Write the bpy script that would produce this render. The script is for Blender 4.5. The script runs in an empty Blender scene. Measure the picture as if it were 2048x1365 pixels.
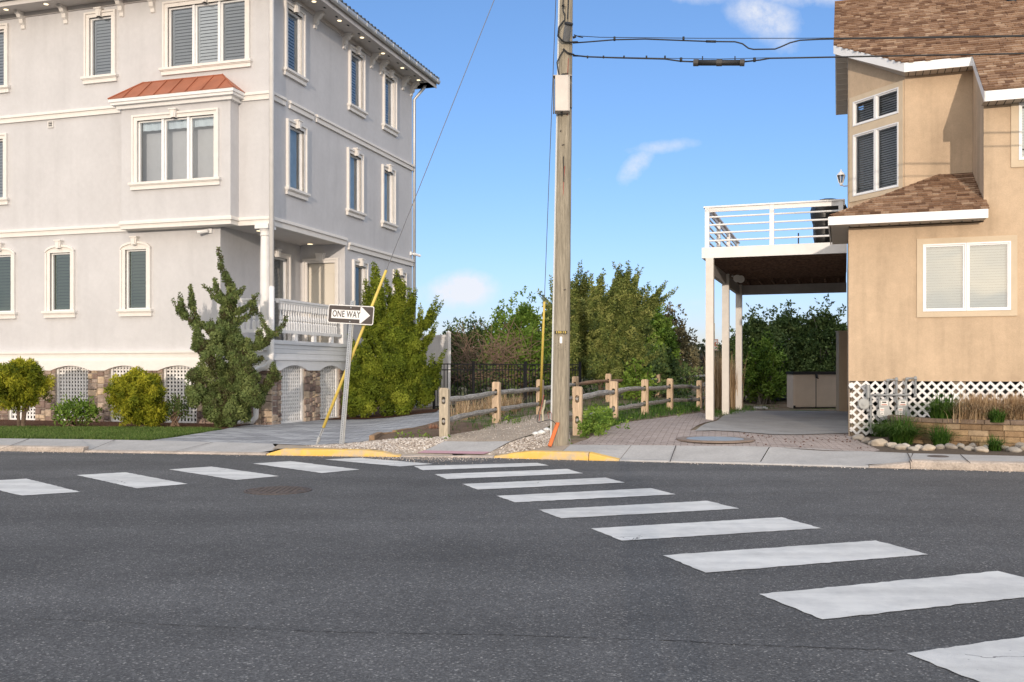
import bpy, bmesh, math, random
import numpy as np
from mathutils import Vector, noise as mnoise
R=math.radians
random.seed(7); rng=np.random.default_rng(11)
C=bpy.context.scene; COL=C.collection

# ------------------------------------------------------------------ camera, light, exposure
F=1924.0; HX=1024.0; HY=742.0; HC=1.33
cam=bpy.data.cameras.new('camera'); co=bpy.data.objects.new('camera',cam); COL.objects.link(co)
co.location=(0,0,HC); co.rotation_euler=(R(90),0,0)
cam.sensor_width=36; cam.lens=36*F/2048; cam.shift_y=(HY-682.5)/2048
cam.clip_start=.1; cam.clip_end=2000; C.camera=co
SUN_AZ=5.4; SUN_EL=6.5
C.view_settings.view_transform='Standard'; C.view_settings.look='None'
C.view_settings.exposure=0.0; C.view_settings.gamma=1
sun=bpy.data.lights.new('sun','SUN'); so=bpy.data.objects.new('sun',sun); COL.objects.link(so)
sun.energy=2.45; sun.angle=R(.55); sun.color=(1,.85,.70)
a,e=R(SUN_AZ),R(SUN_EL)
so.rotation_euler=Vector((math.sin(a)*math.cos(e),math.cos(a)*math.cos(e),-math.sin(e))).to_track_quat('-Z','Y').to_euler()
so.location=(0,-20,12)
wd=bpy.data.worlds.new('World'); C.world=wd; wd.use_nodes=True
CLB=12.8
def world():
    nt=wd.node_tree; N=nt.nodes; L=nt.links; N.clear()
    out=N.new('ShaderNodeOutputWorld'); bg=N.new('ShaderNodeBackground'); L.new(bg.outputs[0],out.inputs[0])
    sky=N.new('ShaderNodeTexSky'); sky.sky_type='NISHITA'; sky.sun_disc=False
    sky.sun_elevation=R(SUN_EL); sky.sun_rotation=R(180+SUN_AZ)
    sky.altitude=0; sky.air_density=1.0; sky.dust_density=.3; sky.ozone_density=2.4
    bg.inputs[1].default_value=.15
    tint=N.new('ShaderNodeMix'); tint.data_type='RGBA'; tint.blend_type='MULTIPLY'; tint.inputs[0].default_value=1
    L.new(sky.outputs[0],tint.inputs[6]); 
    zr=N.new('ShaderNodeValToRGB'); tc0=N.new('ShaderNodeTexCoord'); sp0=N.new('ShaderNodeSeparateXYZ'); L.new(tc0.outputs['Generated'],sp0.inputs[0]); L.new(sp0.outputs[2],zr.inputs[0])
    e=zr.color_ramp.elements; e[0].position=0; e[0].color=(.66,.76,1.42,1); e[1].position=.42; e[1].color=(.70,.84,1.05,1)
    for p_,c_ in ((.04,(.66,.77,1.36)),(.10,(.67,.79,1.21)),(.20,(.66,.80,1.08))): x_=e.new(p_); x_.color=(*c_,1)
    tb=N.new('ShaderNodeMix'); tb.data_type='RGBA'; tb.blend_type='MULTIPLY'; tb.clamp_result=False; tb.inputs[0].default_value=1; L.new(zr.outputs[0],tb.inputs[6]); tb.inputs[7].default_value=(1.80,1.60,1.62,1); L.new(tb.outputs[2],tint.inputs[7])
    tc=N.new('ShaderNodeTexCoord'); sep=N.new('ShaderNodeSeparateXYZ'); L.new(tc.outputs['Generated'],sep.inputs[0])
    def M(op,a,b=None,c=None):
        n=N.new('ShaderNodeMath'); n.operation=op
        for i,v in enumerate((a,b,c)):
            if v is None: continue
            if hasattr(v,'links') or hasattr(v,'is_linked'): L.new(v,n.inputs[i])
            else: n.inputs[i].default_value=v
        return n.outputs[0]
    dy=M('MAXIMUM',sep.outputs[1],.01)
    u=M('DIVIDE',sep.outputs[0],dy); v=M('DIVIDE',sep.outputs[2],dy)
    cmb=N.new('ShaderNodeCombineXYZ'); L.new(u,cmb.inputs[0]); L.new(v,cmb.inputs[1])
    def nz(scale,det,ro):
        n=N.new('ShaderNodeTexNoise'); n.inputs['Scale'].default_value=scale; n.inputs['Detail'].default_value=det; n.inputs['Roughness'].default_value=ro
        L.new(cmb.outputs[0],n.inputs['Vector']); return n.outputs[0]
    n1=nz(34,8,.62); n2=nz(90,6,.7)
    tot=None
    #        u     v    rx    ry   ang  amp
    for (cu,cv,rx,ry,an,am) in [(-.052,.084,.032,.016,6,1.25),(-.085,.082,.03,.012,0,.35),(.128,.212,.026,.011,48,.62),(.158,.233,.038,.008,6,.5),
                                (.262,.368,.040,.022,-25,.75),(.20,.392,.05,.012,0,.5),(.30,.392,.09,.014,0,.6),(.285,.345,.02,.02,-50,.4),
                                (.078,.198,.012,.006,0,.2),(.30,.07,.25,.012,0,.22)]:
        ca,sa=math.cos(R(an)),math.sin(R(an))
        du=M('SUBTRACT',u,cu); dv=M('SUBTRACT',v,cv)
        p=M('DIVIDE',M('ADD',M('MULTIPLY',du,ca),M('MULTIPLY',dv,sa)),rx)
        q=M('DIVIDE',M('SUBTRACT',M('MULTIPLY',dv,ca),M('MULTIPLY',du,sa)),ry)
        r2=M('ADD',M('MULTIPLY',p,p),M('MULTIPLY',q,q))
        g=M('MULTIPLY',M('EXPONENT',M('MULTIPLY',r2,-1.0)),am)
        tot=g if tot is None else M('MAXIMUM',tot,g)
    # edge broken up by two octaves of noise
    nn=M('ADD',M('MULTIPLY',n1,1.5),M('MULTIPLY',n2,.6))
    dens=M('MULTIPLY',tot,M('MAXIMUM',M('SUBTRACT',nn,.35),0))
    dens=M('MINIMUM',M('MULTIPLY',M('MAXIMUM',M('SUBTRACT',dens,.12),0),1.9),.9)
    dens=M('MULTIPLY',dens,M('GREATER_THAN',sep.outputs[1],.05))
    mx=N.new('ShaderNodeMix'); mx.data_type='RGBA'; L.new(dens,mx.inputs[0]); L.new(tint.outputs[2],mx.inputs[6]); mx.inputs[7].default_value=(2.2,2.25,2.6,1)
    # unseen sunlit cloud round the low sun and overhead, added as fill light
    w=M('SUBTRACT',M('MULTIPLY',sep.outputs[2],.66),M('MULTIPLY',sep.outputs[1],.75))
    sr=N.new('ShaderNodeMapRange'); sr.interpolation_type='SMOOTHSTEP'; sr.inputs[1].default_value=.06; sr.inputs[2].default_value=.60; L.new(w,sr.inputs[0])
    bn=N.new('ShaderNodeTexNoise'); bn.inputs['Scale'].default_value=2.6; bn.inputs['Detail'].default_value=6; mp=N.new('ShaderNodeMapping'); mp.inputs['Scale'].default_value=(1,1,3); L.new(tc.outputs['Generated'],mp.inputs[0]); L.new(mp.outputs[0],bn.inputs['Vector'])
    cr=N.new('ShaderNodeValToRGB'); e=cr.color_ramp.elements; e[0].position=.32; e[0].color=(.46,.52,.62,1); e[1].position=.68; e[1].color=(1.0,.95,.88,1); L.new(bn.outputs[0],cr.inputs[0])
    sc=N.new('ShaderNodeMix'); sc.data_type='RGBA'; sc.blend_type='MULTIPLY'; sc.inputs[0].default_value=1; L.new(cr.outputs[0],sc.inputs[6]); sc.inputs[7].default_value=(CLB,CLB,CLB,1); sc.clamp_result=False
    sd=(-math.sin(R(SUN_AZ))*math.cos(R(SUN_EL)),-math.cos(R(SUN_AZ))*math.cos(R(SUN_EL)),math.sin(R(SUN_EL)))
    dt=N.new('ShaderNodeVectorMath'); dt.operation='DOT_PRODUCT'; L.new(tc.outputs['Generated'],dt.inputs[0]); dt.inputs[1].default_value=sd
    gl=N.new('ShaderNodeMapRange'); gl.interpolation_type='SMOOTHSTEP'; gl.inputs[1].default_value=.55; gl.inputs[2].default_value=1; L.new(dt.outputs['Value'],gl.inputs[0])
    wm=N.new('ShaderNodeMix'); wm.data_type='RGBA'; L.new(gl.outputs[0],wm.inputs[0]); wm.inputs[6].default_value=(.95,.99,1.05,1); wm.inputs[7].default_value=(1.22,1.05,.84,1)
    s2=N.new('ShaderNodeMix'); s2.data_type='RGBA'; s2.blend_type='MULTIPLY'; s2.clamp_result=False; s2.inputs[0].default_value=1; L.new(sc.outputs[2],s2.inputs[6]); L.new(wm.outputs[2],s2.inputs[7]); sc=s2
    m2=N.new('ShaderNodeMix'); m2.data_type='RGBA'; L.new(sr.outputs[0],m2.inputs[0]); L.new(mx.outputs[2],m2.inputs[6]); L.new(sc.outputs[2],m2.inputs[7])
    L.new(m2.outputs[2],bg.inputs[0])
    return mx,tint
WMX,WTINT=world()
WMX.inputs[7].default_value=(5.9,6.0,6.4,1)

# ------------------------------------------------------------------ frames and mesh building
class Fr:
    """a wall frame: a runs to the right along the wall, d out of it, z up"""
    def __init__(s,O,A,N): s.O=O; s.A=A; s.N=N
    def P(s,a,d,z): return (s.O[0]+a*s.A[0]+d*s.N[0], s.O[1]+a*s.A[1]+d*s.N[1], z)
    def off(s,d): return Fr((s.O[0]+d*s.N[0],s.O[1]+d*s.N[1]),s.A,s.N)
    def sh(s,a): return Fr((s.O[0]+a*s.A[0],s.O[1]+a*s.A[1]),s.A,s.N)
    def hit(s,px,py=HY):
        rx=(px-HX)/F; k=(s.N[0]*s.O[0]+s.N[1]*s.O[1])/(s.N[0]*rx+s.N[1])
        return ((k*rx-s.O[0])*s.A[0]+(k-s.O[1])*s.A[1], HC+(HY-py)/F*k)
    def a(s,px): return s.hit(px)[0]
WF=Fr((0,0),(1,0),(0,-1))
def at(px,py,D): return ((px-HX)/F*D, D, HC+(HY-py)/F*D)

class MB:
    def __init__(s): s.V=[]; s.F=[]; s.M=[]; s.R=[]
    def add(s,vs,fs,m=0,r=None):
        o=len(s.V); s.V+= [tuple(v) for v in vs]; r=random.random() if r is None else r
        for f in fs: s.F.append(tuple(i+o for i in f)); s.M.append(m); s.R.append(r)
        return s
    def quad(s,*p,m=0,r=None): return s.add(p,[tuple(range(len(p)))],m,r)
    def box(s,fr,a0,a1,d0,d1,z0,z1,m=0,r=None,b=0):
        if b<=0:
            v=[fr.P(a,d,z) for z in (z0,z1) for d in (d0,d1) for a in (a0,a1)]
            return s.add(v,[(0,1,3,2),(4,6,7,5),(0,4,5,1),(2,3,7,6),(0,2,6,4),(1,5,7,3)],m,r)
        # outward chamfered face (d1 is the outer one)
        v=[fr.P(a,d0,z) for a,z in ((a0,z0),(a1,z0),(a1,z1),(a0,z1))]+[fr.P(a,d1-b,z) for a,z in ((a0,z0),(a1,z0),(a1,z1),(a0,z1))]+\
          [fr.P(a,d1,z) for a,z in ((a0+b,z0+b),(a1-b,z0+b),(a1-b,z1-b),(a0+b,z1-b))]
        f=[(3,2,1,0)]+[(i,(i+1)%4,(i+1)%4+4,i+4) for i in range(4)]+[(i+4,(i+1)%4+4,(i+1)%4+8,i+8) for i in range(4)]+[(8,9,10,11)]
        return s.add(v,f,m,r)
    def prism(s,fr,pts,d0,d1,m=0,r=None):
        n=len(pts); v=[fr.P(a,d0,z) for a,z in pts]+[fr.P(a,d1,z) for a,z in pts]
        return s.add(v,[tuple(range(n)),tuple(range(2*n-1,n-1,-1))]+[(i,(i+1)%n,(i+1)%n+n,i+n) for i in range(n)],m,r)
    def slab(s,pts,z0,z1,m=0,r=None):
        n=len(pts); v=[(x,y,z0) for x,y in pts]+[(x,y,z1) for x,y in pts]
        return s.add(v,[tuple(range(n)),tuple(range(2*n-1,n-1,-1))]+[(i,(i+1)%n,(i+1)%n+n,i+n) for i in range(n)],m,r)
    def tube(s,path,rad,n=8,m=0,r=None,cap=True,jit=0):
        path=[Vector(p) for p in path]; k=len(path)
        rads=[rad]*k if not hasattr(rad,'__len__') else list(rad)
        vs=[]; up=Vector((0,0,1)); prev=None
        for i,p in enumerate(path):
            d=(path[min(i+1,k-1)]-path[max(i-1,0)]).normalized()
            if prev is None: x=d.cross(up if abs(d.z)<.9 else Vector((1,0,0))).normalized()
            else: x=(prev-d*prev.dot(d)).normalized()
            prev=x; y=d.cross(x)
            for j in range(n):
                an=2*math.pi*j/n; rr=rads[i]*(1+jit*(random.random()-.5))
                vs.append(p+(x*math.cos(an)+y*math.sin(an))*rr)
        fs=[(i*n+j,i*n+(j+1)%n,(i+1)*n+(j+1)%n,(i+1)*n+j) for i in range(k-1) for j in range(n)]
        if cap: fs+=[tuple(range(n-1,-1,-1)),tuple((k-1)*n+j for j in range(n))]
        return s.add(vs,fs,m,r)
    def lathe(s,c,prof,n=16,m=0,r=None):
        vs=[(c[0]+rr*math.cos(2*math.pi*j/n),c[1]+rr*math.sin(2*math.pi*j/n),z) for rr,z in prof for j in range(n)]
        k=len(prof)
        fs=[(i*n+j,i*n+(j+1)%n,(i+1)*n+(j+1)%n,(i+1)*n+j) for i in range(k-1) for j in range(n)]
        fs+=[tuple(range(n-1,-1,-1)),tuple((k-1)*n+j for j in range(n))]
        return s.add(vs,fs,m,r)
    def build(s,name,mats,parent=None,smooth=False,bevel=0):
        return mk(name,np.array(s.V,dtype=np.float64).reshape(-1,3),s.F,mats,parent,smooth,s.M,s.R,bevel)

def wloc(o):
    v=Vector((0,0,0))
    while o is not None: v+=o.location; o=o.parent
    return v
def mk(name,V,Fs,mats,parent=None,smooth=False,M=None,Rn=None,bevel=0):
    if not isinstance(mats,(list,tuple)): mats=[mats]
    if parent is None:
        org=Vector(((V[:,0].min()+V[:,0].max())/2,(V[:,1].min()+V[:,1].max())/2,V[:,2].min()))
    else: org=wloc(parent)
    V=V-np.array(org)[None,:]
    me=bpy.data.meshes.new(name)
    if isinstance(Fs,np.ndarray):
        nf,k=Fs.shape
        me.vertices.add(len(V)); me.vertices.foreach_set('co',V.astype(np.float32).ravel())
        me.loops.add(nf*k); me.loops.foreach_set('vertex_index',Fs.astype(np.int32).ravel())
        me.polygons.add(nf); me.polygons.foreach_set('loop_start',(np.arange(nf)*k).astype(np.int32))
        me.update(calc_edges=True)
    else:
        me.from_pydata([tuple(v) for v in V],[],Fs)
    for m in mats: me.materials.append(m)
    nf=len(me.polygons)
    if M is not None and len(mats)>1 and len(M)==nf: me.polygons.foreach_set('material_index',np.array(M,dtype=np.int32))
    if Rn is not None and len(Rn)==nf:
        at_=me.attributes.new('rnd','FLOAT','FACE'); at_.data.foreach_set('value',np.array(Rn,dtype=np.float32))
    if smooth: me.polygons.foreach_set('use_smooth',np.ones(nf,dtype=bool))
    me.validate(); me.update()
    o=bpy.data.objects.new(name,me); COL.objects.link(o)
    if parent is None: o.location=org
    else: o.parent=parent
    if bevel:
        b=o.modifiers.new('bevel','BEVEL'); b.width=bevel; b.segments=2; b.limit_method='ANGLE'
    return o
def fixn(o):
    bm=bmesh.new(); bm.from_mesh(o.data); bmesh.ops.recalc_face_normals(bm,faces=bm.faces); bm.to_mesh(o.data); bm.free(); return o
def tag(o,label,cat,group=None,kind=None):
    if label: o['label']=label
    if cat: o['category']=cat
    if group: o['group']=group
    if kind: o['kind']=kind
    return o
def thing(name,loc,label,cat,group=None):
    o=bpy.data.objects.new(name,None); COL.objects.link(o); o.location=loc; o.empty_display_size=.2
    return tag(o,label,cat,group)
def struct(o,label=None): o['kind']='structure'; (label and o.__setitem__('label',label)); return o

# ------------------------------------------------------------------ materials
def mat(name,col=(.5,.5,.5),rough=.8,metal=0,spec=.5,ramp=None,attr=None,nscale=None,namt=.15,bump=None,bscale=60,bdet=6,coords='Object',emit=None,stretch=None,noise2=None,trans=0,streak=0):
    """principled material; ramp+attr colour per face, noise mottling, noise bump"""
    m=bpy.data.materials.new(name); m.use_nodes=True; nt=m.node_tree; N=nt.nodes; L=nt.links
    b=N['Principled BSDF']; b.inputs['Roughness'].default_value=rough; b.inputs['Metallic'].default_value=metal
    b.inputs['Specular IOR Level'].default_value=spec; b.inputs['Base Color'].default_value=(*col,1)
    tc=N.new('ShaderNodeTexCoord'); vec=tc.outputs[coords]
    if stretch:
        mp=N.new('ShaderNodeMapping'); mp.inputs['Scale'].default_value=stretch; L.new(vec,mp.inputs[0]); vec=mp.outputs[0]
    c=None
    if ramp:
        at_=N.new('ShaderNodeAttribute'); at_.attribute_name=attr or 'rnd'
        cr=N.new('ShaderNodeValToRGB'); el=cr.color_ramp.elements
        while len(el)<len(ramp): el.new(.5)
        for i,(p,cc) in enumerate(ramp): el[i].position=p; el[i].color=(*cc,1)
        L.new(at_.outputs['Fac'],cr.inputs[0]); c=cr.outputs[0]
    for sc,am,dt in ([(nscale,namt,6)] if nscale else [])+(noise2 or []):
        n=N.new('ShaderNodeTexNoise'); n.inputs['Scale'].default_value=sc; n.inputs['Detail'].default_value=dt; n.inputs['Roughness'].default_value=.6
        L.new(vec,n.inputs['Vector'])
        mr=N.new('ShaderNodeMapRange'); mr.inputs[1].default_value=.3; mr.inputs[2].default_value=.7; mr.inputs[3].default_value=1-am; mr.inputs[4].default_value=1+am
        L.new(n.outputs[0],mr.inputs[0])
        mx=N.new('ShaderNodeMix'); mx.data_type='RGBA'; mx.blend_type='MULTIPLY'; mx.inputs[0].default_value=1
        if c is None: mx.inputs[6].default_value=(*col,1)
        else: L.new(c,mx.inputs[6])
        L.new(mr.outputs[0],mx.inputs[7]); c=mx.outputs[2]
    if streak:   # rain streaks running down the wall
        mp=N.new('ShaderNodeMapping'); mp.inputs['Scale'].default_value=(2.2,2.2,.22); L.new(tc.outputs[coords],mp.inputs[0])
        n=N.new('ShaderNodeTexNoise'); n.inputs['Scale'].default_value=1.6; n.inputs['Detail'].default_value=5; L.new(mp.outputs[0],n.inputs['Vector'])
        mr=N.new('ShaderNodeMapRange'); mr.inputs[1].default_value=.5; mr.inputs[2].default_value=.72; mr.inputs[3].default_value=1; mr.inputs[4].default_value=1-2*streak; L.new(n.outputs[0],mr.inputs[0])
        mx=N.new('ShaderNodeMix'); mx.data_type='RGBA'; mx.blend_type='MULTIPLY'; mx.inputs[0].default_value=1; L.new(c,mx.inputs[6]); L.new(mr.outputs[0],mx.inputs[7]); c=mx.outputs[2]
    if c is not None: L.new(c,b.inputs['Base Color'])
    if bump:
        n=N.new('ShaderNodeTexNoise'); n.inputs['Scale'].default_value=bscale; n.inputs['Detail'].default_value=bdet; L.new(vec,n.inputs['Vector'])
        bp=N.new('ShaderNodeBump'); bp.inputs['Strength'].default_value=1; bp.inputs['Distance'].default_value=bump
        L.new(n.outputs[0],bp.inputs['Height']); L.new(bp.outputs[0],b.inputs['Normal'])
    if emit: b.inputs['Emission Color'].default_value=(*emit[:3],1); b.inputs['Emission Strength'].default_value=emit[3]
    if trans:
        tr=N.new('ShaderNodeBsdfTranslucent'); ms=N.new('ShaderNodeMixShader'); ms.inputs[0].default_value=trans
        if c is not None: L.new(c,tr.inputs[0])
        L.new(b.outputs[0],ms.inputs[1]); L.new(tr.outputs[0],ms.inputs[2]); L.new(ms.outputs[0],N['Material Output'].inputs[0])
    return m
def glassmat(name,tint=(.75,.85,.88),refl=.12):
    m=bpy.data.materials.new(name); m.use_nodes=True; N=m.node_tree.nodes; L=m.node_tree.links; N.clear()
    o=N.new('ShaderNodeOutputMaterial'); t=N.new('ShaderNodeBsdfTransparent'); t.inputs[0].default_value=(*tint,1)
    g=N.new('ShaderNodeBsdfGlossy'); g.inputs['Roughness'].default_value=.02; g.inputs[0].default_value=(.86,.88,.88,1)
    fr=N.new('ShaderNodeFresnel'); fr.inputs[0].default_value=1.5
    ad=N.new('ShaderNodeMath'); ad.operation='ADD'; ad.inputs[1].default_value=refl; ad.use_clamp=True
    tc=N.new('ShaderNodeTexCoord'); nz=N.new('ShaderNodeTexNoise'); nz.inputs['Scale'].default_value=1.3; nz.inputs['Detail'].default_value=1; L.new(tc.outputs['Object'],nz.inputs['Vector'])
    bp=N.new('ShaderNodeBump'); bp.inputs['Distance'].default_value=.02; bp.inputs['Strength'].default_value=.35; L.new(nz.outputs[0],bp.inputs['Height'])
    L.new(bp.outputs[0],g.inputs['Normal'])
    mx=N.new('ShaderNodeMixShader'); L.new(fr.outputs[0],ad.inputs[0]); L.new(ad.outputs[0],mx.inputs[0]); L.new(t.outputs[0],mx.inputs[1]); L.new(g.outputs[0],mx.inputs[2]); L.new(mx.outputs[0],o.inputs[0])
    return m
def leafmat(name,c0,c1,c2,tr=.25):
    return mat(name,ramp=[(0,c0),(.45,c1),(1,c2)],rough=.65,spec=.2,nscale=1.6,namt=.22,trans=tr)

STUCCO=mat('grey stucco',(.555,.55,.56),.92,spec=.15,nscale=1.1,namt=.045,bump=.004,bscale=90,noise2=[(9,.03,4)],streak=.03)
TRIM=mat('cream trim paint',(.74,.71,.675),.7,spec=.3,nscale=6,namt=.04)
WHITE=mat('white vinyl',(.80,.80,.80),.45,nscale=3,namt=.03)
WHITEP=mat('white painted wood',(.76,.75,.74),.6,nscale=5,namt=.06,bump=.001,bscale=40)
SKIRT=mat('pale skirt boards',(.66,.67,.69),.7,nscale=4,namt=.04)
TAN=mat('tan stucco',(.56,.425,.295),.95,spec=.12,nscale=1.3,namt=.09,bump=.006,bscale=110,noise2=[(7,.05,5),(45,.05,3)],streak=.09)
TANTRIM=mat('pale tan trim',(.61,.50,.365),.9,spec=.15,nscale=3,namt=.06,bump=.004,bscale=110)
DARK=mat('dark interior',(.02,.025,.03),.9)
SHUT=mat('grey green shutter',(.31,.325,.345),.55,nscale=5,namt=.06)
SHUTW=mat('white shutter',(.62,.64,.66),.5,nscale=5,namt=.05)
SHUTG=mat('green shutter',(.095,.13,.088),.55,nscale=5,namt=.06)
BLIND=mat('white blind',(.55,.55,.54),.6)
CURTAIN=mat('pale curtain',(.66,.74,.78),.8,nscale=5,namt=.1)
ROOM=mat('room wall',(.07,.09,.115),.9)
GLASS=glassmat('window glass',tint=(.80,.84,.88),refl=.07)
GLASSR=glassmat('bright window glass',refl=.42)
COPPER=mat('copper roof',(.40,.145,.08),.55,metal=.25,nscale=2.5,namt=.16)
SOFF=mat('soffit',(.55,.52,.50),.8,nscale=3,namt=.04)
GUT=mat('gutter metal',(.55,.56,.57),.4,metal=.4,nscale=4,namt=.05)
SLATE=mat('dark roof tile',(.07,.08,.09),.6,nscale=9,namt=.2)
SHING=mat('brown shingle',ramp=[(0,(.13,.072,.045)),(.35,(.21,.125,.078)),(.7,(.29,.185,.12)),(1,(.38,.265,.18))],rough=.95,spec=.15,nscale=38,namt=.3,bump=.004,bscale=160)
STONE=mat('field stone',ramp=[(0,(.15,.11,.10)),(.35,(.26,.185,.15)),(.7,(.36,.29,.24)),(1,(.55,.42,.29))],rough=.9,spec=.2,nscale=9,namt=.3,bump=.02,bscale=14)
MORTAR=mat('mortar',(.36,.32,.28),.95,nscale=20,namt=.15)
LAMP=mat('lit downlight',(1,.9,.7),.5,emit=(1,.82,.52,1.9))
CONC=mat('concrete',(.40,.385,.37),.92,spec=.2,nscale=2.2,namt=.10,bump=.003,bscale=80,noise2=[(28,.10,5),(160,.08,2)],coords='Object')
CONC2=mat('slab concrete',(.33,.315,.30),.9,spec=.2,nscale=1.1,namt=.16,bump=.002,bscale=60,noise2=[(14,.10,5)])
KERB=mat('old kerb concrete',(.42,.355,.30),.95,nscale=5,namt=.25,bump=.012,bscale=40,noise2=[(40,.2,5)])
YEL=mat('yellow kerb paint',(.72,.45,.10),.75,nscale=6,namt=.10,bump=.003,bscale=60)
def wear(m,col2,sc,lo,hi):
    nt=m.node_tree; N=nt.nodes; L=nt.links; b=N['Principled BSDF']; src=b.inputs['Base Color'].links[0].from_socket
    tc=N.new('ShaderNodeTexCoord'); n=N.new('ShaderNodeTexNoise'); n.inputs['Scale'].default_value=sc; n.inputs['Detail'].default_value=9; n.inputs['Roughness'].default_value=.7; L.new(tc.outputs['Object'],n.inputs['Vector'])
    mr=N.new('ShaderNodeMapRange'); mr.inputs[1].default_value=lo; mr.inputs[2].default_value=hi; L.new(n.outputs[0],mr.inputs[0]); mx=N.new('ShaderNodeMix'); mx.data_type='RGBA'; L.new(mr.outputs[0],mx.inputs[0]); L.new(src,mx.inputs[6]); mx.inputs[7].default_value=(*col2,1); L.new(mx.outputs[2],b.inputs['Base Color'])
wear(YEL,(.46,.38,.28),3.4,.47,.66)
PINK=mat('faded red tactile paving',(.46,.27,.30),.9,nscale=30,namt=.12,bump=.004,bscale=30)
IRON=mat('rusty iron',(.10,.082,.076),.75,metal=.3,nscale=25,namt=.35,bump=.004,bscale=70)
GALV=mat('galvanised steel',(.50,.51,.51),.45,metal=.6,nscale=14,namt=.12)
BLACKM=mat('black metal',(.018,.018,.02),.5,spec=.4)
CABLE=mat('black cable',(.015,.016,.018),.6)
GUYM=mat('guy strand',(.22,.22,.23),.5,metal=.6)
YELP=mat('yellow plastic guard',(.66,.50,.11),.5,nscale=3,namt=.1)
ORANGE=mat('orange plastic',(.62,.15,.035),.55,nscale=4,namt=.12)
REDW=mat('red wire',(.30,.07,.05),.6)
POLEW=mat('weathered pole wood',(.30,.265,.205),.95,spec=.1,stretch=(9,9,.55),nscale=3.2,namt=.33,bump=.012,bscale=5,noise2=[(14,.22,6)])
POSTW=mat('cedar fence post',(.50,.375,.26),.9,spec=.15,stretch=(7,7,.7),nscale=4,namt=.28,bump=.006,bscale=6,noise2=[(2.0,.12,3)])
POSTG=mat('greyed fence post',(.42,.365,.28),.9,spec=.15,stretch=(7,7,.7),nscale=4,namt=.28,bump=.006,bscale=6,noise2=[(2.0,.12,3)])
RAILW=mat('greyed rail wood',(.31,.295,.275),.95,spec=.1,stretch=(3,3,14),nscale=3,namt=.35,bump=.01,bscale=5,noise2=[(1.5,.15,3)])
RAILB=mat('brown rail wood',(.30,.20,.14),.95,spec=.1,stretch=(3,3,14),nscale=3,namt=.3,bump=.01,bscale=5)
ALU=mat('dull aluminium box',(.43,.40,.375),.5,metal=.3,nscale=5,namt=.08)
BARK=mat('bark',(.13,.095,.07),.95,spec=.1,nscale=14,namt=.35,bump=.01,bscale=30)
TWIG=mat('dry twig',(.21,.145,.105),.95,spec=.1,nscale=12,namt=.25)
MULCH=mat('mulch',(.105,.055,.035),.97,spec=.1,nscale=18,namt=.5,bump=.04,bscale=28,noise2=[(80,.3,4)])
STRAW=mat('straw',ramp=[(0,(.28,.18,.10)),(.5,(.44,.31,.18)),(1,(.58,.45,.30))],rough=.85,spec=.2,trans=.2)
GRASSB=mat('grass blade',ramp=[(0,(.035,.085,.012)),(.6,(.06,.14,.018)),(1,(.12,.20,.04))],rough=.6,spec=.25,trans=.3)
LAWNB=mat('lawn blade',ramp=[(0,(.06,.11,.02)),(.6,(.11,.18,.035)),(1,(.22,.26,.09))],rough=.6,spec=.2,trans=.3,nscale=1.2,namt=.25)
PEB=mat('shell gravel',ramp=[(0,(.20,.16,.13)),(.4,(.40,.34,.29)),(.85,(.56,.50,.44)),(1,(.74,.70,.65))],rough=.85,spec=.3)
ROCKM=mat('river rock',ramp=[(0,(.19,.16,.14)),(.5,(.34,.31,.27)),(.8,(.46,.38,.29)),(1,(.50,.47,.43))],rough=.85,spec=.3,nscale=6,namt=.25,bump=.01,bscale=18)
BLOCK=mat('planter block',ramp=[(0,(.20,.135,.08)),(.4,(.30,.20,.115)),(.75,(.37,.26,.15)),(1,(.33,.25,.17))],rough=.95,spec=.15,nscale=9,namt=.28,bump=.012,bscale=35,noise2=[(60,.12,4)])
CAPB=mat('planter cap',ramp=[(0,(.16,.115,.085)),(1,(.25,.19,.145))],rough=.95,spec=.15,nscale=9,namt=.25,bump=.012,bscale=35)
BEIGE=mat('beige plastic',(.66,.56,.48),.6,nscale=4,namt=.05)
BEIGE2=mat('beige panel',(.44,.36,.27),.6,nscale=4,namt=.05)
DECKU=mat('dark weathered joist',(.19,.125,.095),.95,spec=.1,nscale=5,namt=.45,stretch=(1,8,8))
METER=mat('meter grey',(.30,.31,.31),.5,metal=.25,nscale=10,namt=.12)
COVER=mat('black vinyl cover',(.022,.022,.022),.42,spec=.5,nscale=3,namt=.2,bump=.03,bscale=3)
SIGNW=mat('sign white',(.80,.79,.77),.45); SIGNK=mat('sign brown black',(.075,.06,.052),.55,nscale=9,namt=.25,stretch=(1,1,5))
SIGNR=mat('sign faded red',(.55,.20,.13),.6)
SPK=mat('speaker white',(.6,.6,.58),.5)
SANDP=mat('sand path',(.38,.315,.25),.97,spec=.1,nscale=3,namt=.18,bump=.012,bscale=40,noise2=[(70,.25,4)])

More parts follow.
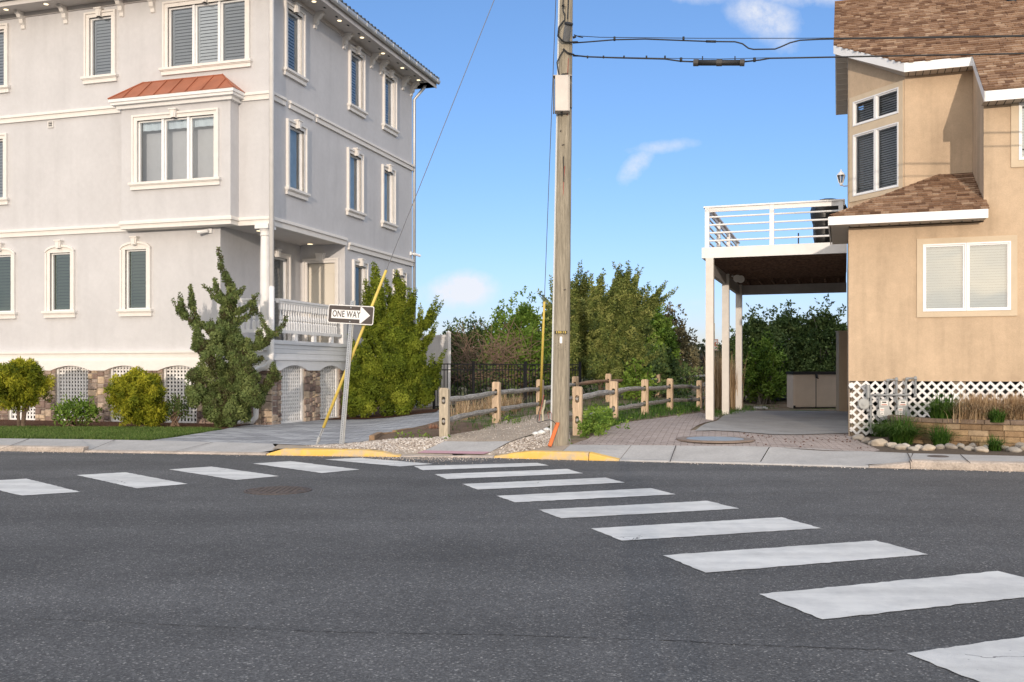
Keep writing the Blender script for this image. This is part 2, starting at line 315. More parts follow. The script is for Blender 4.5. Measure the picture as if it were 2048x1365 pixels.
def asphalt():
    m=bpy.data.materials.new('asphalt'); m.use_nodes=True; N=m.node_tree.nodes; L=m.node_tree.links
    b=N['Principled BSDF']; b.inputs['Roughness'].default_value=.9; b.inputs['Specular IOR Level'].default_value=.22
    tc=N.new('ShaderNodeTexCoord'); v=tc.outputs['Object']
    def nz(s,d,r=.6):
        n=N.new('ShaderNodeTexNoise'); n.inputs['Scale'].default_value=s; n.inputs['Detail'].default_value=d; n.inputs['Roughness'].default_value=r; L.new(v,n.inputs['Vector']); return n.outputs[0]
    vo=N.new('ShaderNodeTexVoronoi'); vo.inputs['Scale'].default_value=105; L.new(v,vo.inputs['Vector'])
    cr=N.new('ShaderNodeValToRGB'); el=cr.color_ramp.elements
    for p,c in [(.0,(.068,.067,.068)),(.45,(.094,.093,.094)),(.8,(.118,.117,.117)),(.95,(.16,.157,.155)),(1,(.30,.29,.275))]:
        if p in (.0,): el[0].position=0; el[0].color=(*c,1)
        elif p==1: el[-1].position=1; el[-1].color=(*c,1)
        else: x=el.new(p); x.color=(*c,1)
    sp=N.new('ShaderNodeSeparateColor'); L.new(vo.outputs['Color'],sp.inputs[0]); L.new(sp.outputs[0],cr.inputs[0])
    c=cr.outputs[0]
    for s,d,am in ((.28,3,.12),(1.3,5,.10),(9,4,.06),(240,2,.22)):
        mr=N.new('ShaderNodeMapRange'); mr.inputs[1].default_value=.3; mr.inputs[2].default_value=.7; mr.inputs[3].default_value=1-am; mr.inputs[4].default_value=1+am
        L.new(nz(s,d),mr.inputs[0]); mx=N.new('ShaderNodeMix'); mx.data_type='RGBA'; mx.blend_type='MULTIPLY'; mx.inputs[0].default_value=1
        L.new(c,mx.inputs[6]); L.new(mr.outputs[0],mx.inputs[7]); c=mx.outputs[2]
    # faint wheel tracks along the street
    mp=N.new('ShaderNodeMapping'); mp.inputs['Rotation'].default_value=(0,0,R(12)); mp.inputs['Scale'].default_value=(.05,.75,1); L.new(v,mp.inputs[0])
    n=N.new('ShaderNodeTexNoise'); n.inputs['Scale'].default_value=1.5; n.inputs['Detail'].default_value=3; L.new(mp.outputs[0],n.inputs['Vector'])
    mr=N.new('ShaderNodeMapRange'); mr.inputs[1].default_value=.35; mr.inputs[2].default_value=.65; mr.inputs[3].default_value=.90; mr.inputs[4].default_value=1.12; L.new(n.outputs[0],mr.inputs[0])
    mx=N.new('ShaderNodeMix'); mx.data_type='RGBA'; mx.blend_type='MULTIPLY'; mx.inputs[0].default_value=1; L.new(c,mx.inputs[6]); L.new(mr.outputs[0],mx.inputs[7]); c=mx.outputs[2]
    L.new(c,b.inputs['Base Color'])
    bp=N.new('ShaderNodeBump'); bp.inputs['Distance'].default_value=.003; bp.inputs['Strength'].default_value=.7
    ad=N.new('ShaderNodeMath'); ad.operation='ADD'; L.new(nz(130,4),ad.inputs[0]); L.new(vo.outputs['Distance'],ad.inputs[1])
    L.new(ad.outputs[0],bp.inputs['Height']); L.new(bp.outputs[0],b.inputs['Normal'])
    return m
ASPH=asphalt()
def worn_paint():
    m=bpy.data.materials.new('worn white road paint'); m.use_nodes=True; N=m.node_tree.nodes; L=m.node_tree.links
    b=N['Principled BSDF']; b.inputs['Roughness'].default_value=.75; b.inputs['Specular IOR Level'].default_value=.3
    tc=N.new('ShaderNodeTexCoord'); v=tc.outputs['Object']
    def nz(s,d,r=.6):
        n=N.new('ShaderNodeTexNoise'); n.inputs['Scale'].default_value=s; n.inputs['Detail'].default_value=d; n.inputs['Roughness'].default_value=r; L.new(v,n.inputs['Vector']); return n.outputs[0]
    c1=N.new('ShaderNodeValToRGB'); e=c1.color_ramp.elements; e[0].position=.30; e[0].color=(.53,.525,.515,1); e[1].position=.58; e[1].color=(.69,.68,.655,1)
    L.new(nz(3,8,.7),c1.inputs[0])
    # cracks and chipped spots
    vo=N.new('ShaderNodeTexVoronoi'); vo.feature='DISTANCE_TO_EDGE'; vo.inputs['Scale'].default_value=1.1
    dn=N.new('ShaderNodeTexNoise'); dn.inputs['Scale'].default_value=3; dn.inputs['Detail'].default_value=4; L.new(v,dn.inputs['Vector'])
    va=N.new('ShaderNodeMix'); va.data_type='RGBA'; va.inputs[0].default_value=.25; L.new(v,va.inputs[6]); L.new(dn.outputs['Color'],va.inputs[7]); L.new(va.outputs[2],vo.inputs['Vector'])
    lt=N.new('ShaderNodeMath'); lt.operation='LESS_THAN'; lt.inputs[1].default_value=.0028; L.new(vo.outputs[0],lt.inputs[0])
    g1=N.new('ShaderNodeMath'); g1.operation='GREATER_THAN'; g1.inputs[1].default_value=.60; L.new(nz(.9,2),g1.inputs[0])
    cm=N.new('ShaderNodeMath'); cm.operation='MULTIPLY'; L.new(lt.outputs[0],cm.inputs[0]); L.new(g1.outputs[0],cm.inputs[1])
    chip=N.new('ShaderNodeMath'); chip.operation='GREATER_THAN'; chip.inputs[1].default_value=.715; L.new(nz(34,4,.7),chip.inputs[0])
    mxm=N.new('ShaderNodeMath'); mxm.operation='MAXIMUM'; L.new(cm.outputs[0],mxm.inputs[0]); L.new(chip.outputs[0],mxm.inputs[1])
    mx=N.new('ShaderNodeMix'); mx.data_type='RGBA'; L.new(mxm.outputs[0],mx.inputs[0]); L.new(c1.outputs[0],mx.inputs[6]); mx.inputs[7].default_value=(.22,.215,.21,1)
    L.new(mx.outputs[2],b.inputs['Base Color'])
    mp=N.new('ShaderNodeMapping'); mp.inputs['Rotation'].default_value=(0,0,R(78)); mp.inputs['Scale'].default_value=(.12,1.6,1); L.new(v,mp.inputs[0])
    n=N.new('ShaderNodeTexNoise'); n.inputs['Scale'].default_value=2.2; n.inputs['Detail'].default_value=6; L.new(mp.outputs[0],n.inputs['Vector'])
    mr=N.new('ShaderNodeMapRange'); mr.inputs[1].default_value=.35; mr.inputs[2].default_value=.65; mr.inputs[3].default_value=1.05; mr.inputs[4].default_value=.84; L.new(n.outputs[0],mr.inputs[0])
    m3=N.new('ShaderNodeMix'); m3.data_type='RGBA'; m3.blend_type='MULTIPLY'; m3.inputs[0].default_value=1; L.new(mx.outputs[2],m3.inputs[6]); L.new(mr.outputs[0],m3.inputs[7]); L.new(m3.outputs[2],b.inputs['Base Color'])
    bp=N.new('ShaderNodeBump'); bp.inputs['Distance'].default_value=.004; L.new(nz(140,3),bp.inputs['Height']); L.new(bp.outputs[0],b.inputs['Normal'])
    return m
PAINT=worn_paint()
def brickmat(name,cols,mortar,bw,bh,ms,rot,namt=.2,off=.5,bump=.006,rough=.9,nsc=(3,),stretch=None):
    m=bpy.data.materials.new(name); m.use_nodes=True; N=m.node_tree.nodes; L=m.node_tree.links
    b=N['Principled BSDF']; b.inputs['Roughness'].default_value=rough; b.inputs['Specular IOR Level'].default_value=.2
    g=N.new('ShaderNodeTexCoord'); mp=N.new('ShaderNodeMapping'); mp.inputs['Rotation'].default_value=(0,0,rot); L.new(g.outputs['Object'],mp.inputs[0])
    br=N.new('ShaderNodeTexBrick'); br.inputs['Scale'].default_value=1; br.inputs['Brick Width'].default_value=bw; br.inputs['Row Height'].default_value=bh
    br.inputs['Mortar Size'].default_value=ms; br.inputs['Color1'].default_value=(*cols[0],1); br.inputs['Color2'].default_value=(*cols[1],1); br.inputs['Mortar'].default_value=(*mortar,1); br.offset=off
    br.inputs['Bias'].default_value=0
    L.new(mp.outputs[0],br.inputs['Vector'])
    c=br.outputs[0]
    vec=mp.outputs[0]
    if stretch:
        m2=N.new('ShaderNodeMapping'); m2.inputs['Scale'].default_value=stretch; L.new(mp.outputs[0],m2.inputs[0]); vec=m2.outputs[0]
    for s in nsc:
        n=N.new('ShaderNodeTexNoise'); n.inputs['Scale'].default_value=s; n.inputs['Detail'].default_value=7; n.inputs['Roughness'].default_value=.65; L.new(vec,n.inputs['Vector'])
        mr=N.new('ShaderNodeMapRange'); mr.inputs[1].default_value=.32; mr.inputs[2].default_value=.68; mr.inputs[3].default_value=1-namt; mr.inputs[4].default_value=1+namt; L.new(n.outputs[0],mr.inputs[0])
        mx=N.new('ShaderNodeMix'); mx.data_type='RGBA'; mx.blend_type='MULTIPLY'; mx.inputs[0].default_value=1; L.new(c,mx.inputs[6]); L.new(mr.outputs[0],mx.inputs[7]); c=mx.outputs[2]
    L.new(c,b.inputs['Base Color'])
    bp=N.new('ShaderNodeBump'); bp.invert=True; bp.inputs['Distance'].default_value=bump; L.new(br.outputs['Fac'],bp.inputs['Height']); L.new(bp.outputs[0],b.inputs['Normal'])
    return m
THL,THR=R(16.93),R(19.1)
PAVG=brickmat('stamped grey pavers',((.25,.25,.26),(.40,.40,.405)),(.14,.14,.145),.46,.23,.010,THL,namt=.34,nsc=(2.0,7),stretch=(.28,3.2,1))
PAVB=brickmat('brick pavers',((.36,.295,.26),(.43,.36,.325)),(.16,.125,.11),.21,.105,.006,R(12),namt=.14,nsc=(1.5,12))
def groundmat():
    m=bpy.data.materials.new('sandy soil'); m.use_nodes=True; N=m.node_tree.nodes; L=m.node_tree.links
    b=N['Principled BSDF']; b.inputs['Roughness'].default_value=.97; b.inputs['Specular IOR Level'].default_value=.1
    g=N.new('ShaderNodeTexCoord')
    def nz(s,d,r=.6):
        n=N.new('ShaderNodeTexNoise'); n.inputs['Scale'].default_value=s; n.inputs['Detail'].default_value=d; n.inputs['Roughness'].default_value=r; L.new(g.outputs['Object'],n.inputs['Vector']); return n.outputs[0]
    cr=N.new('ShaderNodeValToRGB'); e=cr.color_ramp.elements; e[0].position=.38; e[0].color=(.15,.105,.07,1); e[1].position=.62; e[1].color=(.09,.12,.035,1); x=e.new(.5); x.color=(.23,.18,.13,1)
    L.new(nz(.9,5),cr.inputs[0]); c=cr.outputs[0]
    for s,am in ((6,.25),(60,.3)):
        mr=N.new('ShaderNodeMapRange'); mr.inputs[1].default_value=.3; mr.inputs[2].default_value=.7; mr.inputs[3].default_value=1-am; mr.inputs[4].default_value=1+am; L.new(nz(s,5),mr.inputs[0])
        mx=N.new('ShaderNodeMix'); mx.data_type='RGBA'; mx.blend_type='MULTIPLY'; mx.inputs[0].default_value=1; L.new(c,mx.inputs[6]); L.new(mr.outputs[0],mx.inputs[7]); c=mx.outputs[2]
    L.new(c,b.inputs['Base Color']); bp=N.new('ShaderNodeBump'); bp.inputs['Distance'].default_value=.03; L.new(nz(25,6),bp.inputs['Height']); L.new(bp.outputs[0],b.inputs['Normal'])
    return m
SOIL=groundmat()
LAWNG=mat('lawn ground',(.07,.10,.03),.95,spec=.1,nscale=4,namt=.25,bump=.03,bscale=40)

# ------------------------------------------------------------------ terrain
KX=[(-60,29.0),(-30,20.6),(-20,18.1),(-8.48,15.92),(-3.92,15.14),(-1.94,14.83),(-.24,14.66),(1.14,14.26),(3.51,13.61),(5.0,13.14),(6.76,12.66),(12,10.9),(25,5.5),(60,-10)]
def kerb_y(x): return float(np.interp(x,[p[0] for p in KX],[p[1] for p in KX]))
def sm(a,b,x): t=min(1,max(0,(x-a)/(b-a))); return t*t*(3-2*t)
def ground(x,y):
    k=max(0,y-kerb_y(x))
    A=.03+.17*sm(-3.6,-1.6,x)-.16*sm(3.4,5.2,x)
    z=.088+A*(1-math.exp(-k/2.2))
    if k>9: z+=min(.9,.02*(k-9))*sm(-3.5,0,x)*(1-.8*sm(4.6,6.5,x)*(1-sm(16,22,k)))
    dw=max(0,min(1,(x+2.16)/.42))*max(0,min(1,1-(x+.27)/.45))
    if dw>0 and k<1.3: z=z*(1-dw)+dw*(.006+(z-.006)*sm(.15,1.3,k))
    return z
def gp(px,py,z=None):
    """ground point seen at a photo pixel"""
    h=.12 if z is None else z
    for _ in range(12 if z is None else 1):
        D=(HC-h)*F/(py-HY); x=(px-HX)/F*D
        if z is None: h=.5*h+.5*ground(x,D)
    return (x,D)
def drape(name,poly,mt,off=.012,step=.6,parent=None,zf=None,th=0):
    bm=bmesh.new(); f=bm.faces.new([bm.verts.new((x,y,0)) for x,y in poly]); 
    bmesh.ops.triangulate(bm,faces=[f])
    xs=[p[0] for p in poly]; ys=[p[1] for p in poly]
    for lo,hi,nrm,i in ((min(xs),max(xs),(1,0,0),0),(min(ys),max(ys),(0,1,0),1)):
        k=math.ceil(lo/step)*step
        while k<hi and (k-lo)/step<120:
            bmesh.ops.bisect_plane(bm,geom=bm.verts[:]+bm.edges[:]+bm.faces[:],plane_co=tuple(k*n for n in nrm),plane_no=nrm); k+=step
    zf=zf or ground
    for v in bm.verts: v.co.z=zf(v.co.x,v.co.y)+off
    bmesh.ops.recalc_face_normals(bm,faces=bm.faces)
    if sum(f.normal.z for f in bm.faces)<0: bmesh.ops.reverse_faces(bm,faces=bm.faces)
    V=np.array([v.co[:] for v in bm.verts]); bm.verts.index_update(); Fs=[tuple(v.index for v in f.verts) for f in bm.faces]; bm.free()
    return mk(name,V,Fs,mt,parent)
def ribbon(name,A,B,mt,zA,zB,m=1,parent=None):
    """ruled strip between two polylines; zA, zB functions of point"""
    V=[];Fs=[]; n=len(A)
    for i in range(n):
        for j in range(m+1):
            t=j/m; x=A[i][0]*(1-t)+B[i][0]*t; y=A[i][1]*(1-t)+B[i][1]*t
            V.append((x,y,zA(*A[i])*(1-t)+zB(*B[i])*t))
    Fs=[(i*(m+1)+j,i*(m+1)+j+1,(i+1)*(m+1)+j+1,(i+1)*(m+1)+j) for i in range(n-1) for j in range(m)]
    return mk(name,np.array(V),Fs,mt,parent)
def fine(xs0,xs1,step=.5):
    n=max(2,int(abs(xs1-xs0)/step)+1); return list(np.linspace(xs0,xs1,n))

def setting():
    # one ground sheet to the horizon
    xs=np.unique(np.concatenate([np.arange(-14,14,.5),np.arange(-60,-14,3),np.arange(14,60,3),[-600,-250,-120,120,250,600]]))
    ks=np.array([-700,-200,-60,-20,-5,-1,0,.9,1.35,2,3,4,5,6,7,8,9,10,12,14,17,20,24,28,34,42,60,120,300,900])
    V=[];
    for x in xs:
        ky=kerb_y(min(60,max(-60,x)))
        for k in ks:
            z=ground(x,ky+k) if k>=1.3 else -.06
            if k<=-5: z=-.06
            V.append((x,ky+k,z-.0))
    n=len(ks); Fs=[(i*n+j,(i+1)*n+j,(i+1)*n+j+1,i*n+j+1) for i in range(len(xs)-1) for j in range(n-1)]
    struct(mk('ground',np.array(V),Fs,SOIL),'sandy soil and dune ground with sparse weeds')
    # road
    X=fine(-60,60,1.0); A=[(x,-45) for x in X]; B=[(x,kerb_y(x)+.03) for x in X]
    road=struct(ribbon('road',A,B,ASPH,lambda x,y:0,lambda x,y:0,m=1),'grey asphalt road junction')
    def g0(px,py): return gp(px,py,0)
    S=[[(-74,966),(53,958.4),(160.6,985),(44.4,992.3)],[(153.8,951.2),(251.2,945.8),(375,969),(273.4,977.9)],
       [(338,940),(423.8,934.2),(558.8,953.3),(471.6,961.2)],[(505.7,928.2),(581,923.2),(719,940.2),(644,947.3)],
       [(649,920),(719,916.6),(866,928.9),(799.6,934)],
       [(827,933),(1074.7,926.8),(1098,932),(845.7,941.5)],[(869,949.7),(1134.5,939),(1166,947.7),(893.6,959.3)],
       [(924.3,969.2),(1211,956.4),(1249.8,966.3),(955.7,980.5)],[(992.5,993),(1301.8,977.6),(1351.3,990),(1030,1006)],
       [(1076.9,1021),(1414.5,1002.9),(1478.5,1018.6),(1122.3,1038)],[(1182,1058.2),(1563.2,1036),(1642.5,1057.9),(1243.7,1082.8)],
       [(1325.6,1112.3),(1751,1082.4),(1857,1110.5),(1411.4,1147)],[(1518.4,1190),(1995.8,1143.7),(2163,1183.5),(1645,1240.9)]]
    G=[[g0(*p) for p in q] for q in S]
    G.append([(2*b[0]-a[0],2*b[1]-a[1]) for a,b in zip(G[-2],G[-1])])
    G.append([(2*b[0]-a[0],2*b[1]-a[1]) for a,b in zip(G[-2],G[-1])])
    d=[(G[0][i][0]-G[1][i][0],G[0][i][1]-G[1][i][1]) for i in range(4)]
    G.append([(G[0][i][0]+d[i][0],G[0][i][1]+d[i][1]) for i in range(4)])
    for k,q in enumerate(G):
        # slightly ragged outline
        pts=[]
        for i in range(4):
            a,b=q[i],q[(i+1)%4]; L=math.dist(a,b); n=max(2,int(L/.05))
            for j in range(n):
                t=j/n; w=0 if j==0 else .008
                pts.append((a[0]+(b[0]-a[0])*t+random.uniform(-w,w),a[1]+(b[1]-a[1])*t+random.uniform(-w,w)))
        mk('crosswalk_stripe',np.array([(x,y,.005) for x,y in pts]),[tuple(range(len(pts)))],PAINT,road)
    # asphalt seam across the foreground, smoother patch by the ramp
    SEAM=mat('asphalt seam',(.045,.043,.042),.95,nscale=30,namt=.4)
    sp=[(60,1238),(200,1243),(330,1249),(480,1257),(640,1264),(820,1268),(1000,1271),(1200,1277),(1340,1282),(1480,1289),(1640,1296),(1810,1302)]
    c=[g0(x,y+random.uniform(-1.5,1.5)) for x,y in sp]; cc=[]
    for i in range(len(c)-1):
        for j in range(12): t=j/12; cc.append((c[i][0]*(1-t)+c[i+1][0]*t+random.uniform(-.006,.006),c[i][1]*(1-t)+c[i+1][1]*t+random.uniform(-.008,.008)))
    ww=[random.uniform(.0005,.005) for _ in cc]
    pts=[(x,y-w) for (x,y),w in zip(cc,ww)]+[(x,y+w) for (x,y),w in zip(cc[::-1],ww[::-1])]
    n=len(cc); mk('road_crack',np.array([(x,y,.003) for x,y in pts]),[(i,i+1,2*n-2-i,2*n-1-i) for i in range(n-1)],SEAM,road)
    PATCH=mat('fine asphalt patch',(.105,.102,.10),.9,nscale=8,namt=.2,bump=.003,bscale=120,noise2=[(60,.2,4)])
    pp=[(770,916),(812,912.5),(860,913.5),(950,914.5),(1000,917),(985,922),(930,925),(870,924.5),(820,921)]
    mk('asphalt_patch',np.array([(*g0(*p),.0035) for p in pp]),[tuple(range(len(pp)))],PATCH,road)
    # kerbs : sections of section profile along the kerb line
    def kerb(name,x0,x1,h0,h1,mt,w=.15,lab=None,n=None,ramp0=0,ramp1=0):
        X=fine(x0,x1,.25); V=[]; Fs=[]
        for x in X:
            y=kerb_y(x); dy=(kerb_y(x+.1)-kerb_y(x-.1))/.2; nl=math.hypot(1,dy); nx,ny=-dy/nl,1/nl
            h=h0+(h1-h0)*(x-x0)/(x1-x0)
            if ramp0: h=min(h,.02+(h1-.02)*(x-x0)/ramp0) if x<x0+ramp0 else h
            if ramp1: h=min(h,.02+(h0-.02)*(x1-x)/ramp1) if x>x1-ramp1 else h
            j=random.uniform(-.004,.004)
            for o,z in ((0,-.05),(j,h*.2),(.012+j,h-.022),(.032,h-.003+j),(w,h+.006),(w,-.05)): V.append((x+nx*o,y+ny*o,z))
        k=6; Fs=[(i*k+j,(i+1)*k+j,(i+1)*k+j+1,i*k+j+1) for i in range(len(X)-1) for j in range(k-1)]
        e=(len(X)-1)*k; Fs+=[tuple(range(k)),tuple(range(e+k-1,e-1,-1))]
        o=mk(name,np.array(V),Fs,mt); return struct(o,lab)
    x_=lambda px,py: g0(px,py)[0]
    kerb('kerb',-40,x_(171,904.4),.085,.085,KERB,lab='weathered kerb at the left lawn')
    kerb('kerb',x_(171,904.4)+.01,x_(532,911)-.01,.03,.03,KERB,lab='low dropped kerb at the grey driveway')
    kerb('yellow_kerb',x_(532,911),x_(800,914.5),.10,.10,YEL,lab='yellow painted kerb left of the ramp',ramp0=.12,ramp1=.42)
    kerb('kerb',x_(800,914.5)+.01,x_(988,915)-.01,.02,.02,KERB,lab='flush kerb across the ramp')
    kerb('yellow_kerb',x_(988,915),x_(1178,921.2)-.012,.11,.115,YEL,lab='yellow painted kerb at the utility pole',ramp0=.45)
    kerb('yellow_kerb',x_(1178,921.2),x_(1238,923.5),.115,.115,YEL,lab='short yellow kerb end right of the utility pole',ramp1=.40)
    kerb('kerb',x_(1238,923.5)+.01,x_(1740,936.5)-.01,.025,.025,CONC,lab='flush kerb at the brick driveway')
    kerb('kerb',x_(1740,936.5),x_(1822,938.5)-.01,.11,.11,KERB,ramp0=.7,lab='sloped kerb end at the right driveway')
    kerb('kerb',x_(1822,938.5),40,.115,.115,KERB,lab='sand coloured kerb at the right planter')
    # pavements, ruled between the kerb back and a back edge line
    def kb(x,w=.15):
        dy=(kerb_y(x+.1)-kerb_y(x-.1))/.2; nl=math.hypot(1,dy); return (x-dy/nl*w,kerb_y(x)+w/nl)
    def walk(name,x0,x1,back,mt,zf,lab):
        X=fine(x0,x1,.3); A=[kb(x) for x in X]; B=[]
        bx=[p[0] for p in back]; by=[p[1] for p in back]
        for i,x in enumerate(X):
            t=(x-x0)/(x1-x0); xx=bx[0]+(bx[-1]-bx[0])*t; B.append((xx,float(np.interp(xx,bx,by))))
        return struct(ribbon(name,A,B,mt,zf,lambda x,y:ground(x,y)+.014,m=3),lab)
    bl=[(-40,24.9),gp(0,878.8),gp(297,882.6)]
    xa,xb=x_(171,904.4),x_(532,911)+.13
    walk('sidewalk',-40,xa,[bl[0],bl[1],gp(160,880.5)],CONC,lambda x,y:.083,'concrete sidewalk in front of the lawn')
    walk('sidewalk',xa+.008,xb,[gp(160,880.5),gp(297,882.6),gp(420,886),gp(545,889.5)],CONC,lambda x,y:.028+.05*sm(xb-.13,xb,x),'concrete apron of the grey driveway')
    xc=x_(1238,923.5); xd=x_(1822,938.5)
    pb=[gp(1140,891.5),gp(1312,892.8),gp(1360,894)]
    walk('sidewalk',x_(1120,919.5),xc,[gp(1141,891.5),gp(1200,892),gp(1262,892.6)],CONC,lambda x,y:.115-.089*sm(xc-.45,xc,x),'concrete sidewalk beside the utility pole')
    walk('sidewalk',xc+.008,x_(1520,930)-.006,[gp(1263,892.6),gp(1312,892.8),gp(1420,894.3),gp(1538,896)],CONC,lambda x,y:.026,'concrete apron of the brick driveway, left slab')
    walk('sidewalk',x_(1520,930)+.006,xd,[gp(1540,896),gp(1640,899.5),gp(1746,905.5),gp(1825,908.8)],CONC,lambda x,y:max(.026,min(.112,.02+(x-x_(1740,936.5))/.7*.09)),'concrete apron of the brick driveway, right slab')
    X2=fine(xd+.008,40,.5)
    e=gp(2048,914.6); walk('sidewalk',xd+.008,30,[gp(1827,908.9),e,(30,e[1]-.36*(30-e[0]))],CONC,lambda x,y:.113,'concrete sidewalk beside the river rocks')
    # sidewalk joints, thin dark strips laid on the slabs
    JT=mat('dark joint line',(.07,.06,.055),.95)
    for p0,p1,z0_,z1_ in (((1823.6,925),(1815,908.5),.116,0),((1941,928),(1921,912),.116,0),((175,903),(232,881),.085,0),((0,900),(60,879),.085,0),((345,905),(425,886.5),.03,0),((1340,925),(1352,893.5),.03,0)):
        a=gp(p0[0],p0[1],z0_); b=gp(*p1); k=MB(); n_=(b[1]-a[1],a[0]-b[0]); l_=math.hypot(*n_); n_=(n_[0]/l_*.007,n_[1]/l_*.007); zb_=ground(*b)+.018
        k.quad((a[0]-n_[0],a[1]-n_[1],z0_+.006),(a[0]+n_[0],a[1]+n_[1],z0_+.006),(b[0]+n_[0],b[1]+n_[1],zb_),(b[0]-n_[0],b[1]-n_[1],zb_)); struct(k.build('sidewalk_joint',JT),'dark joint between sidewalk slabs')
    # ramp slab with tactile band
    rp=[gp(834,909),gp(967,911.5),gp(1022,885.5),gp(889,885.5)]
    def lz(x,y): k=y-kerb_y(x); return .022+.075*sm(.15,1.25,k)
    def lerp(a,b,t): return (a[0]+(b[0]-a[0])*t,a[1]+(b[1]-a[1])*t)
    f=.26; a0,b0=lerp(rp[0],rp[3],f),lerp(rp[1],rp[2],f)
    ra=struct(drape('kerb_ramp',[a0,b0,rp[2],rp[3]],CONC,off=.022),'concrete kerb ramp')
    drape('tactile_strip',[rp[0],rp[1],b0,a0],PINK,off=.023,parent=ra)
    return road
ROAD=setting()

def yards():
    # left paver driveway
    pts=[(300,882.6),(420,886),(545,889.5),(610,892),(690,889),(735,884),(762,872),(800,864),(850,852),(884,843),(887,828),(880,821),(760,826),(690,833),(600,842),(520,849),(470,855),(400,868),(350,876)]
    struct(drape('driveway_pavers',[gp(*p) for p in pts],PAVG,off=.012),'grey stamped paver driveway beside the left house')
    lawn=[(-400,874),(0,878.2),(160,880),(297,882),(350,875.5),(400,867.5),(445,861),(400,858.5),(250,857.5),(0,856.5),(-400,853)]
    struct(drape('lawn',[gp(*p) for p in lawn],LAWNG,off=.010),'strip of mown lawn')
    mul=[(-400,852.8),(0,856.2),(250,857.2),(400,858.2),(446,860.6),(470,854.6),(520,848.6),(530,846),(300,843),(0,838),(-400,832)]
    struct(drape('mulch_bed',[gp(*p) for p in mul],MULCH,off=.016),'brown mulch bed under the shrubs')
    mul2=[(610,842),(700,833.5),(790,831),(872,826),(880,819),(700,822),(620,830)]
    struct(drape('mulch_bed',[gp(*p) for p in mul2],MULCH,off=.022),'mulch bed under the tall juniper')
    sand=[(890,885),(1022,885),(1075,868),(1105,850),(1100,836),(1160,832),(1225,826),(1290,816),(1340,808),(1330,803),(1240,813),(1150,822),(1060,832),(1000,846),(960,862),(900,872)]
    struct(drape('sand_path',[gp(*p) for p in sand],SANDP,off=.016,step=.5),'sandy beach path between the fences')
    kl=lambda x0,x1:[(x,kerb_y(x)+.135) for x in np.linspace(x0,x1,12)]
    gr=[gp(*p) for p in [(556,890),(600,890.5),(690,888.5),(740,883),(800,878),(860,876),(900,874),(893,885.5)]]+kl(-.9,-3.80)
    struct(drape('gravel_bed',[p for p in gr],SANDP,off=.005,step=.5),'gravel bed behind the yellow kerb')
    gr2=[gp(*p) for p in [(1020,885),(1075,870),(1110,858),(1140,866),(1142,890)]]+kl(.74,-.9)
    struct(drape('gravel_bed',[p for p in gr2],SANDP,off=.006,step=.5),'gravel bed at the foot of the utility pole')
    dirt=[(740,883.5),(765,871.5),(800,863.5),(850,851.5),(884,842),(905,842),(960,850),(985,862),(890,872),(860,876),(800,878.5)]
    struct(drape('dirt_bed',[gp(*p) for p in dirt],mat('dark dirt',(.17,.12,.085),.97,spec=.1,nscale=6,namt=.3,bump=.03,bscale=30,noise2=[(60,.3,4)]),off=.013),'dirt bed with a timber edge')
    pv=[(1141,891),(1262,892.1),(1360,893.6),(1538,895.6),(1640,899),(1746,905),(1760,902),(1720,885),(1700,872),(1697,869),(1697,862),(1380,862),(1440,835),(1400,826),(1330,836),(1250,846),(1195,866),(1175,880)]
    struct(drape('driveway_pavers',[gp(*p) for p in pv],PAVB,off=.010),'brick paver driveway beside the right house')
    sl=[(1390,864.5),(1697,868.5),(1698,824),(1474,823),(1446,834)]
    struct(drape('concrete_slab',[gp(*p) for p in sl],CONC2,off=.022),'concrete slab under the raised deck')
    bed=[(1720,884),(1760,902),(1746,905),(1817,908),(2048,914),(2200,916),(2200,870),(1840,868),(1760,868),(1700,870)]
    struct(drape('planting_bed',[gp(*p) for p in bed],mat('dark bed soil',(.09,.065,.045),.97,nscale=12,namt=.35,bump=.02,bscale=40),off=.008),'planting bed below the lattice')
yards()

# ------------------------------------------------------------------ generic house parts
def holes_wall(mb,fr,a0,a1,z0,z1,holes,d=0,m=0):
    A=sorted({a0,a1,*[min(a1,max(a0,h[i])) for h in holes for i in (0,1)]}); Z=sorted({z0,z1,*[min(z1,max(z0,h[i])) for h in holes for i in (2,3)]})
    for i in range(len(A)-1):
        for j in range(len(Z)-1):
            am=(A[i]+A[i+1])/2; zm=(Z[j]+Z[j+1])/2
            if A[i+1]-A[i]<1e-5 or Z[j+1]-Z[j]<1e-5: continue
            if any(h[0]<am<h[1] and h[2]<zm<h[3] for h in holes): continue
            mb.quad(fr.P(A[i],d,Z[j]),fr.P(A[i+1],d,Z[j]),fr.P(A[i+1],d,Z[j+1]),fr.P(A[i],d,Z[j+1]),m=m,r=.5)
def ring(mb,fr,a0,a1,z0,z1,w,d0,d1,m=0,wb=None,wt=None):
    wb=w if wb is None else wb; wt=w if wt is None else wt
    mb.box(fr,a0-w,a0,d0,d1,z0-wb,z1+wt,m); mb.box(fr,a1,a1+w,d0,d1,z0-wb,z1+wt,m)
    if wt: mb.box(fr,a0,a1,d0,d1,z1,z1+wt,m)
    if wb: mb.box(fr,a0,a1,d0,d1,z0-wb,z0,m)
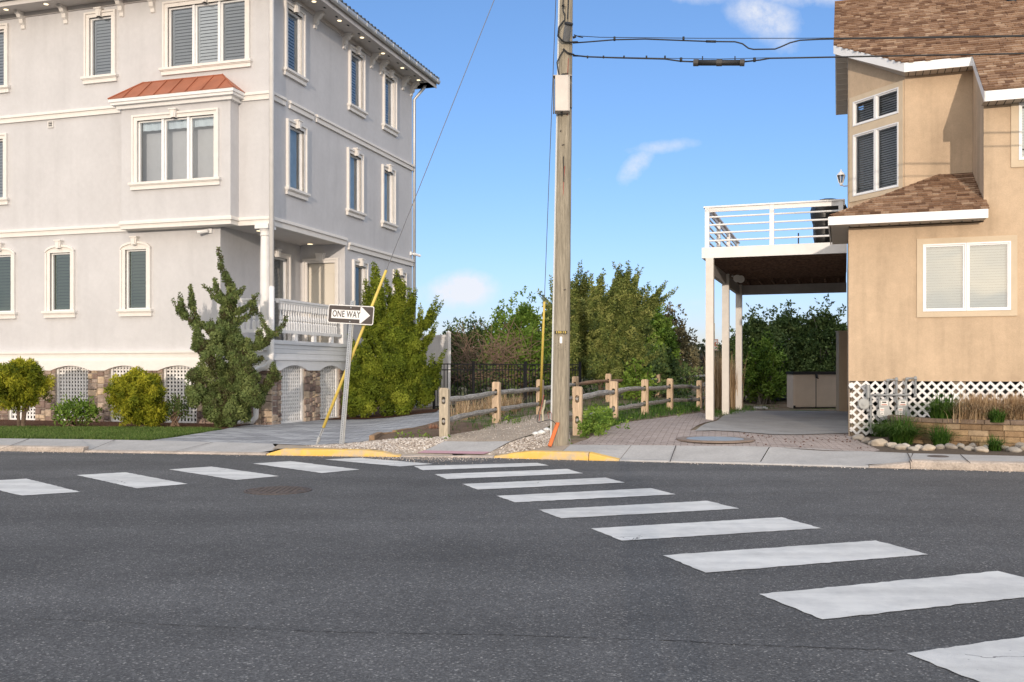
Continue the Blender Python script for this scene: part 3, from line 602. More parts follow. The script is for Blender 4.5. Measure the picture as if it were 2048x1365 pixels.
def trim_window(parent,fr,a0,a1,z0,z1,inner='shutter',panels=1,arch=False,sill=True,key=True,tm=None,sm_=None,slat=None,drop=None):
    tm=tm or TRIM; W=.125; mb=MB()
    # casing : outer flat band, raised outer bead, reveal
    if not arch:
        ring(mb,fr,a0,a1,z0,z1,W,-.02,.035,wb=0); ring(mb,fr,a0-.085,a1+.085,z0,z1+.085,.045,-.02,.065,wb=0)
    else:
        mb.box(fr,a0-W,a0,-.02,.035,z0,z1+.02); mb.box(fr,a1,a1+W,-.02,.035,z0,z1+.02)
        mb.box(fr,a0-.13,a0-.085,-.02,.065,z0,z1); mb.box(fr,a1+.085,a1+.13,-.02,.065,z0,z1)
        am=(a0+a1)/2; hw=(a1-a0)/2+W; n=14; rise=.15; top=[];bot=[]
        for i in range(n+1):
            t=-1+2*i/n; z=z1+.03+rise*math.sqrt(max(0,1-t*t*.98)); top.append((am+hw*t,z))
        mb.prism(fr,[(am-hw,z1)]+top+[(am+hw,z1)],-.02,.033)
        for i in range(n):
            (x0,y0),(x1,y1)=top[i],top[i+1]
            mb.prism(fr,[(x0,y0-.045),(x1,y1-.045),(x1,y1+.004),(x0,y0+.004)],-.02,.068)
        z1k=z1+.03+rise
    # reveals
    for q in (((a0,z0),(a0,z1)),((a0,z1),(a1,z1)),((a1,z1),(a1,z0)),((a1,z0),(a0,z0))):
        mb.quad(fr.P(q[0][0],.034,q[0][1]),fr.P(q[1][0],.034,q[1][1]),fr.P(q[1][0],-.16,q[1][1]),fr.P(q[0][0],-.16,q[0][1]))
    w=mb.build('window',tm,parent)
    if sill:
        s=MB(); s.box(fr,a0-.19,a1+.19,-.02,.11,z0-.055,z0,0); s.box(fr,a0-.175,a1+.175,-.02,.085,z0-.075,z0-.055); s.box(fr,a0-.16,a1+.16,-.02,.06,z0-.165,z0-.075); s.build('sill',tm,w)
    if key:
        k=MB(); am=(a0+a1)/2; zk=z1-.01 if not arch else z1+.10
        k.prism(fr,[(am-.055,zk),(am+.055,zk),(am+.085,zk+.17),(am-.085,zk+.17)],-.02,.11)
        k.prism(fr,[(am-.03,zk),(am+.03,zk),(am+.05,zk+.171),(am-.05,zk+.171)],-.02,.125)
        k.prism(fr,[(am-.10,zk+.17),(am+.10,zk+.17),(am+.10,zk+.20),(am-.10,zk+.20)],-.02,.14); k.build('keystone',tm,w)
    # vinyl frame, panes
    f=MB(); pw=(a1-a0)/panels; fw=.035
    for i in range(panels):
        p0=a0+i*pw+(.0 if i==0 else .03); p1=a0+(i+1)*pw-(.0 if i==panels-1 else .03)
        ring(f,fr,p0+fw,p1-fw,z0+fw,z1-fw,fw,-.10,-.035)
        if i<panels-1: f.box(fr,p1,p1+.06,-.10,.01,z0,z1)
    f.build('sash',WHITE,w)
    g=MB()
    for i in range(panels):
        g.quad(fr.P(a0+i*pw+.03,-.07,z0+.03),fr.P(a0+(i+1)*pw-.03,-.07,z0+.03),fr.P(a0+(i+1)*pw-.03,-.07,z1-.03),fr.P(a0+i*pw+.03,-.07,z1-.03))
    g.build('pane',GLASS,w)
    sm2=sm_ or SHUT
    if inner=='shutter':
        for i in range(panels):
            s=MB(); p0=a0+i*pw+.035; p1=a0+(i+1)*pw-.035
            ring(s,fr,p0+.045,p1-.045,z0+.09,z1-.09,.045,-.15,-.115,wb=.055,wt=.055)
            sl=slat or .075; z=z0+.09
            while z<z1-.09:
                s.add([fr.P(p0+.045,-.115,z),fr.P(p1-.045,-.115,z),fr.P(p1-.045,-.155,z+sl*.93),fr.P(p0+.045,-.155,z+sl*.93),
                       fr.P(p0+.045,-.125,z),fr.P(p1-.045,-.125,z),fr.P(p1-.045,-.165,z+sl*.93),fr.P(p0+.045,-.165,z+sl*.93)],[(0,1,2,3),(7,6,5,4),(0,4,5,1)],0); z+=sl
            s.box(fr,p0-.03,p1+.03,-.20,-.18,z0,z1,1)
            s.build('shutter',[SHUTW if (panels==3 and i==1) else sm2,DARK],w)
    elif inner=='blind':
        s=MB(); sl=.035; z=z0+.02
        while z<z1-.02:
            s.quad(fr.P(a0+.02,-.115,z),fr.P(a1-.02,-.115,z),fr.P(a1-.02,-.13,z+sl*.82),fr.P(a0+.02,-.13,z+sl*.82)); z+=sl
        s.box(fr,a0,a1,-.22,-.2,z0,z1,1); s.build('blind',[BLIND,DARK],w)
    elif inner=='curtain':
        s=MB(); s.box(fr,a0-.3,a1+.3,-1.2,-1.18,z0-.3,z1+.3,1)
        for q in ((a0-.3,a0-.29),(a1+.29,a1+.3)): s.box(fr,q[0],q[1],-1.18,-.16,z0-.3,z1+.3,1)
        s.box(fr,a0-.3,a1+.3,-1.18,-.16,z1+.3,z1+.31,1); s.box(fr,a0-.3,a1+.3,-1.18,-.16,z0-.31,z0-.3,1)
        n=40; x0=a0+(a1-a0)*(drop[0] if drop else 0)+.02; x1=a0+(a1-a0)*(drop[1] if drop else .75); zb=z0+(z1-z0)*(drop[2] if drop else .35)
        for i in range(n):
            t0,t1=i/n,(i+1)/n; s.quad(fr.P(x0+(x1-x0)*t0,-.16+.015*math.sin(t0*60),zb),fr.P(x0+(x1-x0)*t1,-.16+.015*math.sin(t1*60),zb),fr.P(x0+(x1-x0)*t1,-.16+.015*math.sin(t1*60),z1),fr.P(x0+(x1-x0)*t0,-.16+.015*math.sin(t0*60),z1),m=0)
        s.build('curtain',[CURTAIN,ROOM],w)
    return w
def tabs(mb,P,a_fn,v0,v1,course=.145,wmin=.10,wmax=.30,th=.017):
    """shingle tabs; P(a,v,h) maps along-eave a, up-slope v, height h; a_fn(v)->(a0,a1)"""
    v=v0; k=0
    while v<v1-.005:
        ve=min(v+course,v1); A0,A1=a_fn((v+ve)/2)
        if A1-A0>.02:
            a=A0; thick=k%2; 
            while a<A1-1e-4:
                w=random.uniform(wmin,wmax); b=min(A1,a+w); thick=random.random()<.5
                h=th*(1.9 if thick else 1.0); drop=random.uniform(0,.012) if thick else random.uniform(.02,.05)
                lo=max(v0,v-(.03 if thick else 0))
                r=min(1,max(0,random.gauss(.5,.28)))
                mb.add([P(a,lo,h),P(b,lo,h),P(b,ve+.02,.003),P(a,ve+.02,.003),P(a,lo,-.004),P(b,lo,-.004),P(b,ve+.02,-.006),P(a,ve+.02,-.006)],
                       [(0,1,2,3),(4,5,1,0),(1,5,6,2),(4,0,3,7)],0,r)
                a=b
        v+=course; k+=1
def stones(mb,fr,a0,a1,z0,z1,d,hmin=.09,hmax=.17):
    """random ashlar: recursive split, each stone a chamfered block proud of the mortar"""
    mb.box(fr,a0,a1,-.1,d-.02,z0,z1,1)
    def rec(x0,x1,y0,y1):
        w,h=x1-x0,y1-y0
        if w>.30 or (w>h*1.9 and w>.16): t=random.uniform(.35,.65); rec(x0,x0+w*t,y0,y1); rec(x0+w*t,x1,y0,y1); return
        if h>.20 or (h>w*1.2 and h>.14): t=random.uniform(.35,.65); rec(x0,x1,y0,y0+h*t); rec(x0,x1,y0+h*t,y1); return
        g=.007; j=random.uniform(0,.018); mb.box(fr,x0+g,x1-g,d-.03,d+j,y0+g,y1-g,0,b=min(.014,(x1-x0)/4,(y1-y0)/4))
    rec(a0,a1,z0,z1)

# ------------------------------------------------------------------ LEFT HOUSE
def frame_at(px,D,th):
    O=((px-HX)/F*D,D); w=(math.cos(th),-math.sin(th)); u=(math.sin(th),math.cos(th)); return O,w,u
def left_house():
    O,w,u=frame_at(541,21.5,THL)
    LF=Fr(O,w,(-u[0],-u[1])); LS=Fr(O,u,w)
    H=thing('house',(O[0],O[1],.1),'three storey pale grey stucco house with cream trim and copper bay roof','house')
    ZS=10.05; PW=-1.29; PD=3.64; ZC=4.62; ZF=2.0; L=-14.0; B=8.1
    # windows
    fw=[(-11.6,-10.9,8.32,9.72,'s'),(-8.05,-7.39,8.32,9.72,'s'),(-4.867,-4.239,8.32,9.72,'s'),(-2.673,-.638,8.33,9.73,'3'),
        (-8.07,-7.42,5.57,7.03,'s'),(-11.6,-10.95,5.57,7.03,'s'),
        (-7.80,-7.18,2.77,4.17,'a'),(-6.007,-5.416,2.77,4.17,'a'),(-3.845,-3.265,2.77,4.17,'a'),(-9.9,-9.3,2.77,4.17,'a'),(-11.9,-11.3,2.77,4.17,'a')]
    sw=[(.71,1.36,8.28,9.70,'s'),(3.96,4.62,8.32,9.74,'s'),(6.09,6.73,8.32,9.74,'s'),
        (.80,1.446,5.56,7.01,'c'),(3.87,4.52,5.56,7.03,'c'),(6.02,6.64,5.56,7.03,'c'),(4.18,4.80,2.80,4.14,'b'),(6.80,7.44,2.80,4.14,'b')]
    hf=[x[:4] for x in fw]+[(PW,0.0,-1,ZC)]; hs=[x[:4] for x in sw]+[(-.01,PD,-1,ZC)]
    wm=MB()
    holes_wall(wm,LF,L,0,1.4,ZS,hf); holes_wall(wm,LS,0,B,.05,ZS,hs)
    wm.quad(LF.P(L,-B,.05),LF.P(0,-B,.05),LF.P(0,-B,ZS),LF.P(L,-B,ZS)); wm.quad(LF.P(L,0,.05),LF.P(L,-B,.05),LF.P(L,-B,ZS),LF.P(L,0,ZS))
    # porch notch : left wall (window), back wall (door), ceiling, floor
    LP=LS.off(PW); LD=LF.off(-PD)
    w0=LP.a(527); w1=LP.a(573); d0,d1=LD.a(616),LD.a(671); zd=LD.hit(640,527)[1]; zw=LP.hit(563,517)[1]
    holes_wall(wm,LP,0,PD,ZF-.6,ZC,[(w0,w1,ZF+.05,zw)]); holes_wall(wm,LD,PW,0,ZF-.6,ZC,[(d0,d1,ZF-.5,zd)])
    wm.quad(*[LF.P(a,-t,ZC) for a,t in ((PW,0),(0,0),(0,PD),(PW,PD))],m=1)
    wm.box(LF,PW,0.0,-.12,.02,ZC-.0,ZC+.0001,m=1)
    fixn(wm.build('wall',[STUCCO,SOFF],H))
    for x in fw:
        if x[4]=='s': trim_window(H,LF,*x[:4],inner='shutter')
        elif x[4]=='3': trim_window(H,LF,*x[:4],inner='shutter',panels=3)
        else: trim_window(H,LF,*x[:4],inner='shutter',arch=True,sm_=SHUTG)
    for i,x in enumerate(sw):
        if x[4]=='s': trim_window(H,LS,*x[:4],inner='shutter',sm_=SHUTW)
        elif x[4]=='c': trim_window(H,LS,*x[:4],inner='curtain',drop=(0,.97,(.0,.0,.0)[i%3]))
        else: trim_window(H,LS,*x[:4],inner='curtain',drop=(0,.1,.0))
    trim_window(H,LP,w0,w1,ZF+.05,zw,inner='blind',sill=False)
    # door
    DM=mat('cream door',(.72,.67,.58),.5)
    db=MB(); ring(db,LD,d0,d1,ZF,zd,.11,-.02,.05,wb=0); ring(db,LD,d0-.07,d1+.07,ZF,zd+.07,.05,-.02,.085,wb=0); 
    am=(d0+d1)/2; db.prism(LD,[(am-.07,zd+.03),(am+.07,zd+.03),(am+.12,zd+.25),(am-.12,zd+.25)],-.02,.14)
    fr=db.build('door_frame',TRIM,H)
    dr=MB(); dr.box(LD,d0,d1,-.10,-.05,ZF,zd-.01)
    for (x0,x1) in ((d0+.08,am-.04),(am+.04,d1-.08)):
        ring(dr,LD,x0,x1,ZF+.95,zd-.28,.02,-.05,-.038); ring(dr,LD,x0,x1,ZF+.15,ZF+.8,.02,-.05,-.038)
        n=8
        for i in range(n):
            t0,t1=i/n,(i+1)/n; zz=lambda t:zd-.28+.13*math.sin(math.pi*(t*.5 if x0<am-.1 else .5+t*.5))
            dr.prism(LD,[(x0+(x1-x0)*t0,zz(t0)),(x0+(x1-x0)*t1,zz(t1)),(x0+(x1-x0)*t1,zz(t1)+.02),(x0+(x1-x0)*t0,zz(t0)+.02)],-.05,-.038)
    dr.quad(*[LD.P(a,-.2,z) for a,z in ((d0-.2,ZF),(d1+.2,ZF),(d1+.2,zd+.2),(d0-.2,zd+.2))])
    do=dr.build('door',DM,H)
    kn=MB(); kn.tube([LD.P(d0+.07,-.05,ZF+.95),LD.P(d0+.07,.02,ZF+.95)],.025,10); kn.build('handle',GALV,do,smooth=True)
    # string courses
    def course(fr,a0,a1,z0,z1,e=.0):
        s=MB(); h=z1-z0; s.box(fr,a0,a1,-.02,.05+e,z0,z0+h*.62); s.box(fr,a0,a1,-.02,.085+e,z0+h*.62+.0,z0+h*.82); s.box(fr,a0,a1,-.02,.065+e,z0+h*.82,z1)
        return s.build('string_course',TRIM,H)
    BD=.33; BX0,BX1=LF.off(BD).a(243),-.81
    for z0,z1 in ((7.40,7.58),(4.60,4.78)):
        course(LF,L,BX0-.0,z0,z1); course(LF,BX1+.02,.087,z0,z1)
    course(LS,-.0,.60,7.40,7.58); course(LS,.78,1.90,7.40,7.58); course(LS,2.05,B,7.40,7.58)
    course(LS,-.0,3.66,4.58,4.78); course(LS,3.80,B,4.50,4.70)
    # base band and arched skirt
    s=MB(); s.box(LF,L,.0,-.02,.10,1.60,1.74); s.box(LF,L,.0,-.02,.14,1.74,1.79); s.box(LF,L,PW,-.02,.12,1.57,1.60); s.build('base_band',TRIM,H)
    ops=[]
    x=-13.6
    for c0,c1 in ((-7.22,-6.40),(-5.80,-4.86),(-4.24,-3.36),(-2.77,-1.86)): ops.append((c0,c1))
    ops=[(-13.3,-12.4),(-11.8,-10.9),(-10.2,-9.3),(-8.75,-7.85)]+ops
    sops=[(.32,1.38),(2.15,3.15),(4.3,5.3),(6.2,7.2)]
    def skirt(fr,a0,a1,ops,zt,zb,rise,d,mt):
        k=MB(); cur=a0
        for o0,o1 in ops:
            k.box(fr,cur,o0-.10,-.02,d,zb,zt,0)
            n=12; e0,e1=o0-.10,o1+.10
            for i in range(n):
                t0,t1=-1+2*i/n,-1+2*(i+1)/n; zz=lambda t:zb+rise*(1-t*t)
                X0,X1=e0+(e1-e0)*(t0+1)/2,e0+(e1-e0)*(t1+1)/2
                k.prism(fr,[(X0,zz(t0)),(X1,zz(t1)),(X1,zt),(X0,zt)],-.02,d)
            cur=o1+.10
        k.box(fr,cur,a1,-.02,d,zb,zt,0); return k.build('arched_skirt',mt,H)
    skirt(LF,L,.13,ops,1.57,1.335,.115,.13,TRIM)
    skirt(LS.off(.0),-.13,B,sops,1.57,1.335,.125,.13,SKIRT)
    # piers and lattice
    def piers(fr,a0,a1,ops,d):
        cur=a0
        for o0,o1 in ops+[(a1,None)]:
            if o0-cur>.05:
                p=MB(); stones(p,fr,cur,o0,.06,1.40,d); p.build('stone_pier',[STONE,MORTAR],H)
            cur=o1
        for o0,o1 in ops:
            l=MB(); ring(l,fr,o0+.05,o1-.05,.17,1.44,.05,-.04,.03,wb=.10,wt=.05)
            a=o0+.05; st=.086
            na=int(round((o1-o0-.1)/st)); sa=(o1-o0-.1)/na; nz=int(round(1.27/st)); sz=1.27/nz
            for i in range(1,na): l.box(fr,o0+.05+i*sa-.021,o0+.05+i*sa+.021,-.012,.006,.17,1.44)
            for j in range(1,nz): l.box(fr,o0+.05,o1-.05,-.028,-.012,.17+j*sz-.021,.17+j*sz+.021)
            l.build('lattice_panel',WHITEP,H)
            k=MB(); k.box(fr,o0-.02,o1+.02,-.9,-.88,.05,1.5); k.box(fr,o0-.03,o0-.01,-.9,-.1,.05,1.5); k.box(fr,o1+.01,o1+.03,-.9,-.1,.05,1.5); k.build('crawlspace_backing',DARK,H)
    piers(LF,L,.09,ops,.09); piers(LS,-.07,B,sops,.09)
    # porch deck fascia, column, railing
    f=MB(); 
    for i,(z0,z1) in enumerate(((1.93,2.02),(1.83,1.925),(1.725,1.825),(1.62,1.72))):
        e=.16 if i==0 else .135
        f.box(LS,-.14,PD+.02,-.1,e,z0,z1); f.box(LF,PW,.13,-.1,e,z0,z1)
    f.box(LS,-.14,PD+.02,-.1,.155,1.57,1.62)
    f.box(LF,PW,0,-PD,-.0,1.97,2.0)
    f.build('porch_deck',SKIRT,H)
    cx,cy,_=LF.P(-.14,-.02,0)
    c=MB(); c.lathe((cx,cy),[(.155,2.0),(.155,2.08),(.135,2.10),(.15,2.14),(.125,2.17),(.12,2.6),(.118,3.4),(.105,4.30),(.105,4.34),(.125,4.36),(.11,4.39),(.115,4.45),(.15,4.50)],20)
    c.box(LF,-.31,.03,-.19,.15,4.50,4.60); c.build('column',WHITEP,H,smooth=False)
    zt,zb=2.965,2.19
    rs=MB(); rs.box(LS,.22,PD,-.02,.10,zt-.05,zt); rs.box(LS,.22,PD,.0,.08,zt-.10,zt-.05); rs.box(LS,.22,PD,-.0,.08,zb,zb+.07)
    for aa in (.95,1.85,2.75): rs.box(LS,aa,aa+.14,-.0,.07,2.0,zb)
    rs.box(LS,PD-.30,PD-.08,-.06,.10,2.0,zt+.02); rs.box(LS,PD-.33,PD-.05,-.09,.13,zt+.02,zt+.06)
    rs=rs.build('porch_railing',WHITEP,H)
    rf=MB(); rf.box(LF,PW,-.15,-.10,.02,zt-.05,zt); rf.box(LF,PW,-.15,-.08,.0,zt-.10,zt-.05); rf.box(LF,PW,-.15,-.08,.0,zb,zb+.07)
    rf=rf.build('porch_railing',WHITEP,H)
    prof=[(.042,0),(.042,.20),(.018,.23),(.036,.27),(.034,.33),(.017,.42),(.019,.46),(.024,.48),(.042,.51),(.042,.66)]
    h0=zb+.07; sc=(zt-.10-h0)/.66
    for i in range(24):
        p=LS.P(.36+i*(PD-.66-.30)/23,.04,0); b=MB(); b.lathe(p,[(r,h0+z*sc) for r,z in prof],8); b.build('baluster',WHITEP,rs)
    for i in range(7):
        p=LF.P(PW+.12+i*.145,-.04,0); b=MB(); b.lathe(p,[(r,h0+z*sc) for r,z in prof],8); b.build('baluster',WHITEP,rf)
    # porch ceiling lights
    for (px_,py_) in ((620,488.5),(519,462)):
        k=(ZC-HC)*F/(HY-py_); x,y=(px_-HX)/F*k,k
        b=MB(); b.lathe((x,y),[(.07,ZC-.008),(.07,ZC-.004)],14); b.build('downlight',LAMP,H)
    # bay
    b=MB(); FB=LF.off(BD); zb0,zb1=4.78,7.48
    bw=(FB.a(275.5),FB.a(429),HC+(HY-364.5)/F*22.0,HC+(HY-240)/F*22.0)
    holes_wall(b,FB,BX0,BX1,zb0,zb1,[bw]); 
    b.quad(LF.P(BX0,0,zb0),LF.P(BX0,BD,zb0),LF.P(BX0,BD,zb1),LF.P(BX0,0,zb1)); b.quad(LF.P(BX1,BD,zb0),LF.P(BX1,0,zb0),LF.P(BX1,0,zb1),LF.P(BX1,BD,zb1))
    bay=fixn(b.build('bay_window',STUCCO,H))
    b=MB()
    for (e,z0,z1) in ((.02,4.60,4.70),(.055,4.70,4.75),(.035,4.75,4.785)): b.box(LF,BX0-e,BX1+e,.0,BD+e,z0,z1)
    b.build('bay_ledge',TRIM,bay)
    b=MB(); e=.20; b.box(LF,BX0-e,BX1+e,.0,BD+e,7.50,7.57,0); b.box(LF,BX0-e+.03,BX1+e-.03,.0,BD+e-.03,7.44,7.50,0); b.box(LF,BX0-.08,BX1+.08,.0,BD+.08,7.36,7.44,0); b.build('bay_eave',WHITEP,bay)
    b=MB(); z0,z1=7.572,8.04; e=.21; I=.42
    A=[LF.P(BX0-e,BD+e,z0),LF.P(BX1+e,BD+e,z0),LF.P(BX1+e-.60,.05,z1),LF.P(BX0-e+.60,.05,z1),LF.P(BX0-e,0,z0),LF.P(BX1+e,0,z0),LF.P(BX1+e-.60,0,z1),LF.P(BX0-e+.60,0,z1)]
    b.add(A,[(0,1,2,3),(1,5,6,2),(4,0,3,7),(3,2,6,7),(0,4,5,1)],0,.5)
    def pt(s,v): # on the front slope
        p=[Vector(A[i]) for i in range(4)]; lo=p[0].lerp(p[1],s); hi=p[3].lerp(p[2],s); return lo.lerp(hi,v)
    nfr=(Vector(A[1])-Vector(A[0])).cross(Vector(A[3])-Vector(A[0])).normalized()
    if nfr.z<0: nfr=-nfr
    LT=BX1-BX0+2*e
    for i in range(1,8):
        a_=i*LT/8.0; s0=a_/LT; aa=BX0-e+a_
        # seams run straight up the slope
        v1=min(1,min(a_,LT-a_)/.60)
        lo=Vector(LF.P(aa,BD+e,z0)); hi=Vector(LF.P(aa,.05,z1)); hi=lo.lerp(hi,v1)
        b.tube([lo+nfr*.012,hi+nfr*.012],.014,5)
    for (i,j) in ((0,3),(1,2)): b.tube([Vector(A[i])+Vector((0,0,.01)),Vector(A[j])+Vector((0,0,.01))],.018,5)
    b.tube([A[3],A[2]],.018,5)
    b.build('bay_roof',COPPER,bay)
    trim_window(H,FB,*bw,inner='curtain',panels=3,drop=(.0,1.0,.86))
    # eaves : soffit, fascia, gutter, roof
    o=.56
    s=MB()
    P=lambda a,d,z: LF.P(a,d,z)
    s.box(LF,L-.5,o,.001,o,ZS,ZS+.04); s.box(LS,.0,B+o,.001,o,ZS,ZS+.04); s.box(LF,L-.5,o,o,o+.02,ZS-.03,ZS+.20); s.box(LS,-o-.02,B+o,o,o+.02,ZS-.03,ZS+.20); s.box(LF,L-.5,o,-B-o,-B,ZS,ZS+.04)
    s.box(LF,L-.3,-.0,.0,.045,ZS-.10,ZS-.001); s.box(LS,-.045,B,.0,.045,ZS-.10,ZS-.001)
    for t in np.arange(.5,B,.62): 
        if t<B: s.box(LS,t,t+.10,.37,.42,ZS-.004,ZS-.001,1)
    s.build('soffit',[SOFF,DARK],H)
    g=MB()
    for fr_,a0,a1 in ((LF,L-.5,o+.12),(LS,-o-.12,B+o)):
        n=8; pr=[(o+.02+.065-.065*math.cos(math.pi*i/n),ZS+.19-.11*math.sin(math.pi*i/n)) for i in range(n+1)]
        vs=[fr_.P(a,d,z) for a in (a0,a1) for d,z in pr]; g.add(vs,[(i,i+1,n+2+i,n+1+i) for i in range(n)]+[tuple(range(n+1)),tuple(range(2*n+1,n,-1))])
        aa=a0+.3
        while aa<a1: g.box(fr_,aa,aa+.02,o+.0,o+.158,ZS+.185,ZS+.20); g.box(fr_,aa,aa+.02,o+.145,o+.158,ZS+.09,ZS+.2); aa+=.55
    g.build('gutter',GUT,H)
    r=MB(); ez=ZS+.20; sl=.42; hh=(B/2+o)
    c0=[LF.P(L-.6,o+.05,ez),LF.P(o+.05,o+.05,ez),LF.P(o+.05,-B-o,ez),LF.P(L-.6,-B-o,ez)]
    rz=ez+sl*hh; c1=[LF.P(L-.6,-B/2,rz),LF.P(-B/2,-B/2,rz)]
    r.add(c0+c1,[(0,1,5,4),(1,2,5),(2,3,4,5)],0)
    # barrel tile ends along both eaves
    for fr_,a0,a1 in ((LF,L-.5,o),(LS,-o,B+o)):
        aa=a0
        while aa<a1:
            r.tube([fr_.P(aa,o+.10,ez+.03),fr_.P(aa,o-.5,ez+.03+sl*.55)],[.062,.055],8); aa+=.21
    r.tube([LF.P(o+.08,-B-o,ez+.03),LF.P(-B/2,-B/2,rz)],.08,8); r.tube([LF.P(o+.08,o+.08,ez+.03),LF.P(-B/2,-B/2,rz)],.08,8)
    r.build('roof',SLATE,H)
    # brackets and downlights
    def bracket(fr_,a):
        k=MB(); pr=[(0,ZS),(.26,ZS),(.26,ZS-.06),(.20,ZS-.08),(.17,ZS-.14),(.11,ZS-.17),(.10,ZS-.26),(.05,ZS-.30),(.04,ZS-.38),(0,ZS-.40)]
        n=len(pr); k.add([fr_.P(a-.055,d,z-.002) for d,z in pr]+[fr_.P(a+.055,d,z-.002) for d,z in pr],[tuple(range(n)),tuple(range(2*n-1,n-1,-1))]+[(i,(i+1)%n,(i+1)%n+n,i+n) for i in range(n)])
        k.build('bracket',TRIM,H)
    for px_ in (48,133,245,307,-60): bracket(LF,LF.a(px_))
    for px_ in (629,687,742,761,805,822): bracket(LS,LS.a(px_))
    for px_ in (12,92,175,265,-70): 
        p=LF.off(.34).P(LF.off(.34).a(px_),0,0); k=MB(); k.lathe(p,[(.052,ZS-.008),(.052,ZS-.003)],14); k.build('downlight',LAMP,H)
    for px_ in (628,679,724,766,804.6,837):
        p=LS.off(.34).P(LS.off(.34).a(px_),0,0); k=MB(); k.lathe(p,[(.052,ZS-.008),(.052,ZS-.003)],14); k.build('downlight',LAMP,H)
    # downspouts
    q=LF.off(.10); k=MB(); a_=q.a(545)
    k.tube([q.P(a_,.3,ZS+.1),q.P(a_,.3,ZS-.05),q.P(a_,.04,ZS-.35),q.P(a_,.04,3.2)],.055,10)
    k.tube([q.P(a_,.04,3.2),q.P(a_,.04,1.70),q.P(a_,.06,1.56),q.P(a_-.12,.06,1.42),q.P(a_-.34,.06,1.36),q.P(a_-.38,.06,1.30),q.P(a_-.38,.06,.42),q.P(a_-.38,.06,.30),q.P(a_-.46,.08,.20),q.P(a_-.85,.10,.17)],.062,10)
    k.build('downspout',WHITEP,H,smooth=True)
    k=MB(); k.tube([LS.P(B+.3,.35,ZS+.1),LS.P(B+.2,.3,ZS-.1),LS.P(B+.12,.02,ZS-.45),LS.P(B+.12,.02,.3)],.05,8); k.build('downspout',GUT,H,smooth=True)
    k=MB(); a0=-6.0; ring(k,LF,a0-.06,a0+.06,7.22,7.34,.02,-.01,.03); 
    for z in (7.24,7.28,7.32): k.box(LF,a0-.06,a0+.06,0,.022,z-.008,z+.004)
    k.box(LF,a0-.06,a0+.06,-.0,.004,7.22,7.34,1); k.build('wall_vent',[TRIM,DARK],H)
    # small side items
    # security cameras hang from the house : own things
    def camera(fr_,a,z,lab,side=-1):
        p=fr_.P(a,0,z); t=thing('security_camera',p,lab,'security camera')
        m_=MB(); m_.box(fr_,a-.05,a+.05,.0,.05,z-.05,z+.05); m_.tube([fr_.P(a,.04,z),fr_.P(a+side*.06,.12,z-.02)],.018,8); m_.build('mount',WHITE,t)
        m_=MB(); m_.tube([fr_.P(a+side*.02,.10,z-.01),fr_.P(a+side*.22,.22,z-.05)],.042,12); m_.build('housing',WHITE,t)
        m_=MB(); m_.tube([fr_.P(a+side*.22,.22,z-.05),fr_.P(a+side*.226,.224,z-.0515)],.032,12); m_.build('lens',BLACKM,t)
    camera(LF,LF.a(422),4.52,'small white security camera under the bay of the grey house')
    camera(LS,LS.a(821),4.88,'small white security camera high on the rear corner of the grey house',side=1)
    # planter box on porch
    k=MB(); p=at(517,588,24.0); k.box(WF,p[0]-.13,p[0]+.13,-p[1]-.1,-p[1]+.1,2.0,3.16); 
    k.box(WF,p[0]-.15,p[0]+.15,-p[1]-.12,-p[1]+.12,3.16,3.20)
    tag(k.build('wooden_stand',mat('reddish wood',(.42,.22,.12),.7,nscale=6,namt=.2)),'reddish wooden stand on the porch behind the column','stand')
    return H,LF,LS
LH,LF,LS=left_house()

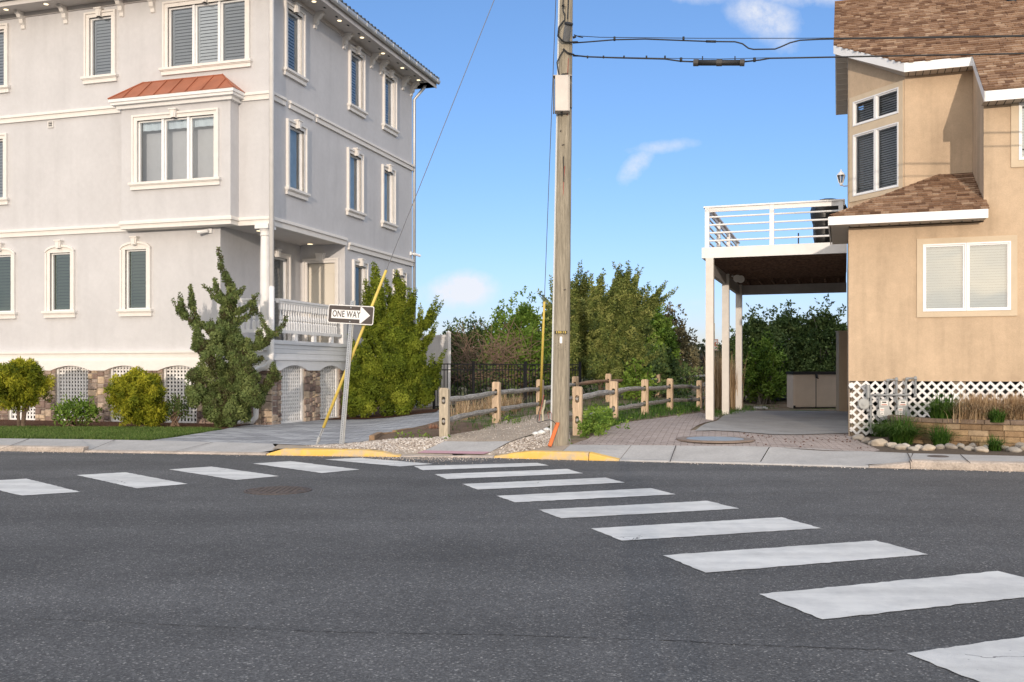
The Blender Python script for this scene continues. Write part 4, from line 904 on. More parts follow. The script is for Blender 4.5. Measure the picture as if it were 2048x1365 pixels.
# ------------------------------------------------------------------ RIGHT HOUSE
def right_house():
    O,w,u=frame_at(1697,17.7,THR)
    RF=Fr(O,w,(-u[0],-u[1]))
    H=thing('house',(O[0],O[1],.16),'tan stucco house with brown shingle roofs and a raised white deck','house')
    def W(s,t): return (O[0]+s*w[0]+t*u[0],O[1]+s*w[1]+t*u[1])
    def P(s,t,z): return (*W(s,t),z)
    def fr_from(s0,t0,s1,t1):
        a,b=W(s0,t0),W(s1,t1); L=math.dist(a,b); A=((b[0]-a[0])/L,(b[1]-a[1])/L); return Fr(a,A,(A[1],-A[0])),L
    RE=9.0; TB=7.4; TL=11.0
    rz=lambda t: 6.18+.687*(t+.35)      # main roof plane
    B1=2.25
    low=(1.26,2.68,2.39,3.60); upw=(2.80,3.9,5.0,6.0); 
    wm=MB()
    # storey one front, plus full height right block
    holes_wall(wm,RF,0,B1,1.14,3.95,[low]); holes_wall(wm,RF,B1,RE,1.14,6.05,[low,upw])
    wm.quad(P(0,0,1.14),P(0,TL,.1),P(0,TL,4.2),P(0,0,3.95)); wm.quad(P(0,TL,.1),P(RE,TL,.1),P(RE,TL,4.2),P(0,TL,4.2)); wm.quad(P(0,TB,4.2),P(RE,TB,4.2),P(RE,TL,4.2),P(0,TL,4.2))          # side, lower
    wm.quad(P(B1,0,4.0),P(B1,1.6,4.0),P(B1,1.6,rz(1.6)-.16),P(B1,0,rz(0)-.16))   # step wall
    UF=RF.off(-1.6); wm.quad(P(1.05,1.6,4.0),P(B1,1.6,4.0),P(B1,1.6,rz(1.6)-.16),P(1.05,1.6,rz(1.6)-.16))
    CF,CL=fr_from(0,2.66,1.05,1.6)
    ca=lambda px: CF.a(px)
    cz=lambda px,py: CF.hit(px,py)[1]
    up=[(ca(1710.5),ca(1748),cz(1710,250),cz(1710,202)),(ca(1754),ca(1796),cz(1796,228),cz(1796,179))]
    u0,u1=ca(1707),ca(1799); 
    uz=(cz(1707,255),cz(1707,204.5)); lz=(cz(1707,394.5),cz(1707,270.5))
    holes_wall(wm,CF,0,CL,3.9,rz(1.6)-.16,[(u0,u1,uz[0],uz[1]),(u0,u1,lz[0],lz[1])])
    wm.quad(CF.P(0,0,rz(1.6)-.16),CF.P(CL,0,rz(1.6)-.16),CF.P(0,0,rz(2.66)-.16),r=.5)
    wm.quad(P(0,2.66,3.9),P(0,TB,3.9),P(0,TB,rz(2.66)),P(0,2.66,rz(2.66))); 
    wm.quad(P(0,2.66,rz(2.66)-.2),P(0,5.2,rz(5.2)-.2),P(0,TB,rz(3.0)-.2),P(0,TB,rz(2.66)-.5))
    wm.quad(P(0,TB,1.1),P(RE,TB,1.1),P(RE,TB,8),P(0,TB,8)); wm.quad(P(RE,0,1.1),P(RE,TB,1.1),P(RE,TB,8),P(RE,0,6.05))
    fixn(wm.build('wall',TAN,H))
    # windows
    def rwin(fr,a0,a1,z0,z1,n,glass,tr=True,tw=.10,inner='blind',tz=None,name='window'):
        mb=MB(); 
        if tr: ring(mb,fr,a0,a1,z0,z1,tw,-.01,.022)
        else: ring(mb,fr,a0,a1,z0,z1,.012,-.01,.016)
        wd_=mb.build(name,TANTRIM,H)
        f=MB(); pw=(a1-a0)/n
        for i in range(n):
            x0=a0+i*pw; x1=x0+pw
            ring(f,fr,x0+.028,x1-.028,z0+.028,z1-.028,.026,-.06,.030); ring(f,fr,x0+.055,x1-.055,z0+.055,z1-.055,.028,-.06,.008)
        for q in (((a0,z0),(a0,z1)),((a0,z1),(a1,z1)),((a1,z1),(a1,z0)),((a1,z0),(a0,z0))):
            f.quad(fr.P(q[0][0],.01,q[0][1]),fr.P(q[1][0],.01,q[1][1]),fr.P(q[1][0],-.14,q[1][1]),fr.P(q[0][0],-.14,q[0][1]))
        f.build('sash',WHITE,wd_)
        g=MB()
        for i in range(n): g.quad(*[fr.P(a,-.02,z) for a,z in ((a0+i*pw+.05,z0+.05),(a0+(i+1)*pw-.05,z0+.05),(a0+(i+1)*pw-.05,z1-.05),(a0+i*pw+.05,z1-.05))])
        g.build('pane',glass,wd_)
        s=MB(); sl=.048; z=z0+.03; tl=.74 if glass is GLASS else .93
        while z<z1-.03:
            s.quad(fr.P(a0+.02,-.10,z),fr.P(a1-.02,-.10,z),fr.P(a1-.02,-.12,z+sl*tl),fr.P(a0+.02,-.12,z+sl*tl)); z+=sl
        s.box(fr,a0,a1,-.30,-.28,z0,z1,1); s.build('blind',[BLIND,DARK],wd_)
        return wd_
    rwin(RF,*low,2,GLASSR); rwin(RF,*upw,1,GLASSR,tw=.12)
    # chamfer window : one outer trim, four lights
    mb=MB(); t0=ca(1700); t1=min(CL-.01,ca(1807)); zt,zb=uz[1]+.10,lz[0]-.10
    mb.box(CF,t0,u0,-.01,.02,zb,zt); mb.box(CF,u1,t1,-.01,.02,zb,zt); mb.box(CF,u0,u1,-.01,.02,uz[1],zt); mb.box(CF,u0,u1,-.01,.02,zb,lz[0]); mb.box(CF,u0,u1,-.01,.02,lz[1],uz[0])
    mb.build('window_surround',TANTRIM,H)
    rwin(CF,u0+.004,u1-.004,uz[0]+.004,uz[1]-.004,2,GLASS,tr=False); rwin(CF,u0+.004,u1-.004,lz[0]+.004,lz[1]-.004,2,GLASS,tr=False)
    # main roof : shingles on plan region, chamfer corner, step at block
    ch=(1.02,1.25); sL=-.29; tL=1.25+(1.02-sL)
    def afn(v):   # v : up-slope distance measured in plan t from -.35
        t=v-.35
        if t<1.25: return (B1-.04,RE+.3)
        if t<tL: return (1.02-(t-1.25),RE+.3)
        return (sL,RE+.3)
    cs=math.cos(math.atan(.687)); 
    nv=(-.687*u[0]*cs,-.687*u[1]*cs,cs)
    def PR(a,v,h): t=v-.35; x,y=W(a,t); return (x+nv[0]*h,y+nv[1]*h,rz(t)+nv[2]*h)
    r=MB(); AR=4.6
    tabs(r,PR,lambda v:(afn(v)[0],min(AR,afn(v)[1])),0,5.55,course=.13*cs,wmin=.08,wmax=.21)
    # deck plate under the shingles and the rest of the roof
    pl=[(B1-.04,-.35),(RE+.3,-.35),(RE+.3,5.2),(sL,5.2),(sL,tL),(1.02,1.25),(B1-.04,1.25)]
    q=[PR(s,t+.35,-.012) for s,t in pl]; r.quad(*q,m=0,r=.3)
    bk=lambda t: rz(5.2)-.687*(t-5.2)
    r.quad(P(sL,5.2,rz(5.2)),P(RE+.3,5.2,rz(5.2)),P(RE+.3,7.8,bk(7.8)),P(sL,7.8,bk(7.8)),r=.4)
    r.tube([P(sL,5.2,rz(5.2)+.01),P(RE+.3,5.2,rz(5.2)+.01)],.05,6,r=.3)
    r.build('roof',SHING,H)
    # fascias and soffits of the main roof
    f=MB(); hgt=.19
    def fas(s0,t0,s1,t1,z0,z1,h=hgt,th=.025,lip=True):
        fr_,L_=fr_from(s0,t0,s1,t1); 
        f.add([fr_.P(0,0,z0-.012),fr_.P(L_,0,z1-.012),fr_.P(L_,0,z1-h),fr_.P(0,0,z0-h),fr_.P(0,-th,z0-.012),fr_.P(L_,-th,z1-.012),fr_.P(L_,-th,z1-h),fr_.P(0,-th,z0-h)],[(0,3,2,1),(4,5,6,7),(0,1,5,4),(3,7,6,2),(0,4,7,3),(1,2,6,5)])
    fas(sL,tL,1.02,1.25,rz(tL),rz(1.25)); fas(1.02,1.25,B1-.04,1.25,rz(1.25),rz(1.25)); fas(B1-.04,1.25,B1-.04,-.35,rz(1.25),rz(-.35)); fas(B1-.04,-.35,RE+.3,-.35,rz(-.35),rz(-.35))
    fas(sL,5.2,sL,tL,rz(5.2),rz(tL)); fas(sL,7.8,sL,5.2,bk(7.8),rz(5.2))
    fixn(f.build('fascia',WHITE,H))
    SOF2=mat('beaded soffit',(.50,.46,.41),.8,nscale=4,namt=.05)
    s=MB()
    def soff(pts):
        s.quad(*[P(a,t,z) for a,t,z in pts],m=0)
    zz=lambda t: rz(t)-hgt+.01
    soff([(sL,tL,zz(tL)),(1.02,1.25,zz(1.25)),(1.05,1.6,zz(1.25)),(0,2.66,zz(2.66)-.1)]); soff([(1.02,1.25,zz(1.25)),(B1,1.25,zz(1.25)),(B1,1.6,zz(1.25)),(1.05,1.6,zz(1.25))])
    soff([(B1-.04,-.35,zz(-.35)),(RE,-.35,zz(-.35)),(RE,0,zz(-.35)),(B1-.04,0,zz(-.35))])
    soff([(B1-.04,-.35,zz(-.35)),(B1-.04,1.25,zz(1.25)),(B1+.01,1.25,zz(1.25)),(B1+.01,-.35,zz(-.35))])
    soff([(sL,tL,zz(tL)),(0,2.66,zz(2.66)),(0,5.2,zz(5.2)),(sL,5.2,zz(5.2))]); soff([(sL,5.2,zz(5.2)),(0,5.2,zz(5.2)),(0,7.8,bk(7.8)-.19),(sL,7.8,bk(7.8)-.19)])
    t=5.3
    while t<7.75: s.box(Fr(W(0,0),w,(-u[0],-u[1])),sL+.02,0,-t-.012,-t,bk(t)-.20,bk(t)-.17,0,.1); t+=.14
    a=1.1
    while a<B1: s.box(RF,a,a+.012,-1.6,-1.27,zz(1.25)-.006,zz(1.25)+.003,1); a+=.13
    a=B1+.05
    while a<5: s.box(RF,a,a+.012,0,.33,zz(-.35)-.006,zz(-.35)+.003,1); a+=.13
    s.build('soffit',[SOF2,DARK],H)
    # skirt roof over the first storey
    r=MB(); e=-.33; z0=4.13; sl=.5
    c2=math.cos(math.atan(sl)); n2=(-sl*u[0]*c2,-sl*u[1]*c2,c2)
    def PF(a,v,h): t=-.4+v; x,y=W(a,t); return (x+n2[0]*h,y+n2[1]*h,z0+sl*v+n2[2]*h)
    tabs(r,PF,lambda v:(e+v,(2.29 if v<.42 else B1-.004)),0,2.0,course=.13*c2,wmin=.08,wmax=.21)
    n3=(-sl*w[0]*c2,-sl*w[1]*c2,c2)
    def PL(a,v,h): x,y=W(e+v,a); return (x+n3[0]*h,y+n3[1]*h,z0+sl*v+n3[2]*h)
    def al(v):
        s_=e+v; t0_=-.4+v; t1_=2.45 if s_<0 else 2.66-s_*(1.06/1.05); return (t0_,t1_) if s_<1.05 else (t0_,1.6)
    tabs(r,PL,al,0,2.0,course=.13*c2,wmin=.08,wmax=.21)
    r.quad(PF(e,0,-.01),PF(2.29,0,-.01),PF(B1,2.0,-.01),PF(1.67,2.0,-.01),r=.3); r.quad(PF(e,0,-.01),PF(1.67,2.0,-.01),P(1.05,1.6,z0+sl*1.38),P(0,2.66,z0+sl*.33),P(0,2.45,z0+sl*.33),P(e,2.45,z0-.01),r=.3)
    for i in range(14):
        v0_,v1_=i*2.0/14,(i+1)*2.0/14+.03; p0=Vector(PF(e+v0_,v0_,.03)); p1=Vector(PF(e+v1_,v1_,.018)); sd=Vector((w[0],w[1],0)); bd=Vector((u[0],u[1],0))
        r.add([p0+sd*.12-Vector((0,0,.045)),p0,p0+bd*.12-Vector((0,0,.045)),p1+sd*.12-Vector((0,0,.045)),p1,p1+bd*.12-Vector((0,0,.045))],[(0,1,4,3),(1,2,5,4)],0)
    r.build('skirt_roof',SHING,H)
    f=MB(); R0=RF
    f.box(R0,e,2.27,.40,.425,3.965,z0-.012); f.box(Fr(W(e,0),(u[0],u[1]),(-w[0],-w[1])),-.4,2.45,.0,.02,3.965,z0-.012)
    f.build('fascia',WHITE,H)
    f=MB(); f.quad(P(e+.02,-.4,3.97),P(2.25,-.4,3.97),P(2.25,0,3.97),P(e+.02,0,3.97)); f.quad(P(e+.02,0,3.97),P(0,0,3.97),P(0,2.43,3.97),P(e+.02,2.43,3.97))
    a=0
    while a<2.2: f.box(RF,a,a+.03,.12,.15,3.962,3.968,1); a+=.17
    f.build('soffit',[SOF2,DARK],H)
    # lattice skirt, open to a dim crawl space
    l=MB(); zt=1.135; st=.158; wd_=.042; x1=RE-.5
    def strip(a0,zz0,a1,zz1,d):
        L_=math.hypot(a1-a0,zz1-zz0); nx,nz=-(zz1-zz0)/L_*wd_/2,(a1-a0)/L_*wd_/2
        l.prism(RF,[(a0-nx,zz0-nz),(a1-nx,zz1-nz),(a1+nx,zz1+nz),(a0+nx,zz0+nz)],d,d+.008)
    zlo=.16; hh=zt-zlo
    a=-hh
    XE=5.2
    while a<XE:
        for sgn,d in ((1,.0),(-1,.0085)):
            if sgn>0: p0,p1=[a,zlo],[a+hh,zt]
            else: p0,p1=[a,zt],[a+hh,zlo]
            if p0[0]<.03: k=.03-p0[0]; p0[0]+=k; p0[1]+=sgn*k
            if p1[0]>XE: k=p1[0]-XE; p1[0]-=k; p1[1]-=sgn*k
            if p1[0]-p0[0]>.04: strip(p0[0],p0[1],p1[0],p1[1],d)
        a+=st
    l.build('lattice_skirt',WHITEP,H)
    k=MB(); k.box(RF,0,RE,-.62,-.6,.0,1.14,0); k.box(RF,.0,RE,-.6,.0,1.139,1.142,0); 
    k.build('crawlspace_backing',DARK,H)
    FB_=mat('foundation block',(.27,.22,.17),.95,nscale=6,namt=.2)
    for a in (.04,.78,1.75,2.85,3.9): k=MB(); k.box(RF,a,a+.22,-.30,-.06,.05,1.13); k.build('foundation_pier',FB_,H)
    k=MB(); k.box(RF,-.001,.03,-2.2,.0,.05,1.14); k.build('foundation_wall',FB_,H)
    # lantern
    # deck on the left side
    t0,t1=4.05,10.8; zbm,ztm=3.97,4.22; DL=-3.24
    d=MB(); 
    nb=int((t1-t0)/.14)
    for i in range(nb): tt=t0+.03+i*.14; d.box(RF,DL+.03,-.02,-tt-.132,-tt,ztm-.035,ztm-.002)
    dk=d.build('deck',DECKU,H)
    d=MB(); d.box(RF,DL,-.02,-t0-.045,-t0,zbm,ztm); d.box(RF,DL,DL+.045,-t1,-t0-.046,zbm,ztm); d.build('rim_beam',WHITEP,dk)
    d=MB(); d.box(RF,DL+.2,-.02,-t1,-t1+.10,3.60,3.88); d.build('beam',GB:=mat('grey painted beam',(.36,.34,.33),.8,nscale=4,namt=.1),dk)
    d=MB(); d.box(RF,DL+.10,DL+.20,-t1,-t0-.25,3.62,3.90); d.build('beam',GB,dk)
    tt=t0+.3
    while tt<t1-1.2: j=MB(); j.box(RF,DL+.1,-.03,-tt-.04,-tt,zbm-.02,ztm-.037); j.build('joist',DECKU,dk); tt+=.38
    j=MB(); j.box(RF,DL+.1,-.03,-t1,-t1+.05,3.88,ztm-.037); j.build('joist',DECKU,dk)
    for i in range(1,9):
        s_=DL+.1+i*.36; j=MB(); j.box(RF,s_,s_+.05,-t1+.1,-t1+1.3,3.89,zbm-.021); j.build('joist',DECKU,dk)
    PM=mat('painted deck post',(.66,.62,.57),.7,nscale=5,namt=.06)
    for t_ in (4.14,7.3,10.67):
        x,y=W(-3.06,t_); z=ground(x,y); k=MB(); k.box(RF,-3.15,-2.97,-t_-.09,-t_+.09,z-.05,zbm if t_<5 else 3.9); k.build('deck_post',PM,dk)
    # railing
    zr=5.15
    rl=MB(); rl.box(RF,-3.20,-.06,-t0-.16,-t0-.0,zr,zr+.035); rl.box(RF,-3.14,-.06,-t0-.09,-t0-.05,zr-.10,zr-.0)
    for s_ in (-3.17,-1.70,-.20): rl.box(RF,s_,s_+.10,-t0-.12,-t0-.02,ztm,zr-.001)
    for i in range(4): z=ztm+.16+i*.185; rl.tube([P(-3.1,t0+.07,z),P(-.1,t0+.07,z)],.022,8)
    rl.build('deck_railing',WHITE,dk)
    rl=MB(); FL=Fr(W(-3.12,0),(u[0],u[1]),(-w[0],-w[1]))
    rl.box(FL,t0+.1,t1,-.08,.08,zr,zr+.035); rl.box(FL,t0+.1,t1,-.02,.02,zr-.10,zr)
    for tt in (6.2,8.4,10.6): rl.box(FL,tt,tt+.1,-.05,.05,ztm,zr-.001)
    for i in range(4): z=ztm+.16+i*.185; rl.tube([P(-3.12,t0+.1,z),P(-3.12,t1,z)],.022,8)
    rl.build('deck_railing',WHITE,dk)
    # floodlight under the deck
    x,y,z=P(-2.80,7.2,3.78); t=thing('floodlight',(x,y,z),'round white twin floodlight under the raised deck','light')
    k=MB(); k.tube([(x-.10,y,z+.06),(x-.02,y-.02,z+.03)],.03,8); k.build('bracket',GALV,t)
    k=MB(); 
    for dx,dz in ((0.02,0),(.12,-.02)): k.tube([(x+dx,y+.08,z+dz),(x+dx,y-.0,z+dz),(x+dx+.0,y-.10,z+dz-.02)],[.04,.07,.10],14)
    k.build('lamp_head',SPK,t)
    k=MB(); 
    for dx,dz in ((0.02,0),(.12,-.02)): k.tube([(x+dx,y-.101,z+dz-.02),(x+dx,y-.108,z+dz-.021)],.075,14)
    k.build('lens',mat('frosted lens',(.55,.55,.53),.3),t)
    # wall lantern
    x,y,z=at(1682,357,20.6); t=thing('wall_lantern',(x,y,z-.2),'small white wall lantern on the side of the tan house above the deck','lantern')
    k=MB(); k.lathe((x,y),[(.005,z-.17),(.03,z-.15),(.035,z-.11),(.045,z-.10)],8); k.lathe((x,y),[(.095,z+.06),(.05,z+.12),(.015,z+.15),(.012,z+.19)],8)
    k.tube([(x+.0,y,z-.13),(x+.06,y,z-.17),(x+.14,y+.02,z-.16)],.012,6)
    for i in range(6): an=i*math.pi/3; k.tube([(x+.045*math.cos(an),y+.045*math.sin(an),z-.10),(x+.09*math.cos(an),y+.09*math.sin(an),z+.06)],.007,4)
    k.build('lantern_frame',WHITEP,t)
    k=MB(); k.lathe((x,y),[(.040,z-.095),(.083,z+.055)],8); k.build('lantern_glass',glassmat('lantern glass',(.8,.8,.8),.2),t)
    # covered grill on the deck
    gx,gy=W(-.42,5.0); z=ztm; g=MB(); n=18
    prof=[(.30,.0),(.33,.25),(.36,.55),(.40,.72),(.40,.86),(.36,1.0),(.27,1.10),(.12,1.14),(.02,1.145)]
    vs=[]; 
    for r_,h in prof:
        for j in range(n):
            an=2*math.pi*j/n; cx_,sx_=math.cos(an),math.sin(an); sq=1/max(abs(cx_),abs(sx_))**.55; wob=1+.05*math.sin(an*5+h*7)
            vs.append((gx+r_*cx_*sq*wob*1.0,gy+r_*sx_*sq*.75*wob,z+h))
    fs=[(i*n+j,i*n+(j+1)%n,(i+1)*n+(j+1)%n,(i+1)*n+j) for i in range(len(prof)-1) for j in range(n)]+[tuple(range(n-1,-1,-1)),tuple((len(prof)-1)*n+j for j in range(n))]
    g.add(vs,fs); tag(g.build('covered_grill',COVER,smooth=True),'black covered barbecue grill standing on the raised deck','grill')
    k=MB(); x,y,z=P(-1.1,4.9,ztm); k.tube([(x,y,z),(x,y,z+.36)],.016,8); k.lathe((x,y),[(.05,z),(.05,z+.02)],10); tag(k.build('dark_stake',BLACKM),'short thin dark stake standing on the deck behind the railing','stake')
    # roof vent at far right
    x,y,z=PR(3.28,4.35,0); t=thing('roof_vent',(x,y,z),'black vent on the brown shingle roof at the right edge','vent')
    k=MB(); k.tube([(x,y,z-.05),(x,y,z+.50)],.10,12); k.build('pipe',BLACKM,t); k=MB(); k.lathe((x,y),[(.19,z+.50),(.19,z+.55),(.02,z+.66)],12); k.build('cap',BLACKM,t)
    return H,RF,W
RH,RFR,RW=right_house()

# ------------------------------------------------------------------ text helper
def text(s,size,mt,parent,org,ax,up,ext=.001,name='lettering',sx=1.0,bold=0):
    cu=bpy.data.curves.new('t','FONT'); cu.body=s; cu.size=size; cu.align_x='CENTER'; cu.align_y='CENTER'; cu.extrude=ext; cu.offset=bold; cu.space_character=1.05
    ob=bpy.data.objects.new('t',cu); COL.objects.link(ob); dg=bpy.context.evaluated_depsgraph_get(); me=bpy.data.meshes.new_from_object(ob.evaluated_get(dg))
    V=np.array([v.co[:] for v in me.vertices]); Fs=[tuple(p.vertices) for p in me.polygons]
    ax=Vector(ax).normalized(); up=Vector(up).normalized(); n=ax.cross(up)
    P=np.array([np.array(org)+np.array(ax)*v[0]*sx+np.array(up)*v[1]+np.array(n)*v[2] for v in V])
    bpy.data.objects.remove(ob); bpy.data.curves.remove(cu)
    return mk(name,P,Fs,mt,parent)

# ------------------------------------------------------------------ utility pole and cables
def pole():
    bx,by=.754,15.268; lean=.10/7.2
    cx=lambda z: bx+lean*(z-.1); zt=11.2; H=Vector
    T=thing('utility_pole',(bx,by,.08),'weathered wooden utility pole at the kerb with an aluminium box','utility pole')
    rad=lambda z: .150-.0052*(z-.1)
    k=MB(); zs=list(np.linspace(-.1,zt,40)); k.tube([(cx(z),by,z) for z in zs],[rad(z)*random.uniform(.99,1.01) for z in zs],20)
    k.build('wood_pole',POLEW,T,smooth=True)
    # conduit strip on the left
    k=MB(); zs=list(np.linspace(.12,zt-1,10)); k.tube([(cx(z)-rad(z)*.93,by-rad(z)*.42,z) for z in zs],.017,6); k.build('conduit',mat('white conduit',(.60,.62,.62),.5),T)
    k=MB(); zs=list(np.linspace(1.9,4.55,30)); k.tube([(cx(z)+.02-.10*((4.55-z)/2.65)+.01*math.sin(z*4),by-rad(z)*1.0-.004+.06*((4.55-z)/2.65),z) for z in zs],.008,5)
    k.tube([(cx(z)+.05+.012*math.sin(z*3),by-rad(z)-.002,z) for z in np.linspace(5.35,6.25,10)],.006,5); k.build('ground_wire',REDW,T)
    k=MB(); k.tube([(cx(z)-.0+.008*math.sin(z*5),by-rad(z)-.006,z) for z in np.linspace(4.3,4.7,8)],.008,5)
    k.build('cable_tail',CABLE,T); k=MB()
    k.tube([at(1128,100,by-.14),at(1120,112,by-.15),at(1114,125,by-.16),at(1116,140,by-.17),at(1120,157,by-.17)],.011,6)
    k.build('cable_tail',CABLE,T); k=MB()
    k.tube([at(1138,-30,by-.13),at(1137,0,by-.13),at(1135,38,by-.2)],.012,6); k.build('cable_tail',CABLE,T); k=MB(); k.tube([at(1128,-30,by-.13),at(1126,5,by-.14),at(1126,22,by-.18),at(1130,30,by-.2),at(1129,42,by-.2)],.011,6)
    k.tube([at(1128,42,by-.2),at(1118,55,by-.2),at(1116,72,by-.2),at(1124,82,by-.2),at(1140,85,by-.14),at(1155,84.5,by-.05)],.016,6)
    k.build('cable_loop',CABLE,T); k=MB()
    k.tube([at(1126,98,by-.16),at(1135,106,by-.15),at(1148,110,by-.08)],.014,6)
    k.build('cable_tail',CABLE,T); k=MB()
    for i in range(7): a=random.random()*6; p=at(1127+4*math.cos(a),14+5*math.sin(a),by-.17); k.tube([at(1127,14,by-.17),p],.009,5)
    k.build('cable_tie',CABLE,T)
    # canister
    k=MB(); p0=Vector(at(1137,50,by-.30)); p1=Vector(at(1131,82,by-.17)); k.tube([p0,p0.lerp(p1,.12),p1],[.062,.058,.05],14); 
    can=k.build('splice_canister',mat('grey canister',(.16,.165,.17),.6,nscale=8,namt=.2),T)
    dd=(p0-p1).normalized(); k=MB(); k.tube([p0+dd*.001,p0+dd*.03],[.068,.068],16); k.build('canister_cap',CABLE,can)
    # aluminium box
    zb,zt2=HC+(HY-232)/F*by,HC+(HY-162)/F*by; xb=cx((zb+zt2)/2)-.045
    k=MB(); k.box(WF,xb-.115,xb+.09,-by+.10,-by+.30,zb,zt2); k.box(WF,xb+.09,xb+.115,-by+.09,-by+.26,zb+.01,zt2-.0); k.box(WF,xb-.145,xb+.15,-by+.10,-by+.27,zt2,zt2+.012)
    bo=k.build('equipment_box',ALU,T,bevel=.004)
    k=MB(); k.box(WF,xb-.14,xb-.125,-by+.10,-by+.20,zb,zt2); k.box(WF,xb+.137,xb+.16,-by+.02,-by+.12,zb+.1,zt2-.08)
    for i in range(9): z=zb+.12+i*.045; k.box(WF,xb+.161,xb+.163,-by+.05,-by+.08,z,z+.02,1)
    k.build('box_bracket',[mat('dark bracket',(.10,.10,.10),.6),SIGNW],bo)
    k=MB(); k.tube([(xb-.01,by-.2,zb),(xb-.01,by-.2,zb-.03)],.018,8); k.tube([(xb+.02,by-.2,zt2),(xb+.02,by-.2,zt2+.05)],.025,8); k.build('cable_gland',CABLE,bo)
    # steps / staples
    k=MB()
    for z in (3.98+.9,5.75,6.0,2.6,5.1):
        k.tube([(cx(z)-.03+random.uniform(-.06,.09),by-rad(z)+.005,z),(cx(z)-.03+random.uniform(-.06,.09)+.03,by-rad(z)-.015,z+.01)],.008,5)
    k.build('staple',IRON,T)
    # number plate and tag
    z=HC+(HY-666)/F*by; x=cx(z)-.010; y=by-rad(z)-.012
    k=MB(); k.box(WF,x-.10,x+.10,-y-.004,-y+.004,z-.024,z+.024); n=k.build('number_plate',mat('black plate',(.02,.018,.012),.6),T)
    text('130115',.048,mat('yellow numerals',(.75,.55,.10),.6),n,(x,y-.006,z),(1,0,0),(0,0,1),sx=1.1,bold=.0008)
    z=HC+(HY-681)/F*by; y=by-rad(z)-.010; k=MB(); pts=[(x+.02*math.cos(a)*1.0,z+(.035 if math.sin(a)>0 else -.035)+.02*math.sin(a)) for a in np.linspace(.01,2*math.pi-.2,14)]
    k.prism(WF,pts,-y-.003,-y+.003); k.build('tag',SIGNW,T)
    k=MB()
    for _ in range(16):
        zz=z+random.uniform(-.16,.10); xx=x+random.uniform(-.09,.09); k.tube([(xx,by-rad(zz)+.01,zz),(xx,by-rad(zz)-.006,zz)],.005,5)
    k.build('nail',IRON,T)
    # cables to the right : sagging spans away along the kerb
    def span(name,pts,r,lab,grp=None,n=60,extra=None):
        """pts : list of (q along span, dz) relative to the anchor"""
    dirx,diry=.960,-.280
    def line(px,py,off=0):
        # point of the vertical plane through the pole along the street seen at a pixel
        ox,oy=cx(6.4)+.12,by+off
        rx=(px-HX)/F; q=(rx*oy-ox)/(dirx-rx*diry); D=oy+q*diry; return (ox+dirx*q,D,HC+(HY-py)/F*D)
    def far(p0,p1,m): # continue past the frame towards the next pole
        d=(Vector(p1)-Vector(p0)).normalized(); out=[]; 
        for i in range(1,14): s=i*1.6; out.append(Vector(p1)+Vector((d.x*s,d.y*s,d.z*s+m*s*s)))
        return out
    up=[(1150,72),(1200,75),(1300,76),(1400,77),(1500,77),(1600,77),(1700,76),(1800,75),(1900,73),(2048,71)]
    P1=[line(*p) for p in up]; P1=P1+far(P1[-3],P1[-1],.004)
    k=MB(); k.tube(P1,.0055,6); 
    for px_ in (1229,1367): k.tube([line(px_,74),line(px_,82)],.018,6)
    k.tube([line(1146,76),line(1152,73)],.02,8); k.tube([line(1148,70),line(1158,74),line(1166,75.5)],.008,6)
    o=k.build('messenger_cable',CABLE,smooth=True); tag(o,'thin uppermost wire strung from the pole over the tan roof','cable')
    lo=[(1146,86.5),(1180,84),(1229,80),(1290,78.5),(1367,81.5),(1420,83.5),(1470,84),(1485,88),(1497,97),(1507,99.2),(1550,98.6),(1562,94),(1580,86),(1600,81),(1640,79),(1690,78),(1780,77),(1900,75),(2048,73)]
    P2=[line(*p) for p in lo]; P2=P2+far(P2[-3],P2[-1],.004)
    k=MB(); k.tube(P2,.011,8); k.tube([line(1412,83.2),line(1432,83.6)],.019,8); o=k.build('telephone_cable',CABLE,smooth=True); tag(o,'black cable with a slack loop hanging just under the top wire','cable')
    l3=[(1146,111),(1175,114),(1230,116),(1330,118.5),(1362,123),(1388,124)]
    P3=[line(*p) for p in l3]; k=MB(); k.tube(P3,.012,8)
    for px_ in (1175,1207,1248,1293,1330): k.tube([line(px_,112),line(px_,117)],.014,6)
    P4=[line(*p) for p in ((1488,124),(1520,120.5),(1540,117),(1600,116),(1700,114),(1850,111),(1950,109.5),(2048,107.5))]; P4=P4+far(P4[-3],P4[-1],.004)
    k.tube(P4,.012,8); k.tube([line(1146,113),line(1330,117),line(1440,118.5),line(1540,116)],.005,6)
    for px_ in (1362,1509): k.tube([line(px_,116),line(px_,124)],.022,6)
    for px_ in (1405,1470): k.tube([line(px_,113),line(px_,122)],.009,6)
    o=k.build('service_cable',CABLE,smooth=True); tag(o,'lower black cable that carries the splice case','cable')
    t=thing('splice_case',line(1438,126),'black cylindrical splice case hanging on the lower cable','splice case')
    k=MB(); k.tube([line(1391,126),line(1485,126)],.044,14); k.build('case_body',CABLE,t,smooth=True)
    CLM=mat('dark clamp',(.05,.045,.04),.5)
    for a,b in ((1387,1397),(1433,1444),(1480,1489)): k=MB(); k.tube([line(a,126),line(b,126)],.052,14); k.build('clamp_band',CLM,t)
    # guy wire to the left with yellow guard
    g0=(*gp(633,891),.11); top=Vector((cx(9.9)-.1,by,9.9)); g0=Vector(g0); d=(top-g0).normalized()
    T2=thing('guy_wire',g0,'steel guy wire with a yellow guard left of the one way sign','guy wire')
    k=MB(); k.tube([g0,top],.0065,6); k.build('strand',GUYM,T2)
    def al(py): # point on guy at photo height
        t_=0
        for i in range(4000):
            p=g0+d*(i*.004)
            if HY-(p.z-HC)*F/p.y<=py: return p
        return p
